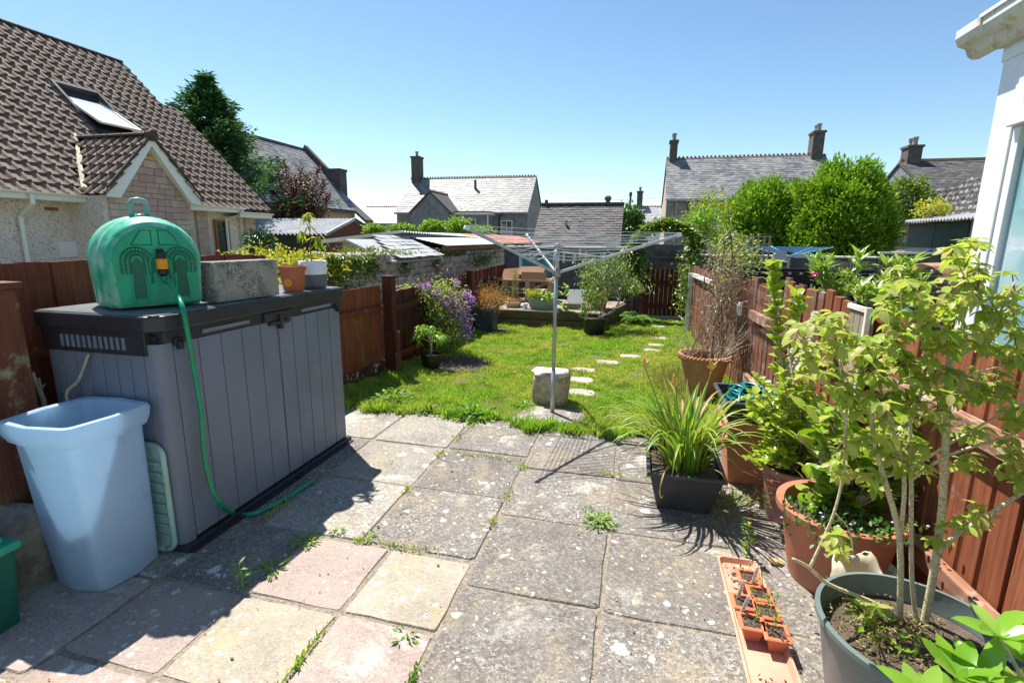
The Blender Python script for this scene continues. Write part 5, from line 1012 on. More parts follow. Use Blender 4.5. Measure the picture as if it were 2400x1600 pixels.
# sloping stone gable behind the shed
SX2 = 8.2; q0, q1 = Xp(2182, 452, SX2), Xp(2330, 392, SX2); sg = thing('stone_gable', 'sloping rubble stone gable wall with plants behind the block shed', 'wall', (SX2, (q0.y+q1.y)/2, 0)); b = B(); b.prism([(SX2, q0.y, -.1), (SX2, q0.y, q0.z-.12), (SX2, q0.y-.3, q0.z), (SX2, q1.y, q1.z+.1), (SX2, q1.y, -.1)], (.5, 0, 0)); b.obj('wall_core', M['darkwall'], sg)
k = 0; z = 2.0
while z < 3.6:
    y = q1.y
    while y < q0.y-.1:
        zt2 = q0.z+(q1.z-q0.z)*(q0.y-y)/(q0.y-q1.y); w_ = rn(.10, .24)
        if z+.05 < zt2: B().rock((SX2+.02, y+w_/2, z), .06, w_, .12, .3, 5, 7, k+1500, 5.).obj('stone', M['render_pebble'] if k % 3 else M['darkwall'], sg, smooth=True)
        y += w_+.02; k += 1
    z += .14
# trellis, airer
tr_ = thing('trellis', 'bare wooden trellis standing above the far wall', 'trellis', (1.9, 9.2, 0)); 
p0_, p1_ = Yp(1750, 600, 9.2), Yp(1806, 552, 9.2)
for k in range(5): x = p0_.x+(p1_.x-p0_.x)*k/4; B().box(x-.012, x+.012, 9.19, 9.21, 0, p1_.z).obj('upright', M['old_wood'], tr_)
for z in (p1_.z-.02, p1_.z-.14, p1_.z-.27): B().box(p0_.x-.03, p1_.x+.02, 9.17, 9.19, z-.012, z+.012).obj('crosspiece', M['old_wood'], tr_)
M['bluep'] = plain('blue_line', (.18, .45, .72), .5, .1); M['cloth'] = plain('pale_laundry', (.62, .65, .85), .8, .1)
ai = thing('rotary_airer', 'pale blue rotary airer with laundry in the neighbouring garden', 'airer', (2.6, 9.7, 0)); h0 = Yp(1850, 598, 9.7)
b = B(); b.tube([(h0.x, 9.7, 0), (h0.x, 9.7, h0.z)], .02, 8); b.obj('pole', M['lead'], ai)
tips = [h0+V((.72*math.cos(a), .72*math.sin(a), .14)) for a in (.2, 1.77, 3.34, 4.91)]
for p in tips: b = B(); b.tube([h0+V((0, 0, -.02)), p], .012, 6); b.obj('arm', M['bluep'], ai)
b = B()
for s_ in (.5, .65, .8, .95):
    for i in range(4): b.tube([h0.lerp(tips[i], s_), h0.lerp(tips[(i+1) % 4], s_)], .006, 4)
b.obj('line', M['bluep'], ai)
for i, s_ in ((0, .8), (2, .6)):
    p, q = h0.lerp(tips[i], s_), h0.lerp(tips[(i+1) % 4], s_); a, c_ = p.lerp(q, .25), p.lerp(q, .6); B().add([a, c_, c_+V((.02, 0, -.17)), a+V((0, .02, -.16))], [(0, 1, 2, 3)]).obj('laundry', M['cloth'], ai)
# conservatory at the right edge: long side faces the gardens
co_ = thing('conservatory', 'white upvc conservatory corner with gutter and large panes at the right edge', 'conservatory', (3.2, 2, -.1))
CX = 2.0; P1 = Xp(2310, 560, CX); yc = Xp(2285, 500, CX).y; zt3 = 2.66
yp0 = Xp(2312, 600, CX).y
M['upvc_b'] = plain('white_frame', (.82, .83, .85), .28, .02, 3, 0)
B().box(CX, CX+.12, yp0, yc, -.1, zt3).obj('corner_post', M['upvc_b'], co_, bevel=.006); B().box(CX+.12, CX+3, yc-.1, yc, -.1, .6).obj('dwarf_wall', M['render_grey'], co_)
B().box(CX+.03, CX+.1, -2, yp0-.002, -.1, .75).obj('lower_panel', M['upvc_b'], co_)
ztr = Xp(2350, 305, CX).z
fr1 = B(); fr1.box(CX+.01, CX+.09, yp0-.06, yp0-.001, .75, ztr); fr1.box(CX+.01, CX+.09, -2, yp0-.061, .75, .85); w1 = fr1.obj('window', M['upvc_b'], co_, bevel=.004)
B().box(CX-.03, CX+.12, -2, yp0-.001, ztr, ztr+.11).obj('transom', M['upvc_b'], co_, bevel=.006)
fr2 = B(); fr2.box(CX-.01, CX+.07, yp0-.07, yp0-.001, ztr+.111, zt3-.08); fr2.box(CX-.01, CX+.07, -2, yp0-.071, zt3-.14, zt3-.08); w2 = fr2.obj('window', M['upvc_b'], co_, bevel=.006)
n = NT('conservatory_glass'); w = n.coord('w'); cc = n.ramp(n.noise(n.coord('w', (1, 1.2, .8)), 1.1, 3, .5, .6), [(.3, (.10, .27, .29)), (.5, (.26, .50, .52)), (.7, (.5, .66, .70))]); n.fin(cc, .06, 0, .9); n.b.inputs['Coat Weight'].default_value = .6; M['cglass'] = n.mat  # mottled teal painted into the glass for its reflections and blinds
B().box(CX+.04, CX+.052, -2, yp0-.06, .85, ztr-.001).obj('pane', M['cglass'], w1); B().box(CX+.03, CX+.042, -2, yp0-.07, ztr+.112, zt3-.14).obj('pane', M['cglass'], w2)
B().box(CX-.006, CX+.15, -2, yc+.006, zt3-.078, zt3+.001).obj('head_rail', M['upvc_b'], co_)
M['dirty'] = plain('dirty_white_gutter', (.68, .68, .64), .45, .1, 5, .1, kind='w', dirt=(.42, .36, .16), dirt_amt=(.52, .66))
def ogee(o, y0, y1):
    b = B(); pr_ = [(0, 0), (-.03, -.0), (-.05, .015), (-.065, .05), (-.10, .065), (-.115, .10), (-.115, .14), (-.10, .14), (0, .14)]
    b.prism([(CX-.005+x*1.25-o, y0, zt3-.0+z*1.2+o*.5) for x, z in pr_], (0, y1-y0, 0)); return b
ogee(0, -2, yc+.02).obj('gutter', M['dirty'], co_, bevel=.003); ogee(.012, yc-.02, yc+.22).obj('gutter_end', M['dirty'], co_, bevel=.003)
B().box(CX-.01, CX+.12, -2, yc-.002, zt3+.002, zt3+.25).obj('fascia', M['upvc_b'], co_)
B().box(CX-.16, CX-.13, -2, yc-.0, zt3+.165, zt3+.185).obj('gutter_lip', M['upvc_b'], co_)
b = B(); b.prism([(CX-.05, -2, zt3+.17), (CX-.05, yc, zt3+.17), (CX+2, yc-1.5, zt3+1.1), (CX+2, -2, zt3+1.1)], (0, 0, .04)); b.obj('roof', M['upvc_b'], co_)
# ------------------------------------------------------------------ trees and bushes beyond the gardens
M['conifer'] = leafmat('dark_conifer_foliage', (.03, .10, .035), (.075, .19, .06), (.15, .29, .09), .25, .7, .1)
M['cypress'] = leafmat('yellow_green_cypress', (.14, .29, .02), (.26, .44, .035), (.38, .54, .07), .35, .7, .1)
M['purple'] = leafmat('purple_plum_leaf', (.075, .012, .018), (.14, .025, .03), (.26, .05, .05), .3, .5, .3)
M['yellowshrub'] = leafmat('yellow_shrub_leaf', (.38, .42, .035), (.52, .52, .06), (.62, .56, .09), .4)
M['bright'] = leafmat('bright_green_leaf', (.15, .34, .025), (.28, .48, .05), (.42, .53, .07), .35)
M['dull'] = leafmat('mid_green_leaf', (.04, .12, .02), (.09, .2, .03), (.16, .26, .05), .3); M['laurel'] = leafmat('dark_laurel_leaf', (.015, .06, .02), (.04, .12, .03), (.08, .18, .05), .15, .3, .5)
M['ivy'] = leafmat('ivy_leaf', (.10, .20, .02), (.22, .34, .04), (.44, .46, .09), .3, .35, .5); M['trunk'] = plain('tree_trunk', (.12, .09, .065), .9, .4, 12, .7, 30, .02)
def clumpy(c, rad, nclump, per, spread, shell=.35, seed=0, flat_bottom=True, lump=.18, rag=0):
    """leaf positions and outward directions in clumps near the surface of a lumpy ellipsoid"""
    c = np.array(c); rad = np.array(rad); d = unit(NR.normal(0, 1, (nclump, 3))); 
    if flat_bottom: d[:, 2] = np.where(d[:, 2] < -.6, -d[:, 2], d[:, 2])
    lumps = np.array([1+lump*2*mnoise.noise(V(tuple(q*2.2))+V((seed, 0, 0))) for q in d])
    rr = lumps*(1-shell*NR.power(2.2, nclump)*0-shell*NR.uniform(0, 1, nclump)**2)
    if rag: rr = rr*(1+np.abs(NR.normal(0, rag, nclump))*(NR.uniform(0, 1, nclump) < .3))
    cc = c+d*rad*rr[:, None]; P = np.repeat(cc, per, 0)+NR.normal(0, 1, (nclump*per, 3))*spread; DR = unit(np.repeat(d, per, 0)*1.0+NR.normal(0, .7, (nclump*per, 3)))
    return P, DR
def tree(name, label, cat, base, trunk_h, trunk_r, limbs, P, DR, L, W, mat, group=None, droop=.1, fold=.2, trunk_mat=None):
    t = thing(name, label, cat, base, group)
    if trunk_h:
        b = B(); top = V(base)+V((rn(-.1, .1), rn(-.1, .1), trunk_h)); b.tube([base, (V(base)+top)/2+V((rn(-.08, .08), 0, 0)), top], [trunk_r, trunk_r*.8, trunk_r*.5], 8)
        for l in limbs: b.tube([V(base)+V((0, 0, trunk_h*l[0])), (V(base)+V((0, 0, trunk_h*l[0]))+V(l[1]))/2+V((0, 0, .1)), V(l[1])], [trunk_r*.45, trunk_r*.3, trunk_r*.12], 6)
        b.obj('trunk', trunk_mat or M['trunk'], t, smooth=True)
    leafcloud('crown', P, DR, L, W, mat, t, fold, droop); return t
# tall dark conifer: whorls of drooping boughs
cb = D(500, 560, 26); ctop = D(486, 176, 26)
t = thing('conifer_tree', 'tall dark ragged conifer rising behind the bungalow roof', 'tree', (cb.x, cb.y, -.1)); Ht = ctop.z
B().tube([(cb.x, cb.y, -.1), (cb.x, cb.y, Ht*.5), (ctop.x, ctop.y, Ht-.2)], [.28, .17, .02], 8).obj('trunk', M['trunk'], t, smooth=True)
P, DR, Lb = [], [], B(); nb = 340
for i in range(nb):
    f_ = (i/nb)**.8; z = 1.2+(Ht-1.3)*f_; R_ = (1-f_)**1.05*4.9+.14; R_ *= rn(.42, 1.15)*(1+.9*mnoise.noise(V((z*1.1, math.cos(i*2.39996)*1.5, math.sin(i*2.39996)*1.5)))); a = i*2.39996+rn(-.3, .3); R_ = max(.12, min(R_, ((1-f_)*4.9+.1)*1.12))
    if math.cos(a-math.radians(-20)) > 0 and f_ < .65: R_ *= 1.12
    xc = cb.x+(ctop.x-cb.x)*f_; yc_ = cb.y; k = int(22+150*(1-f_)); d = V((math.cos(a), math.sin(a), 0)); tip = V((xc, yc_, z))+d*R_+V((0, 0, R_*.28))
    if i % 3 == 0: Lb.tube([(xc, yc_, z-.1), tip], [.03, .01], 4)
    for j in range(k):
        s_ = rn(.25, 1)**.7; sp_ = .22*(1.15-s_)*R_*.6+.08; p = V((xc, yc_, z))+d*R_*s_+V((0, 0, R_*.28*s_*s_))+V((RND.gauss(0, sp_), RND.gauss(0, sp_), RND.gauss(0, .10)))
        P.append(p); DR.append((d.x+RND.gauss(0, .45), d.y+RND.gauss(0, .45), rn(-.25, .65)))
Lb.obj('branches', M['trunk'], t); leafcloud('crown', P, DR, NR.uniform(.18, .38, len(P)), NR.uniform(.06, .12, len(P)), M['conifer'], t, .15, .15)
# purple-leaved tree
pb = D(700, 520, 27); P, DR = [], []
t = thing('purple_tree', 'purple-leaved plum tree with upright branches beside the conifer', 'tree', (pb.x, pb.y, -.1)); br = B(); br.tube([(pb.x, pb.y, -.1), (pb.x, pb.y, 1.4)], [.14, .11], 8)
for (u, v) in ((650, 400), (668, 388), (690, 420), (705, 395), (722, 415), (745, 400), (760, 430), (640, 450), (770, 460), (655, 480), (690, 470), (735, 455), (760, 490), (640, 505), (670, 510), (710, 500), (750, 510), (685, 440), (715, 440), (728, 480)):
    tip = D(u, v, 27+rn(-.9, .9)); s0 = V((pb.x, pb.y, 1.3)); br.tube([s0, s0.lerp(tip, .5)+V((rn(-.1, .1), 0, -.15)), tip], [.05, .03, .008], 5)
    for j in range(400):
        s_ = rn(.42, 1.04); w_ = .30*math.sin(math.pi*min(s_, .98))**.5+.06; p = s0.lerp(tip, s_)+V((RND.gauss(0, w_*.55), RND.gauss(0, w_*.55), RND.gauss(0, w_*.5))); P.append(p); DR.append((RND.gauss(0, 1), RND.gauss(0, 1), RND.gauss(.3, .7)))
br.obj('branches', M['trunk'], t); leafcloud('crown', P, DR, NR.uniform(.09, .16, len(P)), NR.uniform(.06, .09, len(P)), M['purple'], t)
# two clipped cypress bushes
def cypress(label, cu, v0, v1, halfw, Y_, n_, seed, tops):
    c0 = Yp(cu, v1, Y_); c1 = Yp(cu, v0, Y_); hw = abs(Yp(cu+halfw, v0, Y_).x-c1.x); zc = (c1.z+.3)/2+.0; c = V((c1.x, Y_+hw*.6, zc)); P_, D_ = clumpy(c, (hw*1.0, hw*.92, (c1.z-.0)/2*.89), n_, 27, .085, .3, seed, False, .2, .04)
    ex = []; ed = []
    for (u, v) in tops:
        p = Yp(u, v, Y_+hw*.4)
        for k in range(150): s_ = rn(0, 1); ex.append((p.x+RND.gauss(0, .05+.22*s_), p.y+RND.gauss(0, .05+.22*s_), p.z-.1-s_*.7)); ed.append((RND.gauss(0, .4), RND.gauss(0, .4), 1))
    P_ = np.concatenate([P_, np.array(ex)]); D_ = np.concatenate([D_, np.array(ed)]); D_[:, 2] += .35
    # inner dark mass of twigs
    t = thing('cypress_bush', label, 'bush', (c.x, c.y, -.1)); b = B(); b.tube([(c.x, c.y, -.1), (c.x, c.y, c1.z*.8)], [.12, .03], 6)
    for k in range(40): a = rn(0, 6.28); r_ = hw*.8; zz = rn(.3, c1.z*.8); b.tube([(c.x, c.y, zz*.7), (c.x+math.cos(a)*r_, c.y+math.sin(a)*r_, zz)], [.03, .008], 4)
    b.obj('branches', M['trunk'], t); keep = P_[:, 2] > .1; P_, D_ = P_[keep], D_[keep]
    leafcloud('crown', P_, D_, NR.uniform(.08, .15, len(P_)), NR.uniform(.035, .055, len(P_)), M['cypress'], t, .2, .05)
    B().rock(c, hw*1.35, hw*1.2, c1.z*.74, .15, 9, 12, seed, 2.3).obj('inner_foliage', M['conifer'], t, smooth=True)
cypress('broad yellow-green cypress bush, the left and lower of the pair', 1808, 432, 590, 100, 14.5, 1250, 3, ((1755, 425), (1862, 415), (1895, 425)))
cypress('taller rounded yellow-green cypress bush, the right one of the pair', 2010, 392, 600, 124, 13.5, 1900, 9, ((2062, 402), (2000, 408)))
def bush(label, u, v, Y_, hw, hh, n_, mat, L=.1, W=.06, seed=0, name='shrub', per=14, spread=.08, depth=None, cat='shrub', zc=None, group=None):
    p = Yp(u, v, Y_); z = p.z if zc is None else zc; dp = depth or hw*.8; P_, D_ = clumpy((p.x, Y_, z), (hw, dp, hh), n_, per, spread, .4, seed, False, .25)
    return tree(name, label, cat, V((p.x, Y_, -.1)), max(.2, z), .04, [(.5, (p.x+hw*.5, Y_, z+hh*.4)), (.5, (p.x-hw*.5, Y_, z+hh*.3)), (.7, (p.x, Y_-dp*.5, z+hh*.5))], P_, D_, NR.uniform(L*.7, L*1.2, len(P_)), NR.uniform(W*.8, W*1.1, len(P_)), mat, group)
bush('yellow-leaved loose tree beside the right cypress bush', 2128, 468, 17.5, .5, .5, 150, M['ivy'], .12, .08, 4)
bush('low yellow shrub creeping over the roof of the block shed', 2185, 490, 15.2, .32, .12, 50, M['yellowshrub'], .07, .05, 5)
bush('dark green tree in the gap beside the small white cottage', 1472, 530, 30, .75, 1.0, 220, M['dull'], .2, .12, 6, 'tree', cat='tree', spread=.15)
bush('bright yellow-green rounded bush in front of the grey cottage', 1016, 533, 20, .48, .2, 150, M['bright'], .12, .08, 7, spread=.06)
bush('darker green rounded bush in front of the cottage window', 1076, 531, 19.4, .36, .2, 130, M['bright'], .11, .07, 8, spread=.1)
bush('low clipped green bush under the cottage window', 1132, 542, 19.8, .38, .08, 70, M['bright'], .1, .06, 9)
bush('green shrub in front of the pale low roof, nearest the garage', 877, 538, 21, .34, .12, 80, M['bright'], .12, .07, 10); bush('green shrub in front of the pale low roof, nearest the cottage', 940, 536, 21.5, .5, .09, 90, M['bright'], .12, .07, 11)
bush('loose light green shrub above the ivy arch', 1645, 530, 11.9, .26, .28, 70, M['bright'], .09, .05, 12, spread=.12); bush('feathery young tree in front of the large house', 1658, 492, 12.6, .3, .3, 60, M['sapleaf'], .09, .04, 13, 'tree', cat='tree', spread=.14)
yb_ = thing('yellow_shrub', 'bright yellow-leaved shrub growing behind the low red fence', 'shrub', (-4.4, 5.3, 0)); P_, D_ = clumpy((-4.15, 5.05, 1.15), (.55, .4, .22), 200, 16, .05, .4, 21, False, .25); P2_, D2_ = clumpy((-3.8, 5.35, 1.15), (.3, .3, .16), 60, 16, .05, .4, 22, False, .25)
leafcloud('foliage', np.concatenate([P_, P2_]), np.concatenate([D_, D2_]), NR.uniform(.03, .055, len(P_)+len(P2_)), .028, M['yellowshrub'], yb_); b = B(); [b.tube([(-4.1, 5.1, 0), (-4.1+rn(-.4, .4), 5.1+rn(-.3, .3), 1.2)], [.015, .006], 5) for _ in range(12)]; b.obj('stems', M['bark'], yb_)
t = bush('dark glossy laurel between the bungalow and the garage', 612, 585, 13.2, .38, .5, 120, M['laurel'], .14, .05, 14, spread=.1)
# greenery draped on the stone wall
def drape(name, label, fn, n_, mat, L, W, cat='ivy', extra=None):
    P_, D_ = [], []
    for i in range(n_): p, d = fn(i); P_.append(p); D_.append(d)
    t = thing(name, label, cat, V(P_[0])*1); leafcloud('foliage', P_, D_, NR.uniform(L*.7, L*1.2, n_), W, mat, t); return t
def ivywall(i):
    y = 5.35+RND.random()**1.6*1.1; z = wall_top(y)-abs(RND.gauss(0, .16))-.0; return (-3.60+rn(-.03, .03), y, z), (.8, rn(-.6, .6), -.5)
drape('ivy', 'green and brown ivy hanging over the near end of the stone wall', ivywall, 600, M['ivy'], .05, .04)
def ivytop(i):
    k = RND.choice([5.9, 6.5, 7.2, 7.6, 8.1, 9.2, 10.0]); y = RND.gauss(k, .2); return (rn(-3.72, -3.60), y, wall_top(y)+RND.gauss(.03, .035)), (rn(-.3, .8), rn(-.6, .6), .5)
drape('ivy', 'clumps of small yellow-green plants along the top of the stone wall', ivytop, 650, M['ivy'], .045, .03)
def ivyface(i):
    k = RND.choice([(5.3, 1.0), (5.6, .95), (6.4, 1.15), (7.4, 1.12), (8.7, 1.1)]); return (-3.60, RND.gauss(k[0], .12), RND.gauss(k[1], .09)), (.8, rn(-.6, .6), -.3)
drape('ivy', 'dark moss and ivy patches low on the face of the stone wall', ivyface, 700, M['dull'], .035, .03)
drape('wall_plant', 'dark heathery plant with pale flecks hanging on the far part of the stone wall', lambda i: ((-3.55+RND.gauss(0, .06), RND.gauss(11.3, .45), RND.gauss(1.03, .09)), (.6, rn(-1, 1), rn(-.2, .8))), 900, M['dull'], .05, .018, 'plant')
# ------------------------------------------------------------------ middle of the garden
M['alu'] = plain('galvanised_metal', (.42, .44, .46), .35, .15, 9, .08, metal=.55, dirt=(.3, .27, .22), dirt_amt=(.66, .85)); M['line'] = plain('plastic_line', (.75, .77, .79), .4, .05, 5, 0)
# rotary dryer
hb = G(1294, 972); hub = D(1304, 640, 4.31); hx = V((hub.x, hub.y, 0)); top = D(1306, 580, 4.31)
dry = thing('rotary_dryer', 'metal rotary clothes dryer standing open at the edge of the lawn', 'clothes dryer', hb)
b = B(); b.tube([hb, hb.lerp(hub, .33)], .0195, 12); b.obj('pole', M['alu'], dry, smooth=True); b = B(); b.tube([hb.lerp(hub, .33), hub], .0165, 12); b.obj('pole', M['alu'], dry, smooth=True); b = B(); b.tube([hub, top], .023, 12); b.obj('head', M['alu'], dry, smooth=True)
b = B(); b.lathe([(.03, -.03), (.034, -.02), (.034, .02), (.022, .035)], 12, hub); b.obj('hub', M['lead'], dry); b = B(); b.lathe([(.026, -.015), (.028, .01), (.02, .03), (.008, .035)], 12, top, caps=(True, True)); b.obj('cap', M['lead'], dry)
tipL = D(1091, 533, 3.75); tipR = D(1595, 550, 4.1); tipB = D(1234, 550, 5.3)
ctr = V((hub.x, hub.y, (tipL.z+tipR.z+tipB.z)/3)); dirs = [(tipL-ctr), (tipR-ctr), (tipB-ctr)]
tipF = ctr+(-(tipB-ctr)); 
R4 = []; a0 = math.atan2(tipR.y-hub.y, tipR.x-hub.x); Rl = (V((tipR.x, tipR.y, 0))-hx).length
R4 = [tipR, tipB, tipL]
tipX = D(1418, 556, 4.95); R4 = [tipR, tipB, tipL]
arms = []
for tp_ in R4:
    b = B(); b.bar(hub+(tp_-hub).normalized()*.03, tp_, .017, .024); ar = b.obj('arm', M['alu'], dry, bevel=.003); arms.append(tp_)
    b = B(); b.bar(tp_-(tp_-hub).normalized()*.03, tp_+(tp_-hub).normalized()*.01, .020, .027); b.obj('end_cap', M['white'], ar)
    b = B(); q = hub.lerp(tp_, .42); b.tube([top-V((0, 0, .03)), q], .006, 6); b.obj('strut', M['alu'], dry)
b = B()
for s_ in [.34+.66*k/8 for k in range(9)]:
    for i in range(len(R4)):
        p, q = hub.lerp(R4[i], s_), hub.lerp(R4[(i+1) % len(R4)], s_)
        if i == len(R4)-1: continue
        m_ = (p+q)/2-V((0, 0, .012)); b.tube([p+V((0, 0, .014)), m_, q+V((0, 0, .014))], .0027, 4)
for s_ in [.34+.66*k/8 for k in range(9)]:   # the near side lines between left and right arm
    p, q = hub.lerp(tipR, s_), hub.lerp(tipL, s_); b.tube([p+V((0, 0, .014)), (p+q)/2+V((0, 0, .0)), q+V((0, 0, .014))], .0027, 4)
b.obj('washing_line', M['line'], dry)
M['peg'] = plain('pale_peg', (.6, .57, .5), .7, .15, 9, .1)
b = B()
for (u, v, d_) in ((1298, 592, 4.4), (1320, 600, 4.5), (1372, 594, 4.6), (1345, 596, 4.6), (1358, 588, 4.7), (1416, 600, 4.6)):
    p = D(u, v, d_); 
    pg = thing('clothes_peg', {1298: 'pale clothes peg beside the dryer head, left of it', 1320: 'pale clothes peg hanging right beside the dryer head', 1372: 'clothes peg on the far lines, third right of the head', 1345: 'clothes peg on the far lines, nearest the head', 1358: 'clothes peg on the far lines between two others', 1416: 'white peg hanging farthest right on the dryer lines'}[u], 'peg', p, 'clothes pegs on the dryer lines')
    B().obox(p-V((0, 0, .02)), (1, 0, .1), (0, 1, 0), (0, 0, 1), .008, .012, .075).obj('leg', M['peg'], pg); B().obox(p-V((-.012, 0, .02)), (1, 0, -.1), (0, 1, 0), (0, 0, 1), .008, .012, .075).obj('leg', M['peg'], pg)
# concrete lump with a slot
cb_ = thing('concrete_lump', 'broken pale concrete block with a peeling top beside the dryer pole', 'concrete block', G(1305, 955)); g0 = G(1262, 960); g1 = G(1345, 948)
dx = (g1-g0).normalized(); dy = V((-dx.y, dx.x, 0)); w_ = (g1-g0).length; zt0, zt1 = .36, .30
def cl(a, c_, z): return g0+dx*a+dy*c_+V((0, 0, z))
n = NT('lump_stone'); co = n.coord('w'); c = n.mix(n.ramp(n.noise(co, 25, 6, .7), [(.4, 0.), (.6, 1.)]), (.36, .27, .17), (.54, .46, .34)); c = n.mix(n.ramp(n.voro(co, 40, 'Distance', 'DISTANCE_TO_EDGE'), [(.0, 1.), (.06, 0.)]), c, (.2, .15, .1)); n.bump(n.noise(co, 40, 5), .8, .01); M['lump'] = n.fin(c, .95)
b = B(); nx, ny, nz = 7, 4, 6; vs = {}; 
b.rock(g0+dx*w_*.5+dy*.11+V((0, 0, .14)), .32, .24, .34, .05, 14, 24, 5, 14); b.obj('block', M['lump'], cb_, smooth=True)
b = B(); b.rock(g0+dx*w_*.5+dy*.11+V((0, 0, .315)), .325, .25, .05, .25, 6, 24, 6, 5); b.obj('top_layer', plain('pinkish_white_crust', (.66, .55, .5), .9, .15, 14, .5, 60, .006), cb_, smooth=True)

# sleeper bed / deck and what stands on it
M['sleeper'] = woodmat('mossy_sleeper', (.10, .075, .045), (.19, .15, .09), (.3, .26, .2), (.6, .8), axis='x', moss=(.17, .16, .03), scale=.5)
bed = thing('raised_bed', 'raised platform of mossy timber sleepers at the far end of the lawn', 'raised bed', (-1.5, 9.4, 0))
for z in (0, .155): B().box(-2.5, -.60, 8.64, 8.76, z, z+.148).obj('sleeper', M['sleeper'], bed, bevel=.012)
B().bar((-.56, 8.66, .15), (-.22, 10.3, .15), .08, .29).obj('side_board', M['sleeper'], bed, bevel=.01)
for k in range(11): y = 8.7+k*.16; B().box(-2.5, -.56+(y-8.7)*.2, y, y+.15, .27, .308+rn(0, .004)).obj('deck_board', M['old_wood'], bed, bevel=.004)
def leafballs(t, name, c, rad, n_, L, W, mat, seed=0, up=.2):
    P_, D_ = clumpy(c, rad, max(4, n_//10), 10, min(rad)*.25, .8, seed, False, .2); D_[:, 2] += up; return leafcloud(name, P_, D_, NR.uniform(L*.7, L*1.2, len(P_)), W, mat, t, .2, .2)
DZ = .31
# terracotta pot with tall brown-green plume
pc = G(1208, 705, DZ); pc.y = 9.1; pc.x = Yp(1207, 700, 9.1).x; t = thing('flower_pot', 'terracotta bowl pot holding a tall thin seeding plant on the timber platform', 'plant pot', (pc.x, pc.y, DZ)); pot(t, V((pc.x, pc.y, DZ)), .10, .13, .15, M['terra'], .03, .01)
t = thing('plant', 'tall thin plume of seed stalks in the terracotta bowl pot', 'plant', (pc.x, pc.y, DZ+.12)); b = B()
for k in range(40): b.tube([(pc.x+rn(-.04, .04), pc.y+rn(-.04, .04), DZ+.13), (pc.x+rn(-.05, .05), pc.y+rn(-.05, .05), DZ+rn(.4, .68))], [.002, .001], 3)
b.obj('stalks', M['stem'], t); M['strawleaf'] = leafmat('straw_leaf', (.30, .26, .08), (.36, .36, .1), (.45, .38, .2), .3)
P_ = np.stack([NR.normal(pc.x, .035, 500), NR.normal(pc.y, .035, 500), NR.uniform(DZ+.16, DZ+.66, 500)], 1); leafcloud('seed_heads', P_, rdir(500, (0, 0, 1.5)), .03, .008, M['strawleaf'], t)
# white tubs
p = Yp(1201, 722, 8.95); t = thing('food_tub', 'translucent cream food tub on the platform edge', 'tub', (p.x, 8.95, DZ)); b = B(); b.lathe([(.10, 0), (.13, .09), (.137, .09), (.137, .1), (.125, .1), (.1, .02)], 20, (p.x, 8.95, DZ), 1.0, .75, sq=4); b.obj('tub', plain('cream_tub', (.62, .56, .42), .4, .2, 12, .1), t, smooth=True)
p = Yp(1230, 722, 8.85); t = thing('plastic_cup', 'small white plastic jug next to the cream tub', 'jug', (p.x, 8.85, DZ)); b = B(); b.lathe([(.045, 0), (.055, .10), (.05, .10), (.04, .01)], 18, (p.x, 8.85, DZ)); b.tube([(p.x+.05, 8.85, DZ+.09), (p.x+.09, 8.85, DZ+.08), (p.x+.085, 8.85, DZ+.01)], .006, 6); b.obj('cup', M['white'], t, smooth=True)
# stone trough with round-leaved plant
p = Yp(1268, 728, 8.85); t = thing('stone_trough', 'pale grey-green stone trough planter on the platform', 'trough', (p.x, 8.9, DZ)); M['trough'] = plain('trough_stone', (.36, .40, .34), .85, .25, 6, .4, 40, .005, dirt=(.5, .52, .47), dirt_amt=(.5, .7))
b = B(); b.lathe([(.20, 0), (.235, .10), (.25, .20), (.255, .215), (.225, .215), (.2, .15)], 28, (p.x, 8.95, DZ), 1.0, .55, sq=5); b.obj('trough', M['trough'], t, smooth=False); B().lathe([(.22, .17), (.001, .2)], 20, (p.x, 8.95, DZ), 1, .55, caps=(False, False)).obj('soil', M['soil'], t)
M['roundleaf'] = leafmat('round_leaf', (.18, .36, .03), (.36, .52, .05), (.6, .6, .1), .4, .3, .5); lm = leafmesh('round', M['roundleaf'], 1, .95, .08, .15)
t = thing('round_leaved_plant', 'lush plant with large round yellow-green leaves spilling from the trough', 'plant', (p.x, 8.95, DZ+.18)); it = []
for k in range(120): a = rn(0, 6.28); r_ = rn(0, 1)**.6; it.append((V((p.x+.02+math.cos(a)*.24*r_, 8.93+math.sin(a)*.14*r_, DZ+.2+rn(0, .13)*(1.2-r_))), (math.cos(a), math.sin(a)-.5, rn(-.3, .5)), rn(.05, .085)))
for k in range(45): q = D(rn(1305, 1332), rn(665, 738), 8.85); it.append((q, (rn(-.5, 1), -1, rn(-.6, .5)), rn(.06, .095)))
scatter_leaves(it, lm, M['roundleaf'], t, 200)
P_ = np.stack([NR.normal(p.x-.17, .07, 260), NR.normal(8.9, .05, 260), NR.uniform(DZ+.18, DZ+.33, 260)], 1); leafcloud('foliage', P_, rdir(260, (0, 0, 1.0)), .06, .014, M['yellowshrub'], t)
# slab leaning, stacked slabs
p = Yp(1350, 700, 9.15); t = tag(B().obox((p.x, 9.12, DZ+.22), (1, 0, .02), (0, .5, .86), (0, -.86, .5), .30, .27, .03).obj('grey_panel', plain('pale_grey_sheet', (.50, .51, .54), .5, .05), bevel=.004), 'plain pale grey square panel tilted on a stack of boards', 'panel')
t = thing('board_stack', 'stack of weathered flat boards under the pale grey panel', 'boards', (p.x, 9.1, DZ))
for k in range(4): B().box(p.x-.22+rn(-.03, .03), p.x+.16+rn(-.03, .03), 8.98, 9.3, DZ+k*.028, DZ+k*.028+.022).obj('plank', M['old_wood'], t)
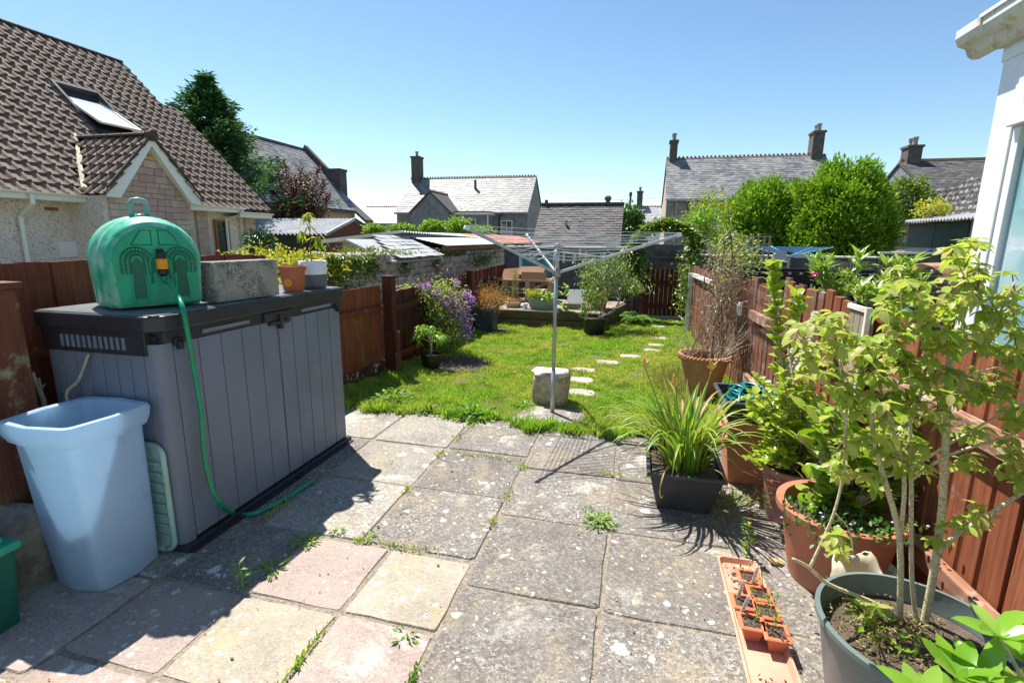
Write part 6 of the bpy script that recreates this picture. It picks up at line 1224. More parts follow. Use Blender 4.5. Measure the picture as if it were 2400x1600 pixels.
# terracotta pot with shrub behind the little tree
p = Yp(1402, 725, 9.3); t = thing('flower_pot', 'large terracotta pot with a scalloped rim at the right end of the platform', 'plant pot', (p.x, 9.3, DZ)); pot(t, V((p.x, 9.3, DZ)), .13, .205, .35, M['terra'], .05, .015)
t = thing('shrub', 'autumn-tinted shrub growing in the large scalloped terracotta pot', 'shrub', (p.x, 9.3, DZ+.3)); leafballs(t, 'foliage', (p.x-.06, 9.3, DZ+.62), (.24, .2, .27), 900, .055, .035, M['ivy'], 31); M['rustleaf'] = leafmat('rust_leaf', (.38, .13, .03), (.5, .25, .06), (.45, .35, .08), .35); leafballs(t, 'rusty_leaves', (p.x-.05, 9.25, DZ+.5), (.18, .15, .12), 160, .05, .03, M['rustleaf'], 32)
b = B(); [b.tube([(p.x+rn(-.05, .05), 9.3, DZ+.3), (p.x+rn(-.2, .15), 9.3+rn(-.1, .1), DZ+.7)], [.008, .003], 5) for _ in range(10)]; b.obj('stems', M['bark'], t)
# black bucket with leaning little tree
bc_ = V((-.66, 8.33, 0)); t = thing('bucket', 'black plastic bucket planter standing on the lawn by the platform', 'bucket', bc_); pot(t, bc_, .16, .225, .29, M['black'], .03, .008, soil=.9)
t = thing('small_tree', 'small leaning tree with curling leaves growing in the black bucket', 'tree', bc_+V((0, 0, .26)))
s0 = D(1400, 748, 8.33); st1 = smooth_pts([s0, D(1415, 740, 8.33), D(1437, 728, 8.35), D(1452, 705, 8.4), D(1450, 690, 8.4)]); B().tube(st1, [.022-.008*i/len(st1) for i in range(len(st1))], 8).obj('trunk', M['twig'], t, smooth=True)
st2 = smooth_pts([s0, D(1412, 722, 8.3), D(1418, 690, 8.3), D(1412, 650, 8.35)]); B().tube(st2, [.012-.007*i/len(st2) for i in range(len(st2))], 7).obj('stem', M['twig'], t, smooth=True)
M['willow'] = leafmat('curly_leaf', (.14, .25, .05), (.26, .37, .08), (.40, .44, .14), .3)
P_, D_ = [], []
for (u, v, su, sv, n_, d_) in ((1400, 650, 24, 22, 420, 8.5), (1440, 640, 22, 22, 420, 8.6), (1470, 665, 22, 14, 320, 8.5), (1425, 615, 22, 10, 240, 8.7), (1385, 700, 9, 14, 220, 8.2), (1400, 690, 14, 12, 160, 8.2), (1490, 672, 14, 8, 160, 8.5), (1372, 725, 6, 8, 90, 8.2)):
    for k in range(n_): P_.append(D(RND.gauss(u, su), RND.gauss(v, sv), d_+RND.gauss(0, .12))); D_.append((RND.gauss(0, .8), RND.gauss(-.3, .6), -.6))
leafcloud('crown', P_, D_, NR.uniform(.05, .085, len(P_)), .024, M['willow'], t, .3, .3)
b = B(); [b.tube([st1[-1] if k % 2 else st2[-1], P_[RND.randrange(1500)]], [.005, .002], 4) for k in range(46)]; b.obj('twigs', M['twig'], t)
# fern
fc_ = V((-.02, 9.55, .0)); t = thing('fern', 'bright green fern beside the red gate', 'fern', fc_); M['fern'] = leafmat('fern_leaf', (.09, .25, .03), (.18, .38, .05), (.3, .48, .09), .4)
for k in range(22):
    a = rn(0, 6.28); ln = rn(.3, .5); pts = [fc_+V((math.cos(a)*ln*s_, math.sin(a)*ln*s_, .05+ln*(1.25*s_-1.15*s_*s_))) for s_ in [j/8 for j in range(9)]]; P_, D_ = [], []
    for j in range(1, 9):
        for q in range(3):
            p_ = pts[j-1].lerp(pts[j], q/3); ax_ = (pts[j]-pts[j-1]).normalized(); sd_ = ax_.cross(V((0, 0, 1))).normalized()
            for sg in (-1, 1): P_.append(p_); D_.append(sd_*sg+ax_*.5)
    ll = np.array([.10*(1-((i//2)/24))**.7+.015 for i in range(len(P_))]); leafcloud('frond', P_, D_, ll, .022, M['fern'], t, .1, .1, rndroll=False)
# pallet, cardboard, teal tarpaulin
M['pallet'] = woodmat('pallet_wood', (.42, .30, .17), (.58, .45, .28), (.5, .45, .38), (.6, .8), axis='x'); pl = thing('pallet', 'stack of pale wooden pallets behind the pots at the end of the fence', 'pallet', (-2.1, 10.2, 0))
for z in (.5, .72):
    for y in (9.75, 10.0, 10.25): B().box(-2.72, -1.62, y, y+.09, z, z+.03).obj('slat', M['pallet'], pl)
for z in (.34, .42, .54, .62): B().bar((-2.75+rn(0, .1), 9.7, z), (-2.2, 9.72, z-.04), .05, .02).obj('slat', M['pallet'], pl)
B().bar((-1.9, 9.72, .62), (-1.55, 10.3, .82), .05, .05).obj('bearer', M['pallet'], pl); B().bar((-2.78, 9.8, .76), (-2.3, 10.3, .80), .05, .04).obj('bearer', M['pallet'], pl)
for x in (-2.6, -2.15, -1.7): B().box(x, x+.09, 9.72, 10.3, .0, .71).obj('block', M['pallet'], pl)
M['card'] = plain('brown_cardboard', (.20, .085, .03), .85, .15, 3, .1)
for lb, c_, ax_, ay_, sx_, sy_ in (('folded brown cardboard sheet on the pallet, leftmost', (-2.42, 9.95, .85), (1, .1, .1), (0, .6, .5), .5, .34), ('folded brown cardboard sheet on the pallet, topmost', (-2.08, 10.0, .92), (1, 0, .02), (0, .7, .4), .52, .3), ('folded brown cardboard flap hanging over the front of the pallet', (-2.0, 9.8, .80), (1, 0, .0), (0, .4, .8), .5, .22)):
    ax_, ay_ = V(ax_).normalized(), V(ay_).normalized(); tag(B().obox(c_, ax_, ay_, ax_.cross(ay_), sx_, sy_, .012).obj('cardboard', M['card']), lb, 'cardboard', 'cardboard on the pallet')
M['tarp'] = plain('teal_cloth', (.03, .2, .22), .6, .2, 3, .2); t = thing('teal_screen', 'teal cloth panel with pale edges behind the dryer arms', 'screen', (-2.1, 10.7, 0))
B().add([(-2.45, 10.75, .7), (-2.1, 10.7, .68), (-1.75, 10.75, .72), (-1.72, 10.75, 1.14), (-2.1, 10.72, 1.18), (-2.45, 10.75, 1.16)], [(0, 1, 4, 5), (1, 2, 3, 4)]).obj('cloth', M['tarp'], t); M['tealw'] = plain('pale_teal', (.4, .65, .65), .6, .1)
for x in (-2.48, -1.74): B().box(x-.03, x+.03, 10.7, 10.74, .75, 1.22).obj('edge', M['tealw'], t)
# grey planter with rusty heather
gp = thing('square_planter', 'tall square slate-grey planter beside the sleepers', 'planter', (-2.5, 8.2, 0)); M['slategrey'] = plain('slate_grey_plastic', (.055, .07, .095), .55, .2, 5, .1)
b = B(); b.add([(-2.62, 8.02, 0), (-2.33, 8.02, 0), (-2.33, 8.3, 0), (-2.62, 8.3, 0), (-2.68, 7.97, .41), (-2.29, 7.97, .41), (-2.29, 8.36, .41), (-2.68, 8.36, .41)], [(3, 2, 1, 0), (0, 1, 5, 4), (1, 2, 6, 5), (2, 3, 7, 6), (3, 0, 4, 7), (4, 5, 6, 7)]); b.obj('planter', M['slategrey'], gp, bevel=.006)
t = thing('heather', 'rusty orange-brown heather bush filling the square planter', 'shrub', (-2.48, 8.16, .4)); M['heather'] = leafmat('heather_leaf', (.38, .16, .05), (.52, .28, .09), (.55, .46, .15), .35); leafballs(t, 'foliage', (-2.42, 8.14, .52), (.34, .27, .19), 2600, .035, .014, M['heather'], 41, .6)
b = B(); P_ = []
for k in range(16): q = V((-2.45+rn(-.3, .3), 8.2+rn(-.1, .1), .5)); e_ = q+V((rn(-.08, .08), 0, rn(.2, .42))); b.tube([q, e_], [.003, .0015], 4); P_ += [e_+V((rn(-.01, .01), 0, -rn(0, .1))) for _ in range(9)]
b.obj('dry_stalks', M['twig'], t); leafcloud('seed_heads', P_, rdir(len(P_), (0, 0, 1)), .025, .01, M['strawleaf'], t)
# purple flowering shrub with mesh
t = thing('purple_flowering_shrub', 'shrub covered in purple flowers leaning out from the low fence', 'shrub', (-2.4, 6.5, 0)); M['shrubleaf'] = leafmat('shrub_leaf', (.20, .31, .05), (.38, .46, .12), (.52, .52, .22), .4); M['violet'] = leafmat('violet_petal', (.32, .13, .52), (.46, .24, .66), (.6, .42, .78), .35, .6, .2)
P_, D_, Fp, Fd, b = [], [], [], [], B(); rt = V((-2.45, 6.5, 0))
for (u, v, su, sv, n_) in ((945, 700, 16, 10, 260), (985, 690, 22, 10, 520), (1030, 685, 22, 16, 520), (1020, 740, 26, 26, 750), (1060, 720, 18, 24, 560), (1075, 765, 12, 20, 280), (955, 680, 12, 7, 150), (1040, 790, 24, 12, 320), (990, 720, 14, 10, 150)):
    d_ = 6.62; tip = D(u, v, d_); b.tube(smooth_pts([rt, rt.lerp(tip, .5)+V((0, 0, .1)), tip], 4), .006, 5)
    for k in range(n_): P_.append(D(RND.gauss(u, su), RND.gauss(v, sv), d_+RND.gauss(0, .16))); D_.append((RND.gauss(0, .8), RND.gauss(-.2, .8), RND.gauss(0, .6)))
for (u, v, su, sv, n_) in ((928, 683, 5, 6, 60), (990, 672, 8, 5, 90), (1003, 668, 6, 4, 60), (1022, 688, 10, 6, 110), (1072, 662, 4, 6, 45), (1062, 700, 12, 7, 110), (1095, 690, 6, 6, 80), (1106, 705, 5, 8, 100), (1078, 740, 12, 12, 200), (1090, 765, 7, 14, 150), (1100, 780, 4, 8, 60), (1045, 710, 9, 6, 60), (1070, 722, 12, 8, 100), (1100, 750, 5, 8, 50)):
    for k in range(int(n_*.85)): Fp.append(D(RND.gauss(u, su), RND.gauss(v, sv), 6.45+RND.gauss(0, .08))); Fd.append((RND.gauss(0, .7), RND.gauss(-.8, .5), RND.gauss(0, .6)))
b.obj('stems', M['bark'], t); leafcloud('foliage', P_, D_, NR.uniform(.04, .065, len(P_)), .024, M['shrubleaf'], t); leafcloud('flowers', Fp, Fd, NR.uniform(.025, .045, len(Fp)), .03, M['violet'], t)
b = B(); 
for k in range(26): q = D(rn(915, 1010), rn(665, 690), 6.3); e_ = q+V((rn(-.05, .05), rn(-.05, .05), rn(.04, .12))); b.tube([q, e_], .0015, 3); b.rock(e_, .022, .022, .022, .1, 4, 5, k, 2)
b.obj('seed_heads', M['strawleaf'], t)
mesh = thing('wire_mesh', 'dark plastic trellis mesh leaning on the low fence behind the flowers', 'mesh', (-2.6, 5.7, .3)); b = B(); mA, mB, mC, mD = V((-2.62, 5.25, .42)), V((-2.58, 6.35, .22)), V((-2.64, 6.35, .66)), V((-2.66, 5.25, .90))
for k in range(26):
    s_ = k/25; b.tube([mA.lerp(mB, s_), mD.lerp(mC, s_)], .0028, 3)
for k in range(13): s_ = k/12; b.tube([mA.lerp(mD, s_), mB.lerp(mC, s_)], .0028, 3)
b.obj('mesh', M['black'], mesh)
pc = V((-2.33, 5.42, 0)); t = thing('flower_pot', 'dark round plastic pot at the foot of the low fence', 'plant pot', pc); pot(t, pc, .09, .125, .21, M['black'], .025, .005)
t = thing('pepper_plant', 'green plant with drooping leaves growing in the dark round pot', 'plant', pc+V((0, 0, .18))); b = B(); b.tube([pc+V((0, 0, .18)), pc+V((.01, 0, .36))], [.014, .01], 7); lm2 = leafmesh('lance', M['bright'], 1, .38, .1, .5); it = []
for k in range(9): a = k*.7; e_ = pc+V((math.cos(a)*.13, math.sin(a)*.1, .40+rn(0, .14))); b.tube([pc+V((.01, 0, .34)), e_], [.006, .003], 5); it += [(pc.lerp(e_, 1)+V((rn(-.05, .05), rn(-.05, .05), rn(-.03, .03))), (math.cos(a+rn(-1, 1)), math.sin(a+rn(-1, 1)), rn(-.7, .2)), rn(.07, .105)) for _ in range(15)]
b.obj('stem', M['twig'], t, smooth=True); scatter_leaves(it, lm2, M['bright'], t, 140)
b = B(); b.quad((-2.5, 5.4, .016), (-1.9, 5.35, .016), (-1.72, 5.8, .016), (-1.95, 6.2, .016), (-2.55, 6.25, .016)); struct(b.obj('bare_earth', M['soil']))
# ivy arch over the gate
ar = thing('ivy_arch', 'wooden arch over the gate smothered in green ivy', 'arch', (.5, 10.3, 0)); b = B(); 
for x in (-.05, 1.02): b.tube([(x, 10.25, 0), (x, 10.25, 1.5)], .03, 6)
arcp = [(.485-.56*math.cos(math.pi*k/14), 10.25, 1.42+.42*math.sin(math.pi*k/14)) for k in range(15)]; b.tube(arcp, .022, 6); b.obj('frame', M['red_wood_dark'], ar)
P_, D_ = [], []
for i in range(5200):
    r_ = RND.random()
    if r_ < .6: k = RND.random(); a = math.pi*k; th_ = .05+.06*RND.random(); P_.append((.485-(.56+RND.gauss(0, .05))*math.cos(a), 10.22+RND.gauss(0, .08), 1.43+(.45+RND.gauss(0, .05))*math.sin(a)-(.12*RND.random()))); D_.append((-math.cos(a), -.6, rn(-.6, .6)))
    elif r_ < .80: P_.append((.98+RND.gauss(0, .09), 10.15+RND.gauss(0, .07), rn(.25, 1.5))); D_.append((rn(-.5, .5), -.8, rn(-.6, .3)))
    else: z = rn(.85, 1.45); P_.append((-.08+RND.gauss(0, .13), 10.15+RND.gauss(0, .08), z)); D_.append((rn(-.5, .5), -.8, rn(-.6, .3)))
leafcloud('ivy', P_, D_, NR.uniform(.055, .09, len(P_)), .055, M['ivy'], ar)
# dead climber in the rope-rimmed pot
M['terra_old'] = plain('aged_terracotta', (.44, .19, .10), .85, .2, 4, .4, 40, .004, dirt=(.5, .27, .14), dirt_amt=(.45, .7))
rc = V((.70, 5.28, 0)); t = thing('flower_pot', 'large weathered terracotta pot with twisted rope rim by the right fence', 'plant pot', rc); pot(t, rc, .15, .235, .41, M['terra_old'], .03, .02, rimw=.004); b = B()
for k in range(40): a = 2*math.pi*k/40; p0, p1 = rc+V((.243*math.cos(a), .243*math.sin(a), .385)), rc+V((.243*math.cos(a+.2), .243*math.sin(a+.2), .425)); b.tube([p0, p1], .016, 6)
b.obj('rope_rim', M['terra_old'], t, smooth=True)
t = thing('dead_climber', 'tangled leafless brown climber rising above the rope-rimmed pot', 'plant', rc+V((0, 0, .4))); M['dead'] = plain('dead_stem', (.27, .19, .13), .85, .35, 20, .3); M['dead2'] = plain('pale_dead_stem', (.48, .40, .30), .85, .3, 20, .3)
ba, bb_ = B(), B()
def wig(p, target, k, amp):
    pts = [V(p)]
    for j in range(1, k+1): pts.append(V(p).lerp(V(target), j/k)+V((RND.gauss(0, amp), RND.gauss(0, amp), RND.gauss(0, amp*.6))))
    return pts
for k in range(30):
    a = rn(0, 6.28); p = rc+V((math.cos(a)*.15, math.sin(a)*.15, .36)); u, v = rn(1660, 1745), rn(560, 700); tgt = D(u, v, 5.3+rn(-.2, .2)); ba.tube(smooth_pts(wig(p, tgt, 6, .035), 3), rn(.003, .007), 4)
for k in range(230):
    u, v = RND.gauss(1700, 30), RND.choice([RND.gauss(610, 32), RND.gauss(700, 40), RND.gauss(790, 30)]); p = D(u, v, 5.3+RND.gauss(0, .14)); q = p+V((RND.gauss(0, .14), RND.gauss(0, .1), RND.gauss(0, .1))); (ba if k % 2 else bb_).tube(smooth_pts(wig(p, q, 4, .025), 2), rn(.0015, .0035), 3)
for k in range(90):
    a = rn(0, 6.28); p = rc+V((math.cos(a)*.17, math.sin(a)*.17, .38)); q = p+V((math.cos(a)*rn(.02, .3), math.sin(a)*rn(.02, .2), rn(.05, .4))); bb_.tube(wig(p, q, 3, .02), rn(.001, .0025), 3)
ba.obj('stems', M['dead'], t); bb_.obj('twigs', M['dead2'], t)
P_ = [D(RND.gauss(1702, 26), RND.gauss(690, 75), 5.3+RND.gauss(0, .15)) for _ in range(800)]; leafcloud('dry_leaves', P_, rdir(800, (0, 0, -.5)), .03, .016, M['strawleaf'], t)
pole = B(); pole.tube([D(1712, 700, 5.35), D(1716, 600, 5.35), D(1706, 480, 5.35)], [.006, .005, .003], 5); pole.tube([D(1690, 640, 5.35), D(1700, 560, 5.35), D(1722, 545, 5.35)], .005, 5); pole.tube([D(1725, 640, 5.35), D(1712, 560, 5.35), D(1700, 520, 5.35)], .004, 5); pole.obj('support', M['black'], t)
drape('shrub', 'grey-green climber foliage tangled behind the dead stems', lambda i: (D(RND.gauss(1725, 28), RND.gauss(600, 24), 5.8+RND.gauss(0, .15)), rdir(1)[0]), 700, M['shrubleaf'], .05, .03, 'shrub'); drape('shrub', 'yellow-green climber beside the pale post at the end of the right fence', lambda i: (D(RND.gauss(1612, 14), RND.gauss(680, 45), 8.6+RND.gauss(0, .1)), rdir(1)[0]), 600, M['ivy'], .06, .05, 'shrub')
drape('grass_clump', 'long dry yellow grass at the foot of the rope-rimmed pot', lambda i: (V((.42+RND.gauss(0, .12), 5.5+RND.gauss(0, .35), .02)), (RND.gauss(-.1, .4), RND.gauss(0, .4), 1)), 900, M['strawleaf'], .12, .006, 'grass')
# ------------------------------------------------------------------ right-hand fence
M['cedar'] = woodmat('orange_brown_fence_wood', (.26, .075, .035), (.42, .155, .075), (.42, .33, .27), (.62, .8)); M['cedar_old'] = woodmat('faded_brown_fence_wood', (.20, .085, .05), (.33, .17, .11), (.42, .37, .32), (.52, .72))
RX_ = lambda y: 1.06+(6-y)*.06
t = thing('garden_fence', 'sunlit orange-brown board fence along the right side of the garden', 'fence', (RX_(4), 4, 0)); y = .75; k = 0
while y < 9.4:
    w_ = .105+rn(-.006, .012); zt_ = (1.17 if y < 2.9 else 1.22 if y < 4.5 else 1.16 if y < 6.4 else 1.12)+rn(-.022, .022)
    if k % 7 == 3: zt_ += .035
    if not (3.02 < y < 3.24):
        x = RX_(y); tl = rn(-.008, .008); m_ = M['cedar'] if y < 3.6 or k % 3 == 0 else M['cedar_old']
        b = B(); b.hexa([(x, y, .03), (x+.02, y, .03), (x+.02-.003, y+w_-.012, .03), (x-.006, y+w_-.012, .03), (x+tl, y, zt_), (x+.02+tl, y, zt_), (x+.02+tl, y+w_-.012, zt_+rn(-.008, .008)), (x-.006+tl, y+w_-.012, zt_)]); b.obj('board', m_, t, bevel=.0015)
    y += w_+rn(.003, .014); k += 1
for z in (.24, .86):
    B().bar((RX_(.75)-.035, .75, z), (RX_(5.2)-.035, 5.2, z), .045, .085).obj('rail', woodmat('weathered_rail_%d' % int(z*100), (.28, .12, .07), (.42, .24, .16), (.62, .54, .46), (.48, .66), axis='y'), t, bevel=.003)
for y in (1.9, 3.62, 5.35, 7.2): B().box(RX_(y)+.022, RX_(y)+.1, y, y+.08, 0, 1.2).obj('post', M['cedar_old'], t)
x = RX_(3.1); b = B(); fr = B().box(x-.035, x-.015, 3.0, 3.26, .55, 1.2).obj('repair_panel', M['old_wood'], t); 
for k in range(3): B().box(x-.046, x-.036, 3.02+k*.078, 3.09+k*.078, .56, 1.17).obj('board', M['old_wood'], fr)
B().box(x-.06, x-.036, 2.99, 3.015, .55, 1.21).obj('stile', M['whitewood'], fr); B().box(x-.056, x-.036, 3.015, 3.26, 1.18, 1.205).obj('top_rail', M['whitewood'], fr)
p = Xp(1622, 640, .87); t2 = thing('fence_post', 'pale weathered post with a sloping top at the far end of the right fence', 'post', (p.x, p.y, 0)); B().box(p.x-.05, p.x+.05, p.y-.05, p.y+.05, 0, p.z).obj('post', M['whitewood'], t2); B().bar((p.x, p.y, p.z-.02), (RX_(7.2)-.03, 7.2, 1.0), .05, .05).obj('rail', M['whitewood'], t2)
# chicken wire
cw = thing('chicken_wire', 'rusty chicken wire hanging over the far part of the right fence', 'wire netting', (1.02, 5.6, .6)); b = B(); ya, yb = 4.35, 6.3
for sg in (1, -1):
    for k in range(46):
        y0 = ya+(yb-ya)*k/38-.2; pts = []
        for j in range(9):
            z = .62+.56*j/8; y = y0+sg*(.28*j/8-.14)+(.012 if j % 2 else -.012); pts.append((RX_(y)-.05-.03*math.sin(y*4)*math.sin(z*5), y, z))
        if ya < pts[0][1] < yb: b.tube(pts, .0013, 3)
b.obj('netting', plain('rusty_wire', (.25, .15, .11), .7, .3, 9, 0), cw)
for (u, v, lb, h_) in ((1740, 722, 'larger white outdoor switch box mounted on the right fence', .12), (1697, 712, 'smaller white switch box behind the dead climber on the right fence', .10)):
    q = Xp(u, v, 1.05 if u > 1700 else 1.0); q = V((RX_(q.y)-.05, q.y, q.z)); t3 = thing('switch_box', lb, 'switch box', q); B().box(q.x-.03, q.x, q.y-.06, q.y+.06, q.z-h_*.6, q.z+h_*.5).obj('housing', M['white'], t3, bevel=.006); B().box(q.x-.042, q.x-.031, q.y-.04, q.y+.04, q.z-h_*.35, q.z+h_*.3).obj('cover', M['white'], t3, bevel=.004)
    b = B(); b.tube([q+V((-.02, 0, -h_*.6)), q+V((-.03, -.02, -.4)), q+V((-.05, 0, -.8))], .004, 5); b.obj('cable', M['black'], t3)
# ribbed pipe coils
M['ribbed'] = plain('ribbed_cream_pipe', (.50, .43, .28), .6, .2, 9, .2, dirt=(.3, .24, .14), dirt_amt=(.6, .8)); t = thing('ribbed_pipe', 'cream ribbed drainage pipe coiled and leaning against the right fence', 'pipe', (1.0, 3.3, .5))
for pts_ in ([D(1912, 738, 3.0), D(1880, 790, 2.95), D(1850, 835, 2.92), D(1822, 880, 2.9)], [D(1920, 748, 3.0), D(1895, 800, 2.93), D(1865, 845, 2.9), D(1835, 900, 2.88)], [D(1925, 752, 3.0), D(1908, 790, 2.97), D(1898, 830, 2.95), D(1892, 875, 2.95)], [D(1905, 790, 3.02), D(1885, 830, 3.0), D(1872, 880, 3.0)], [D(1925, 752, 3.0), D(1915, 738, 3.03), D(1905, 735, 3.03)], [D(1862, 770, 3.03), D(1885, 762, 3.02), D(1905, 752, 3.0)]):
    P = smooth_pts(pts_, 14); r_ = [.0145 if i % 2 else .0195 for i in range(len(P))]; B().tube(P, r_, 9).obj('loop', M['ribbed'], t, smooth=False)

# ------------------------------------------------------------------ pots along the right fence
t = thing('square_pots', 'two nested square terracotta planters standing behind the black daylily planter', 'planter', (.76, 3.38, 0))
def sqpot(t, c, wb, wt, h, mat, rim, name='pot', soil=None, th=.012, d=1.0):
    b = B(); prof = [(wb/2, 0), (wb/2+(wt-wb)/2*.88, h-rim), (wt/2+.012, h-rim+.004), (wt/2+.014, h-.004), (wt/2+.008, h), (wt/2-th, h), (wt/2-th, h-rim), (wb/2-th+.01, .03)]
    vs = []; 
    for (r_, z) in prof: vs += [(c[0]-r_, c[1]-r_*d, c[2]+z), (c[0]+r_, c[1]-r_*d, c[2]+z), (c[0]+r_, c[1]+r_*d, c[2]+z), (c[0]-r_, c[1]+r_*d, c[2]+z)]
    k = len(prof); b.add(vs, [(i*4+j, i*4+(j+1) % 4, (i+1)*4+(j+1) % 4, (i+1)*4+j) for i in range(k-1) for j in range(4)]+[(3, 2, 1, 0), tuple(range((k-1)*4, k*4))]); o = b.obj(name, mat, t, bevel=.008 if wt > .15 else .003)
    if soil: r_ = wb/2+(wt-wb)/2*soil-th; B().quad((c[0]-r_, c[1]-r_*d, c[2]+h*soil), (c[0]+r_, c[1]-r_*d, c[2]+h*soil), (c[0]+r_, c[1]+r_*d, c[2]+h*soil), (c[0]-r_, c[1]+r_*d, c[2]+h*soil)).obj('soil', M['soil'], t)
    return o
sqpot(t, (.77, 3.42, 0), .25, .33, .33, M['terra'], .05); sqpot(t, (.775, 3.42, .10), .27, .35, .33, M['terra'], .05)
tb_ = thing('hose_tub', 'black rectangular plastic tub resting on the terracotta planters', 'tub', (.77, 3.42, .42)); M['greyblack'] = plain('grey_black_plastic', (.045, .047, .052), .5, .25, 6, .1, dirt=(.14, .13, .12), dirt_amt=(.6, .8)); sqpot(tb_, (.77, 3.44, .40), .32, .40, .17, M['greyblack'], .03, 'tub', soil=.45, d=1.1)
hz_ = thing('hose_coil', 'teal garden hose coiled inside the black tub', 'hose', (.77, 3.42, .5)); M['tealhose'] = plain('teal_hose', (.0, .16, .17), .3, .2, 12, 0)
P = []
for k in range(150): a = k*.55; r_ = .12+.035*math.sin(k*.37); P.append((.77+math.cos(a)*r_*rn(.92, 1.05), 3.43+math.sin(a)*r_*1.05, .50+.085*(k/150)+rn(-.008, .02)))
B().tube(smooth_pts([V(q) for q in P], 3), .0085, 6).obj('hose', M['tealhose'], hz_, smooth=True)
for k in range(7):
    a = rn(0, 3.14); c_ = V((.77+rn(-.04, .04), 3.43+rn(-.05, .05), .585)); d_ = V((math.cos(a), math.sin(a), 0)); s_ = V((-d_.y, d_.x, 0))*rn(-.06, .06); B().tube(smooth_pts([c_-d_*.15+V((0, 0, -.03)), c_-d_*.06+s_+V((0, 0, .02)), c_+d_*.06+s_*1.2+V((0, 0, .03)), c_+d_*.15+V((0, 0, -.03))]), .0085, 6).obj('loop', M['tealhose'], hz_, smooth=True)
# daylily planter
t = thing('square_planter', 'black square planter with lipped rim holding the daylily on the patio', 'planter', (.33, 2.99, 0)); sqpot(t, (.33, 2.99, 0), .29, .41, .25, M['greyblack'], .028, 'planter', soil=.88)
M['lily'] = leafmat('daylily_leaf', (.15, .32, .03), (.32, .46, .06), (.58, .58, .13), .4, .4, .5); M['lily_dry'] = leafmat('dry_daylily_leaf', (.42, .28, .1), (.5, .36, .16), (.35, .2, .1), .3)
dl = thing('daylily', 'daylily with arching strap leaves and orange buds in the black planter', 'daylily', (.33, 2.99, .22))
def strap(p, az, ln, rise, width, mat, droop=1.0, n_=9, name='leaf'):
    p = V(p); d = V((math.cos(az), math.sin(az), 0)); s_ = V((-d.y, d.x, 0)); vs = []; fs = []; th = rise; q = p.copy(); st = ln/n_
    for i in range(n_+1):
        f_ = i/n_; w_ = width*min(1, 1.25-f_*.4)*(1-f_**3.2)*.5+.0006; nn = V((-math.sin(th)*d.x, -math.sin(th)*d.y, math.cos(th))); vs += [q-s_*w_+nn*w_*.45, q, q+s_*w_+nn*w_*.45]
        if i: o = 3*(i-1); fs += [(o, o+3, o+4, o+1), (o+1, o+4, o+5, o+2)]
        q = q+(d*math.cos(th)+V((0, 0, math.sin(th))))*st; th -= droop*(.12+.5*f_**1.4)*(9/n_)
        az_ = rn(-.03, .03); d = V((d.x*math.cos(az_)-d.y*math.sin(az_), d.x*math.sin(az_)+d.y*math.cos(az_), 0))
    b = B(); b.add(vs, fs); return b.obj(name, mat, dl, smooth=True)
for k in range(150):
    a = rn(0, 6.28); r_ = rn(0, .13); p = (.33+math.cos(a)*r_, 2.99+math.sin(a)*r_*.9, .21); az = a+rn(-.6, .6)
    if k < 60: strap(p, az, rn(.38, .56), rn(1.25, 1.5), rn(.016, .024), M['lily'], .28)
    else: strap(p, az, rn(.38, .66), rn(1.15, 1.5), rn(.015, .023), M['lily'] if k % 9 else M['lily_dry'], rn(.55, 1.05))
for (az, ln, rs) in ((2.9, .72, 1.15), (3.3, .68, 1.2), (2.6, .66, 1.25), (3.7, .6, 1.1), (-.1, .62, 1.15), (.25, .6, 1.25), (4.2, .62, 1.2), (3.05, .6, .95)): strap((.33+math.cos(az)*.08, 2.99+math.sin(az)*.08, .22), az, ln, rs, .014, M['lily'], 1.0)
for (az, ln) in ((3.6, .46), (4.3, .42), (3.3, .42), (5.4, .3)): strap((.33+math.cos(az)*.15, 2.99+math.sin(az)*.15, .25), az, ln, .7, .009, M['lily_dry'], 1.7)
M['bud'] = plain('orange_bud', (.72, .36, .07), .5, .3, 40, .1); M['bud2'] = plain('yellow_bud', (.68, .56, .14), .5, .2, 40, .1)
for (u, v, dist) in ((1512, 862, 2.95), (1583, 905, 2.75), (1668, 868, 2.8)):
    tp_ = D(u, v, dist); s0 = V((.33+(tp_.x-.33)*.2, 2.99, .24)); st = smooth_pts([s0, s0.lerp(tp_, .55)+V((0, 0, .03)), tp_]); B().tube(st, .0035, 6).obj('flower_stalk', M['stem'], dl, smooth=True)
    for k, (dx_, dz_, ln, mt) in enumerate(((-.014, .075, 1, 'bud'), (.004, .05, .75, 'bud2'), (.026, .06, .9, 'bud2'), (-.028, .03, .5, 'bud'))):
        if u == 1583 and k == 2: continue
        e_ = tp_+V((dx_, -.01, dz_)); B().tube([tp_, tp_.lerp(e_, .3), tp_.lerp(e_, .6), e_], [.002, .008*ln, .0095*ln, .001], 8).obj('bud', M[mt], dl, smooth=True)
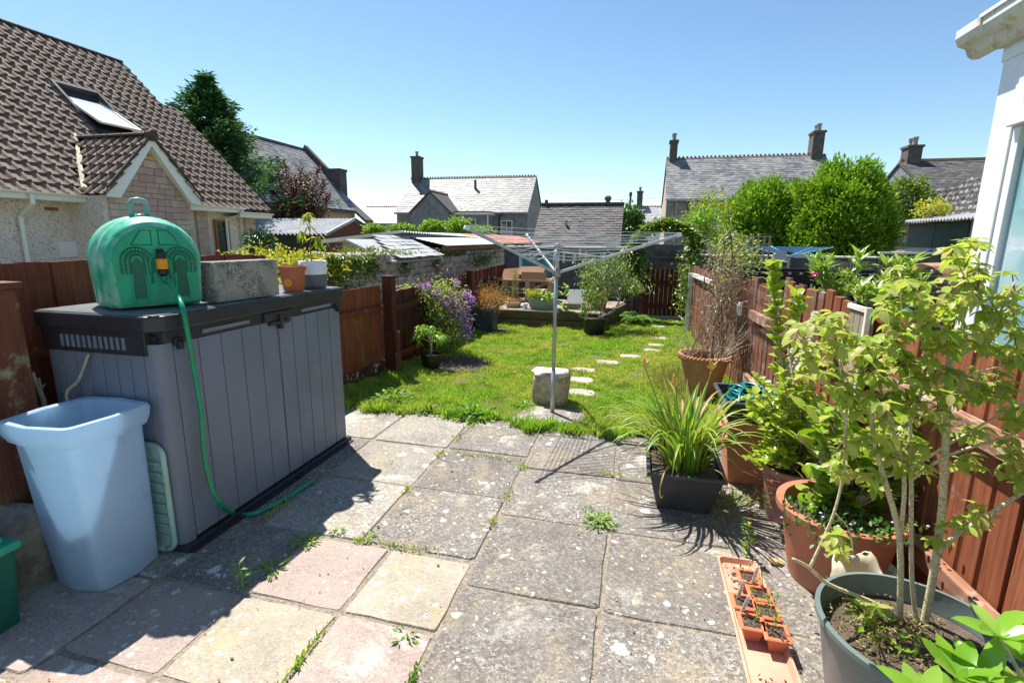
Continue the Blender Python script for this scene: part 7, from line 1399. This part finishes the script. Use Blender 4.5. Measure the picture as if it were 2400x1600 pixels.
# griselinia in two round pots
M['gris'] = leafmat('griselinia_leaf', (.30, .45, .035), (.46, .58, .055), (.58, .62, .12), .48, .25, .6); lg = leafmesh('oval', M['gris'], 1, .62, .10, .14)
M['pinkpot'] = plain('faded_pink_terracotta', (.45, .23, .18), .8, .15, 4, .2, dirt=(.3, .12, .08), dirt_amt=(.55, .75))
t = thing('flower_pot', 'faded pinkish round terracotta pot behind the larger one by the fence', 'plant pot', (.91, 2.93, 0)); pot(t, V((.91, 2.93, 0)), .115, .165, .32, M['pinkpot'], .04, .012, rimw=.012)
g1 = thing('griselinia_shrub', 'bushy yellow-green broad-leaved shrub with one tall leader in the pinkish pot', 'shrub', (.91, 2.93, .28)); it = []; bs = B(); gb = V((.91, 2.93, .28))
def stem_leaves(it, pts, n_, size, t0=.15, spread=.03, droop=0.3):
    P = smooth_pts(pts, 6); L_ = len(P)
    for k in range(n_):
        f_ = t0+(1-t0)*(k+rn(0, .8))/n_; i = min(int(f_*(L_-1)), L_-1); a = k*2.4+rn(-.4, .4); p = P[i]; it.append((p+V((rn(-1, 1), rn(-1, 1), rn(-1, 1)))*spread*.3, (math.cos(a), math.sin(a), rn(.1, 1.5)), size*rn(.55, 1.05)))
    return P
lead = [gb, V((.82, 2.9, .7)), D(1825, 800, 2.72), D(1815, 700, 2.72), D(1812, 612, 2.72)]
P = stem_leaves(it, lead, 150, .078, .25); bs.tube(P, [.012-.009*i/len(P) for i in range(len(P))], 6)
br = [V((.9, 2.9, .6)), D(1845, 790, 2.85), D(1870, 730, 2.85), D(1868, 690, 2.85)]; P = stem_leaves(it, br, 34, .085, .4); bs.tube(P, [.008-.006*i/len(P) for i in range(len(P))], 5)
for k in range(66):
    u, v = rn(1742, 1930), rn(862, 1100); tip = D(u, v, rn(2.5, 2.95)); P = stem_leaves(it, [gb, gb.lerp(tip, .55)+V((0, 0, .06)), tip], 26, rn(.052, .072), .3); bs.tube(P, [.005-.003*i/len(P) for i in range(len(P))], 4)
bs.obj('stems', M['twig'], g1, smooth=True); scatter_leaves(it, lg, M['gris'], g1, 298)
t = thing('flower_pot', 'large round terracotta plastic pot with rolled rim by the right fence', 'plant pot', (.955, 2.40, 0)); pot(t, V((.955, 2.40, 0)), .175, .245, .37, M['terra_pl'], .035, .02, n_=48, rimw=.016)
g2 = thing('griselinia_shrub', 'low shrub with large glossy oval leaves in the large round terracotta pot', 'shrub', (.955, 2.4, .33)); it = []; bs = B(); gb = V((1.0, 2.42, .33)); M['gris2'] = leafmat('large_oval_leaf', (.20, .38, .025), (.36, .52, .045), (.50, .56, .09), .4, .22, .6); lg2 = leafmesh('round', M['gris2'], 1, .72, .08, .12)
for k in range(84):
    u, v = rn(1850, 2205), rn(940, 1250); tip = D(u, v, rn(2.05, 2.4)); P = stem_leaves(it, [gb, gb.lerp(tip, .5)+V((0, 0, .06)), tip], 10, rn(.07, .1), .35); bs.tube(P, [.006-.004*i/len(P) for i in range(len(P))], 4)
bs.obj('stems', M['twig'], g2, smooth=True); scatter_leaves(it, lg2, M['gris2'], g2, 298)
t = thing('ground_plant', 'small creeping plant with tiny lilac flowers at the rim of the large round pot', 'plant', (.9, 2.25, .34)); leafcloud('foliage', [(.93+RND.gauss(0, .13), 2.25+RND.gauss(0, .08), .35+rn(0, .05)) for _ in range(500)], rdir(500, (0, 0, .6)), .028, .016, M['dull'], t); M['lilac'] = plain('lilac_petal', (.5, .35, .7), .6, .1)
b = B(); 
for k in range(9): c_ = (.93+RND.gauss(0, .14), 2.22+RND.gauss(0, .07), .40+rn(0, .04)); b.rock(c_, .014, .014, .006, .1, 4, 5, k, 2)
b.obj('flowers', M['lilac'], t)
# thin wiry red plant hanging between the pots
t = thing('wiry_weed', 'wiry red-stemmed weed trailing over the pot rims', 'weed', (.72, 2.75, .2)); b = B(); P_ = []
for k in range(26): p = V((.80+rn(-.08, .08), 2.72+rn(-.15, .2), .30)); q = D(rn(1745, 1840), rn(1090, 1230), 2.55); w_ = smooth_pts(wig(p, q, 4, .02), 2); b.tube(w_, .0011, 3); P_ += [w_[i] for i in range(0, len(w_), 2)]
b.obj('stems', plain('red_stem', (.35, .10, .08), .6), t); leafcloud('leaves', P_, rdir(len(P_)), .016, .008, M['rustleaf'], t)
# broken cream jug
jc = V((.875, 1.955, 0)); t = thing('broken_jug', 'broken cream stoneware jug with a handle between the terracotta and grey pots', 'jug', jc); n = NT('cream_stoneware'); co = n.coord('w'); c = n.mix(n.ramp(n.noise(co, 9, 6, .65), [(.4, 0.), (.7, .7)]), (.62, .54, .40), (.40, .33, .22)); n.bump(n.noise(co, 50, 3), .2, .003); M['cream'] = n.fin(c, .5)
b = B(); prof = [(.075, 0), (.09, .03), (.092, .24), (.088, .32), (.092, .36), (.084, .36), (.08, .31), (.08, .1)]; nn_ = 28; vs = []
for i, (r_, z) in enumerate(prof):
    for j in range(nn_):
        a = 2*math.pi*j/nn_; zz = z-(.055*max(0, math.sin(a*1.0+2.5))+.02*math.sin(a*5) if z > .3 else 0); vs.append((jc.x+math.cos(a)*r_, jc.y+math.sin(a)*r_, zz))
b.add(vs, [(i*nn_+j, i*nn_+(j+1) % nn_, (i+1)*nn_+(j+1) % nn_, (i+1)*nn_+j) for i in range(len(prof)-1) for j in range(nn_)]+[tuple(range(nn_-1, -1, -1))]); b.obj('jug', M['cream'], t, smooth=True)
hd = V((-.85, -.5, 0)).normalized(); B().tube(smooth_pts([jc+hd*.085+V((0, 0, .31)), jc+hd*.125+V((0, 0, .315)), jc+hd*.145+V((0, 0, .27)), jc+hd*.13+V((0, 0, .19)), jc+hd*.09+V((0, 0, .15))]), .012, 8).obj('handle', M['cream'], t, smooth=True)
# grey pot with the big multi-stemmed shrub
M['greypot'] = plain('grey_green_pot', (.14, .18, .17), .45, .12, 3, .1, 20, .003, dirt=(.18, .2, .19), dirt_amt=(.58, .8)); pc = V((.875, 1.555, 0)); t = thing('flower_pot', 'large grey-green plastic pot in the near right foreground', 'plant pot', pc); pot(t, pc, .19, .262, .42, M['greypot'], .022, .006, n_=56, rimw=.008)
t2 = thing('pot_weeds', 'moss, dry leaves and small weeds growing on the soil of the grey pot', 'weed', pc+V((0, 0, .38))); leafcloud('moss', [(pc.x+RND.gauss(-.05, .08), pc.y+RND.gauss(.04, .08), .352+rn(0, .02)) for _ in range(900)], rdir(900, (0, 0, .5)), .014, .006, M['strawleaf'], t2); leafcloud('weeds', [(pc.x+RND.gauss(-.08, .05), pc.y+RND.gauss(-.02, .07), .37+rn(0, .03)) for _ in range(26)], rdir(26, (0, 0, .5)), .032, .018, M['bright'], t2)
sh = thing('privet_tree', 'tall multi-stemmed shrub with pale bark and drooping yellow-green leaves in the grey pot', 'shrub', pc+V((0, 0, .35))); n = NT('speckled_bark'); co = n.coord('w'); c = n.mix(n.ramp(n.noise(co, 160, 4, .7), [(.42, 0.), (.58, 1.)]), (.46, .39, .21), (.72, .64, .43)); c = n.mix(n.ramp(n.noise(n.coord('w', (30, 30, 120)), 1, 3), [(.6, 0.), (.66, .6)]), c, (.2, .16, .09)); n.bump(n.noise(co, 140, 3), .5, .003); M['spbark'] = n.fin(c, .8)
DS = 1.42
STEMS = {'a': ([(2108, 1470), (2109, 1266), (2073, 1123), (2052, 1042), (2042, 960), (2048, 870), (2040, 815)], 15, 8, 0), 'b': ([(2109, 1266), (2120, 1131), (2101, 1033), (2077, 960), (2060, 900)], 11, 6, .03), 'c': ([(2150, 1470), (2137, 1348), (2136, 1123), (2134, 984), (2156, 930), (2176, 835)], 12, 6, .06), 'd': ([(2160, 1490), (2187, 1348), (2207, 1205), (2220, 960), (2226, 829), (2222, 790)], 19, 13, .02),
         'e': ([(2195, 1299), (2245, 1250), (2293, 1221), (2400, 1152), (2480, 1110)], 13, 8, -.05), 'f': ([(2115, 1450), (2032, 1405), (1942, 1368), (1893, 1327), (1858, 1309)], 12, 7, -.04), 'g': ([(1898, 1330), (1926, 1270), (1955, 1200), (1975, 1115), (1983, 993), (1982, 918), (1965, 860)], 8, 4, -.04), 'h': ([(2136, 1123), (2224, 1066), (2366, 1021), (2420, 990)], 9, 5, .0), 'i': ([(2080, 1115), (2160, 1080), (2240, 1030), (2400, 940)], 9, 5, .04), 'j': ([(1983, 993), (1955, 930), (1910, 860), (1880, 800)], 5, 3, 0), 'k': ([(2042, 960), (1990, 900), (1960, 820)], 5, 3, .05),
         'l': ([(2222, 800), (2180, 790), (2120, 750), (2110, 640)], 7, 3, .05), 'm': ([(2226, 829), (2260, 740), (2290, 620), (2300, 580)], 8, 3, .1), 'n': ([(2224, 850), (2300, 800), (2350, 720), (2378, 660)], 7, 3, -.05), 'o': ([(2176, 835), (2150, 760), (2165, 690)], 6, 3, .1), 'p': ([(2220, 900), (2300, 870), (2380, 850)], 7, 4, -.05), 'q': ([(1955, 1200), (1990, 1240), (2000, 1300)], 4, 3, -.05)}
for key, (pts_, r0, r1, dd) in STEMS.items():
    P = smooth_pts([D(u, v, DS+dd*(i/len(pts_))+.012*math.sin(i*3)) for i, (u, v) in enumerate(pts_)], 4); k = len(P); B().tube(P, [(r0+(r1-r0)*i/(k-1))/1180*DS*.52 for i in range(k)], 9 if r0 > 8 else 6).obj('stem' if r0 > 9 else 'branch', M['spbark'], sh, smooth=True)
M['privet'] = leafmat('privet_leaf', (.34, .50, .06), (.50, .60, .12), (.64, .52, .28), .55, .4, .35); lp_ = leafmesh('oval', M['privet'], 1, .56, .14, .22)
CL = [(2290, 575, 14, 10, 3), (2230, 590, 12, 14, 3), (2255, 640, 22, 20, 7), (2290, 680, 20, 24, 7), (2240, 700, 16, 14, 4), (2380, 690, 14, 18, 5), (2340, 740, 20, 20, 6), (2380, 790, 20, 30, 8), (2110, 660, 10, 14, 4), (2150, 690, 22, 16, 7), (2080, 720, 16, 14, 5), (2170, 740, 26, 18, 8), (2100, 780, 30, 16, 8), (2230, 780, 30, 22, 10), (2310, 800, 26, 22, 8), (1940, 760, 16, 14, 5), (1960, 810, 22, 18, 7), (1900, 830, 14, 18, 5), (2020, 810, 20, 18, 6), (2040, 860, 24, 18, 8), (2110, 850, 24, 18, 8), (2180, 870, 24, 20, 8), (1940, 880, 24, 18, 7), (1990, 930, 22, 20, 8), (2060, 940, 26, 20, 9), (2130, 940, 24, 20, 8), (2200, 950, 24, 20, 7), (2260, 900, 26, 24, 8), (2330, 900, 26, 24, 8), (2380, 960, 20, 22, 6), (2280, 1010, 22, 18, 4), (2370, 1060, 20, 20, 6), (2080, 1040, 40, 26, 10), (1990, 1040, 26, 30, 7), (2130, 1080, 24, 20, 5), (2260, 1080, 20, 14, 4), (2270, 1225, 12, 10, 3), (2300, 1200, 12, 10, 3), (2200, 1250, 14, 10, 2), (1985, 1090, 20, 16, 4), (1965, 1265, 12, 14, 3), (2060, 1430, 14, 12, 3), (2380, 1110, 14, 14, 3), (1870, 780, 10, 10, 2), (2050, 1120, 20, 14, 3)]
it = []; tw = B()
for (u, v, su, sv, n_) in CL:
    c0 = D(u, v, DS+.02); prev = None
    for k in range(int(n_*2.1+.5)):
        dd = DS+RND.gauss(.02, .09); nd_ = D(RND.gauss(u, su), RND.gauss(v, sv), dd)
        if prev is not None: tw.tube([prev, nd_], [.0022, .0013], 4)
        if k % 3 == 0: prev = c0
        a0_ = rn(0, 6.28); m_ = RND.choice([4, 5, 6, 6])
        for j in range(m_): a = a0_+j*6.28/m_+rn(-.4, .4); it.append((nd_, (math.cos(a), math.sin(a), rn(-1.0, .5)), rn(.024, .045)))
tw.obj('twigs', plain('red_brown_twig', (.25, .13, .08), .7, .2, 20), sh); scatter_leaves(it, lp_, M['privet'], sh, 299)
# glossy leaves in the bottom right corner
M['rhodo'] = leafmat('bright_glossy_leaf', (.17, .38, .03), (.27, .50, .05), (.36, .55, .09), .45, .2, .7); lr = leafmesh('oval', M['rhodo'], 1, .42, .1, .12); t = thing('glossy_shrub', 'vivid green glossy-leaved shrub poking into the bottom right corner', 'shrub', G(2330, 1640, .35)); bs = B()
for (u, v) in ((2150, 1590), (2230, 1530), (2330, 1440), (2300, 1540), (2390, 1500), (2380, 1580), (2190, 1640), (2270, 1600)):
    c_ = D(u+15, v+55, .93+rn(-.03, .05)); bs.tube([V((1.12, .9, .1)), c_], [.006, .004], 5)
    for j in range(7): a = j*.9+rn(-.2, .2); place_leaf(lr, c_, (math.cos(a), math.sin(a), rn(.35, 1.1)), rn(.075, .105), t)
bs.obj('stems', M['twig'], t)
# seed tray with small pots
M['tray'] = plain('pale_terracotta_tray', (.62, .32, .22), .6, .15, 5, .1, dirt=(.42, .2, .13), dirt_amt=(.5, .75)); t = thing('seed_tray', 'long narrow terracotta plastic tray lying on the paving', 'tray', (.54, 1.93, 0)); b = B()
def rrect(x0, x1, y0, y1, z, r=.025, n_=4):
    pts = []
    for (cx, cy, a0) in ((x1-r, y0+r, -90), (x1-r, y1-r, 0), (x0+r, y1-r, 90), (x0+r, y0+r, 180)):
        for k in range(n_+1): a = math.radians(a0+90*k/n_); pts.append((cx+r*math.cos(a), cy+r*math.sin(a), z))
    return pts
tx0, tx1, ty0, ty1 = .455, .635, 1.48, 2.40; secs = [rrect(tx0+.012, tx1-.012, ty0+.012, ty1-.012, .004), rrect(tx0+.003, tx1-.003, ty0+.003, ty1-.003, .03), rrect(tx0-.002, tx1+.002, ty0-.002, ty1+.002, .036), rrect(tx0+.008, tx1-.008, ty0+.008, ty1-.008, .036), rrect(tx0+.018, tx1-.018, ty0+.018, ty1-.018, .012)]; k = len(secs[0])
b.add([p for s_ in secs for p in s_], [(i*k+j, i*k+(j+1) % k, (i+1)*k+(j+1) % k, (i+1)*k+j) for i in range(len(secs)-1) for j in range(k)]+[tuple(range(k-1, -1, -1)), tuple(range((len(secs)-1)*k, len(secs)*k))]); b.obj('tray', M['tray'], t)
leafcloud('soil_crumbs', [(rn(.49, .6), RND.choice([rn(1.5, 1.72), rn(2.2, 2.36)]), .016) for _ in range(120)], rdir(120), .02, .008, M['litter'], t)
M['orangepot'] = plain('orange_terracotta_pot', (.55, .16, .07), .5, .1, 5, .05); M['lightsoil'] = plain('dry_compost', (.10, .075, .055), .95, .6, 60, .8, 150, .01)
names = ['farthest in the seed tray', 'second from the far end of the tray', 'middle left in the seed tray', 'middle right in the seed tray', 'nearest left in the seed tray', 'nearest right in the seed tray']
pp_ = [(.558, 2.20), (.580, 2.09), (.505, 2.02), (.588, 1.985), (.513, 1.905), (.593, 1.87)]; px = []
for (x, y), nm_ in zip(pp_, names):
    q = thing('seedling_pot', 'small square orange pot of compost, '+nm_, 'plant pot', (x, y, .012), 'small pots in the seed tray'); sqpot(q, (x, y, .012), .052, .074, .07, M['orangepot'], .012, 'pot', th=.003); r_ = .031; B().quad((x-r_, y-r_, .07), (x+r_, y-r_, .07), (x+r_, y+r_, .07), (x-r_, y+r_, .07)).obj('compost', M['lightsoil'], q)
    leafcloud('crumbs', [(x+rn(-.03, .03), y+rn(-.03, .03), .072) for _ in range(40)], rdir(40), .009, .006, M['lightsoil'], q)
for (u0, v0, u1, v1, dist, nm_) in ((1764, 1366, 1776, 1330, 2.06, 'farthest'), (1730, 1399, 1743, 1362, 1.95, 'middle'), (1738, 1434, 1755, 1398, 1.86, 'nearest')):
    p = G(u0, v0, .075); dist = -sa*p.x+ca*p.y; q = D(u1, v1, dist-.01); d = (q-p).normalized(); s_ = RT.copy(); t = thing('plant_label', 'white plant label stuck in the small pots, the %s of three' % nm_, 'label', p, 'white plant labels in the seed tray'); nn = d.cross(s_); B().obox((p+q)/2, d, s_, nn, (q-p).length+.01, .016, .0012).obj('label', M['white'], t)
    b = B()
    for k in range(4): b.obox(p.lerp(q, .3+.17*k)+s_*rn(-.001, .001)-nn*.0012*(1 if nn.dot(FW) > 0 else -1), d, s_, nn, .004, .008, .0004)
    b.obj('handwriting', M['lead'], t)
t = thing('seedlings', 'thin seedlings and dry stalks standing in the small pots', 'seedlings', (.53, 2.1, .07)); b = B(); P_ = []
for k in range(16): x, y = RND.choice(pp_); p = V((x+rn(-.02, .02), y+rn(-.02, .02), .075)); q = p+V((rn(-.03, .03), rn(-.03, .03), rn(.04, .14))); b.tube([p, q], .0013, 3); P_ += [p.lerp(q, rn(.4, 1)) for _ in range(4)]
b.obj('stems', M['stem'], t); leafcloud('leaves', P_, rdir(len(P_), (0, 0, .4)), .02, .009, M['weed'], t)
tag(leafcloud('fallen_leaf', [(.715, 2.44, .012), (.73, 2.42, .012)], [(1, .3, .1), (-.5, 1, .2)], .06, .04, M['lily_dry']), 'curled brown fallen leaf on the paving beside the terracotta pots', 'leaf')
# ------------------------------------------------------------------ plants and chair in the neighbouring garden
M['olea'] = leafmat('oleander_leaf', (.18, .34, .04), (.32, .46, .07), (.48, .55, .16), .35, .35, .5); lo = leafmesh('lance', M['olea'], 1, .26, .12, .1)
def oleander(label, c, R_, n_, potmat=None):
    c = V(c); t = thing('oleander', label, 'shrub', (c.x, c.y, .3)); bs = B(); it = []
    for k in range(n_):
        a = rn(0, 6.28); tip = c+V((math.cos(a)*R_*rn(.1, .9), math.sin(a)*R_*rn(.1, .9), rn(-.3, 1)*R_)); bs.tube([(c.x, c.y, .4), c.lerp(tip, .4)-V((0, 0, R_*.5)), tip], [.008, .006, .004], 5)
        for j in range(13): b_ = j*2.4; f_ = rn(0, 1); it.append((tip-V((0, 0, .08*f_)), (math.cos(b_), math.sin(b_), rn(.3, 1.6)), rn(.10, .15)))
    bs.obj('stems', M['stem'], t); scatter_leaves(it, lo, M['olea'], t, 120); pt = thing('flower_pot', 'garden pot under '+label[:60].split(' beyond')[0], 'plant pot', (c.x, c.y, 0)); pot(pt, V((c.x, c.y, 0)), .15, .2, .42, potmat or M['terra'], .04, .01); return t
oc = D(1958, 660, 4.3); o1 = oleander('oleander with long leaves and one pink bloom beyond the right fence', (oc.x, oc.y, 1.2), .27, 20); fl = D(1912, 642, 4.05); b = B(); [b.rock(fl+V((rn(-.02, .02), rn(-.02, .02), rn(-.02, .02))), .035, .035, .03, .3, 5, 6, k, 2) for k in range(5)]; b.obj('bloom', plain('magenta_bloom', (.55, .03, .16), .5, .2), o1)
oc = D(2045, 690, 3.9); oleander('lower oleander with bright long leaves beyond the right fence, nearer the chair', (oc.x, oc.y, 1.08), .18, 11)
oc = D(2120, 620, 4.4); oleander('taller narrow-leaved oleander in front of the wicker chair', (oc.x, oc.y, 1.22), .2, 12)
q = D(2088, 735, 3.8); t = thing('flower_pot', 'turquoise pot among the neighbouring plants', 'plant pot', (q.x, q.y, .75)); pot(t, V((q.x, q.y, q.z-.12)), .07, .10, .17, plain('turquoise_glaze', (.05, .42, .42), .3, .1), .03, .008); B().box(q.x-.2, q.x+.2, q.y-.15, q.y+.15, q.z-.16, q.z-.121).obj('stand_top', M['greywood'], t); B().box(q.x-.17, q.x-.13, q.y-.1, q.y+.1, 0, q.z-.161).obj('stand_leg', M['greywood'], t); B().box(q.x+.13, q.x+.17, q.y-.1, q.y+.1, 0, q.z-.161).obj('stand_leg', M['greywood'], t)
M['wicker'] = plain('wicker_cane', (.42, .25, .14), .6, .25, 20, .1); wc = D(2160, 700, 5.0); wc.z = 0; t = thing('wicker_chair', 'round-backed wicker chair in the neighbouring garden', 'chair', wc)
fw_ = V((-.75, -.66, 0)); sd_ = V((-fw_.y, fw_.x, 0)); 
def wp(a, f_, z): return wc+sd_*a+fw_*f_+V((0, 0, z))
b = B()
for k in range(15):
    z = .5+k*.055; w_ = .36*math.sqrt(max(0, 1-((z-.72)/.62)**2)); b.tube(smooth_pts([wp(-w_, .12, z), wp(-w_*.75, -.12, z), wp(0, -.22, z), wp(w_*.75, -.12, z), wp(w_, .12, z)], 3), .006, 4)
b.obj('back', M['wicker'], t)
b = B()
for k in range(7): f_ = .10-k*.055; b.tube([wp(-.36*math.cos(a_), f_, .72+.62*math.sin(a_)) for a_ in [math.pi*j/12 for j in range(13)]], .011, 5)
b.obj('hoop', M['wicker'], t)
b = B(); [b.tube([wp(-.3, .3-k*.05, .42), wp(.3, .3-k*.05, .42)], .012, 5) for k in range(11)]; b.obj('seat', M['wicker'], t)
for a_, f_ in ((-.28, .28), (.28, .28), (-.28, -.18), (.28, -.18)): B().tube([wp(a_, f_, 0), wp(a_, f_, .45)], .018, 6).obj('leg', M['wicker'], t)
for sg in (-1, 1): B().tube(smooth_pts([wp(sg*.36, .1, .75), wp(sg*.36, .3, .68), wp(sg*.32, .32, .42)], 4), .016, 6).obj('armrest', M['wicker'], t)
for k in range(8): B().tube([wp(-.31, .33, .46+k*.03), wp(.31, .33, .46+k*.03)], .006, 4).obj('weave', M['wicker'], t)
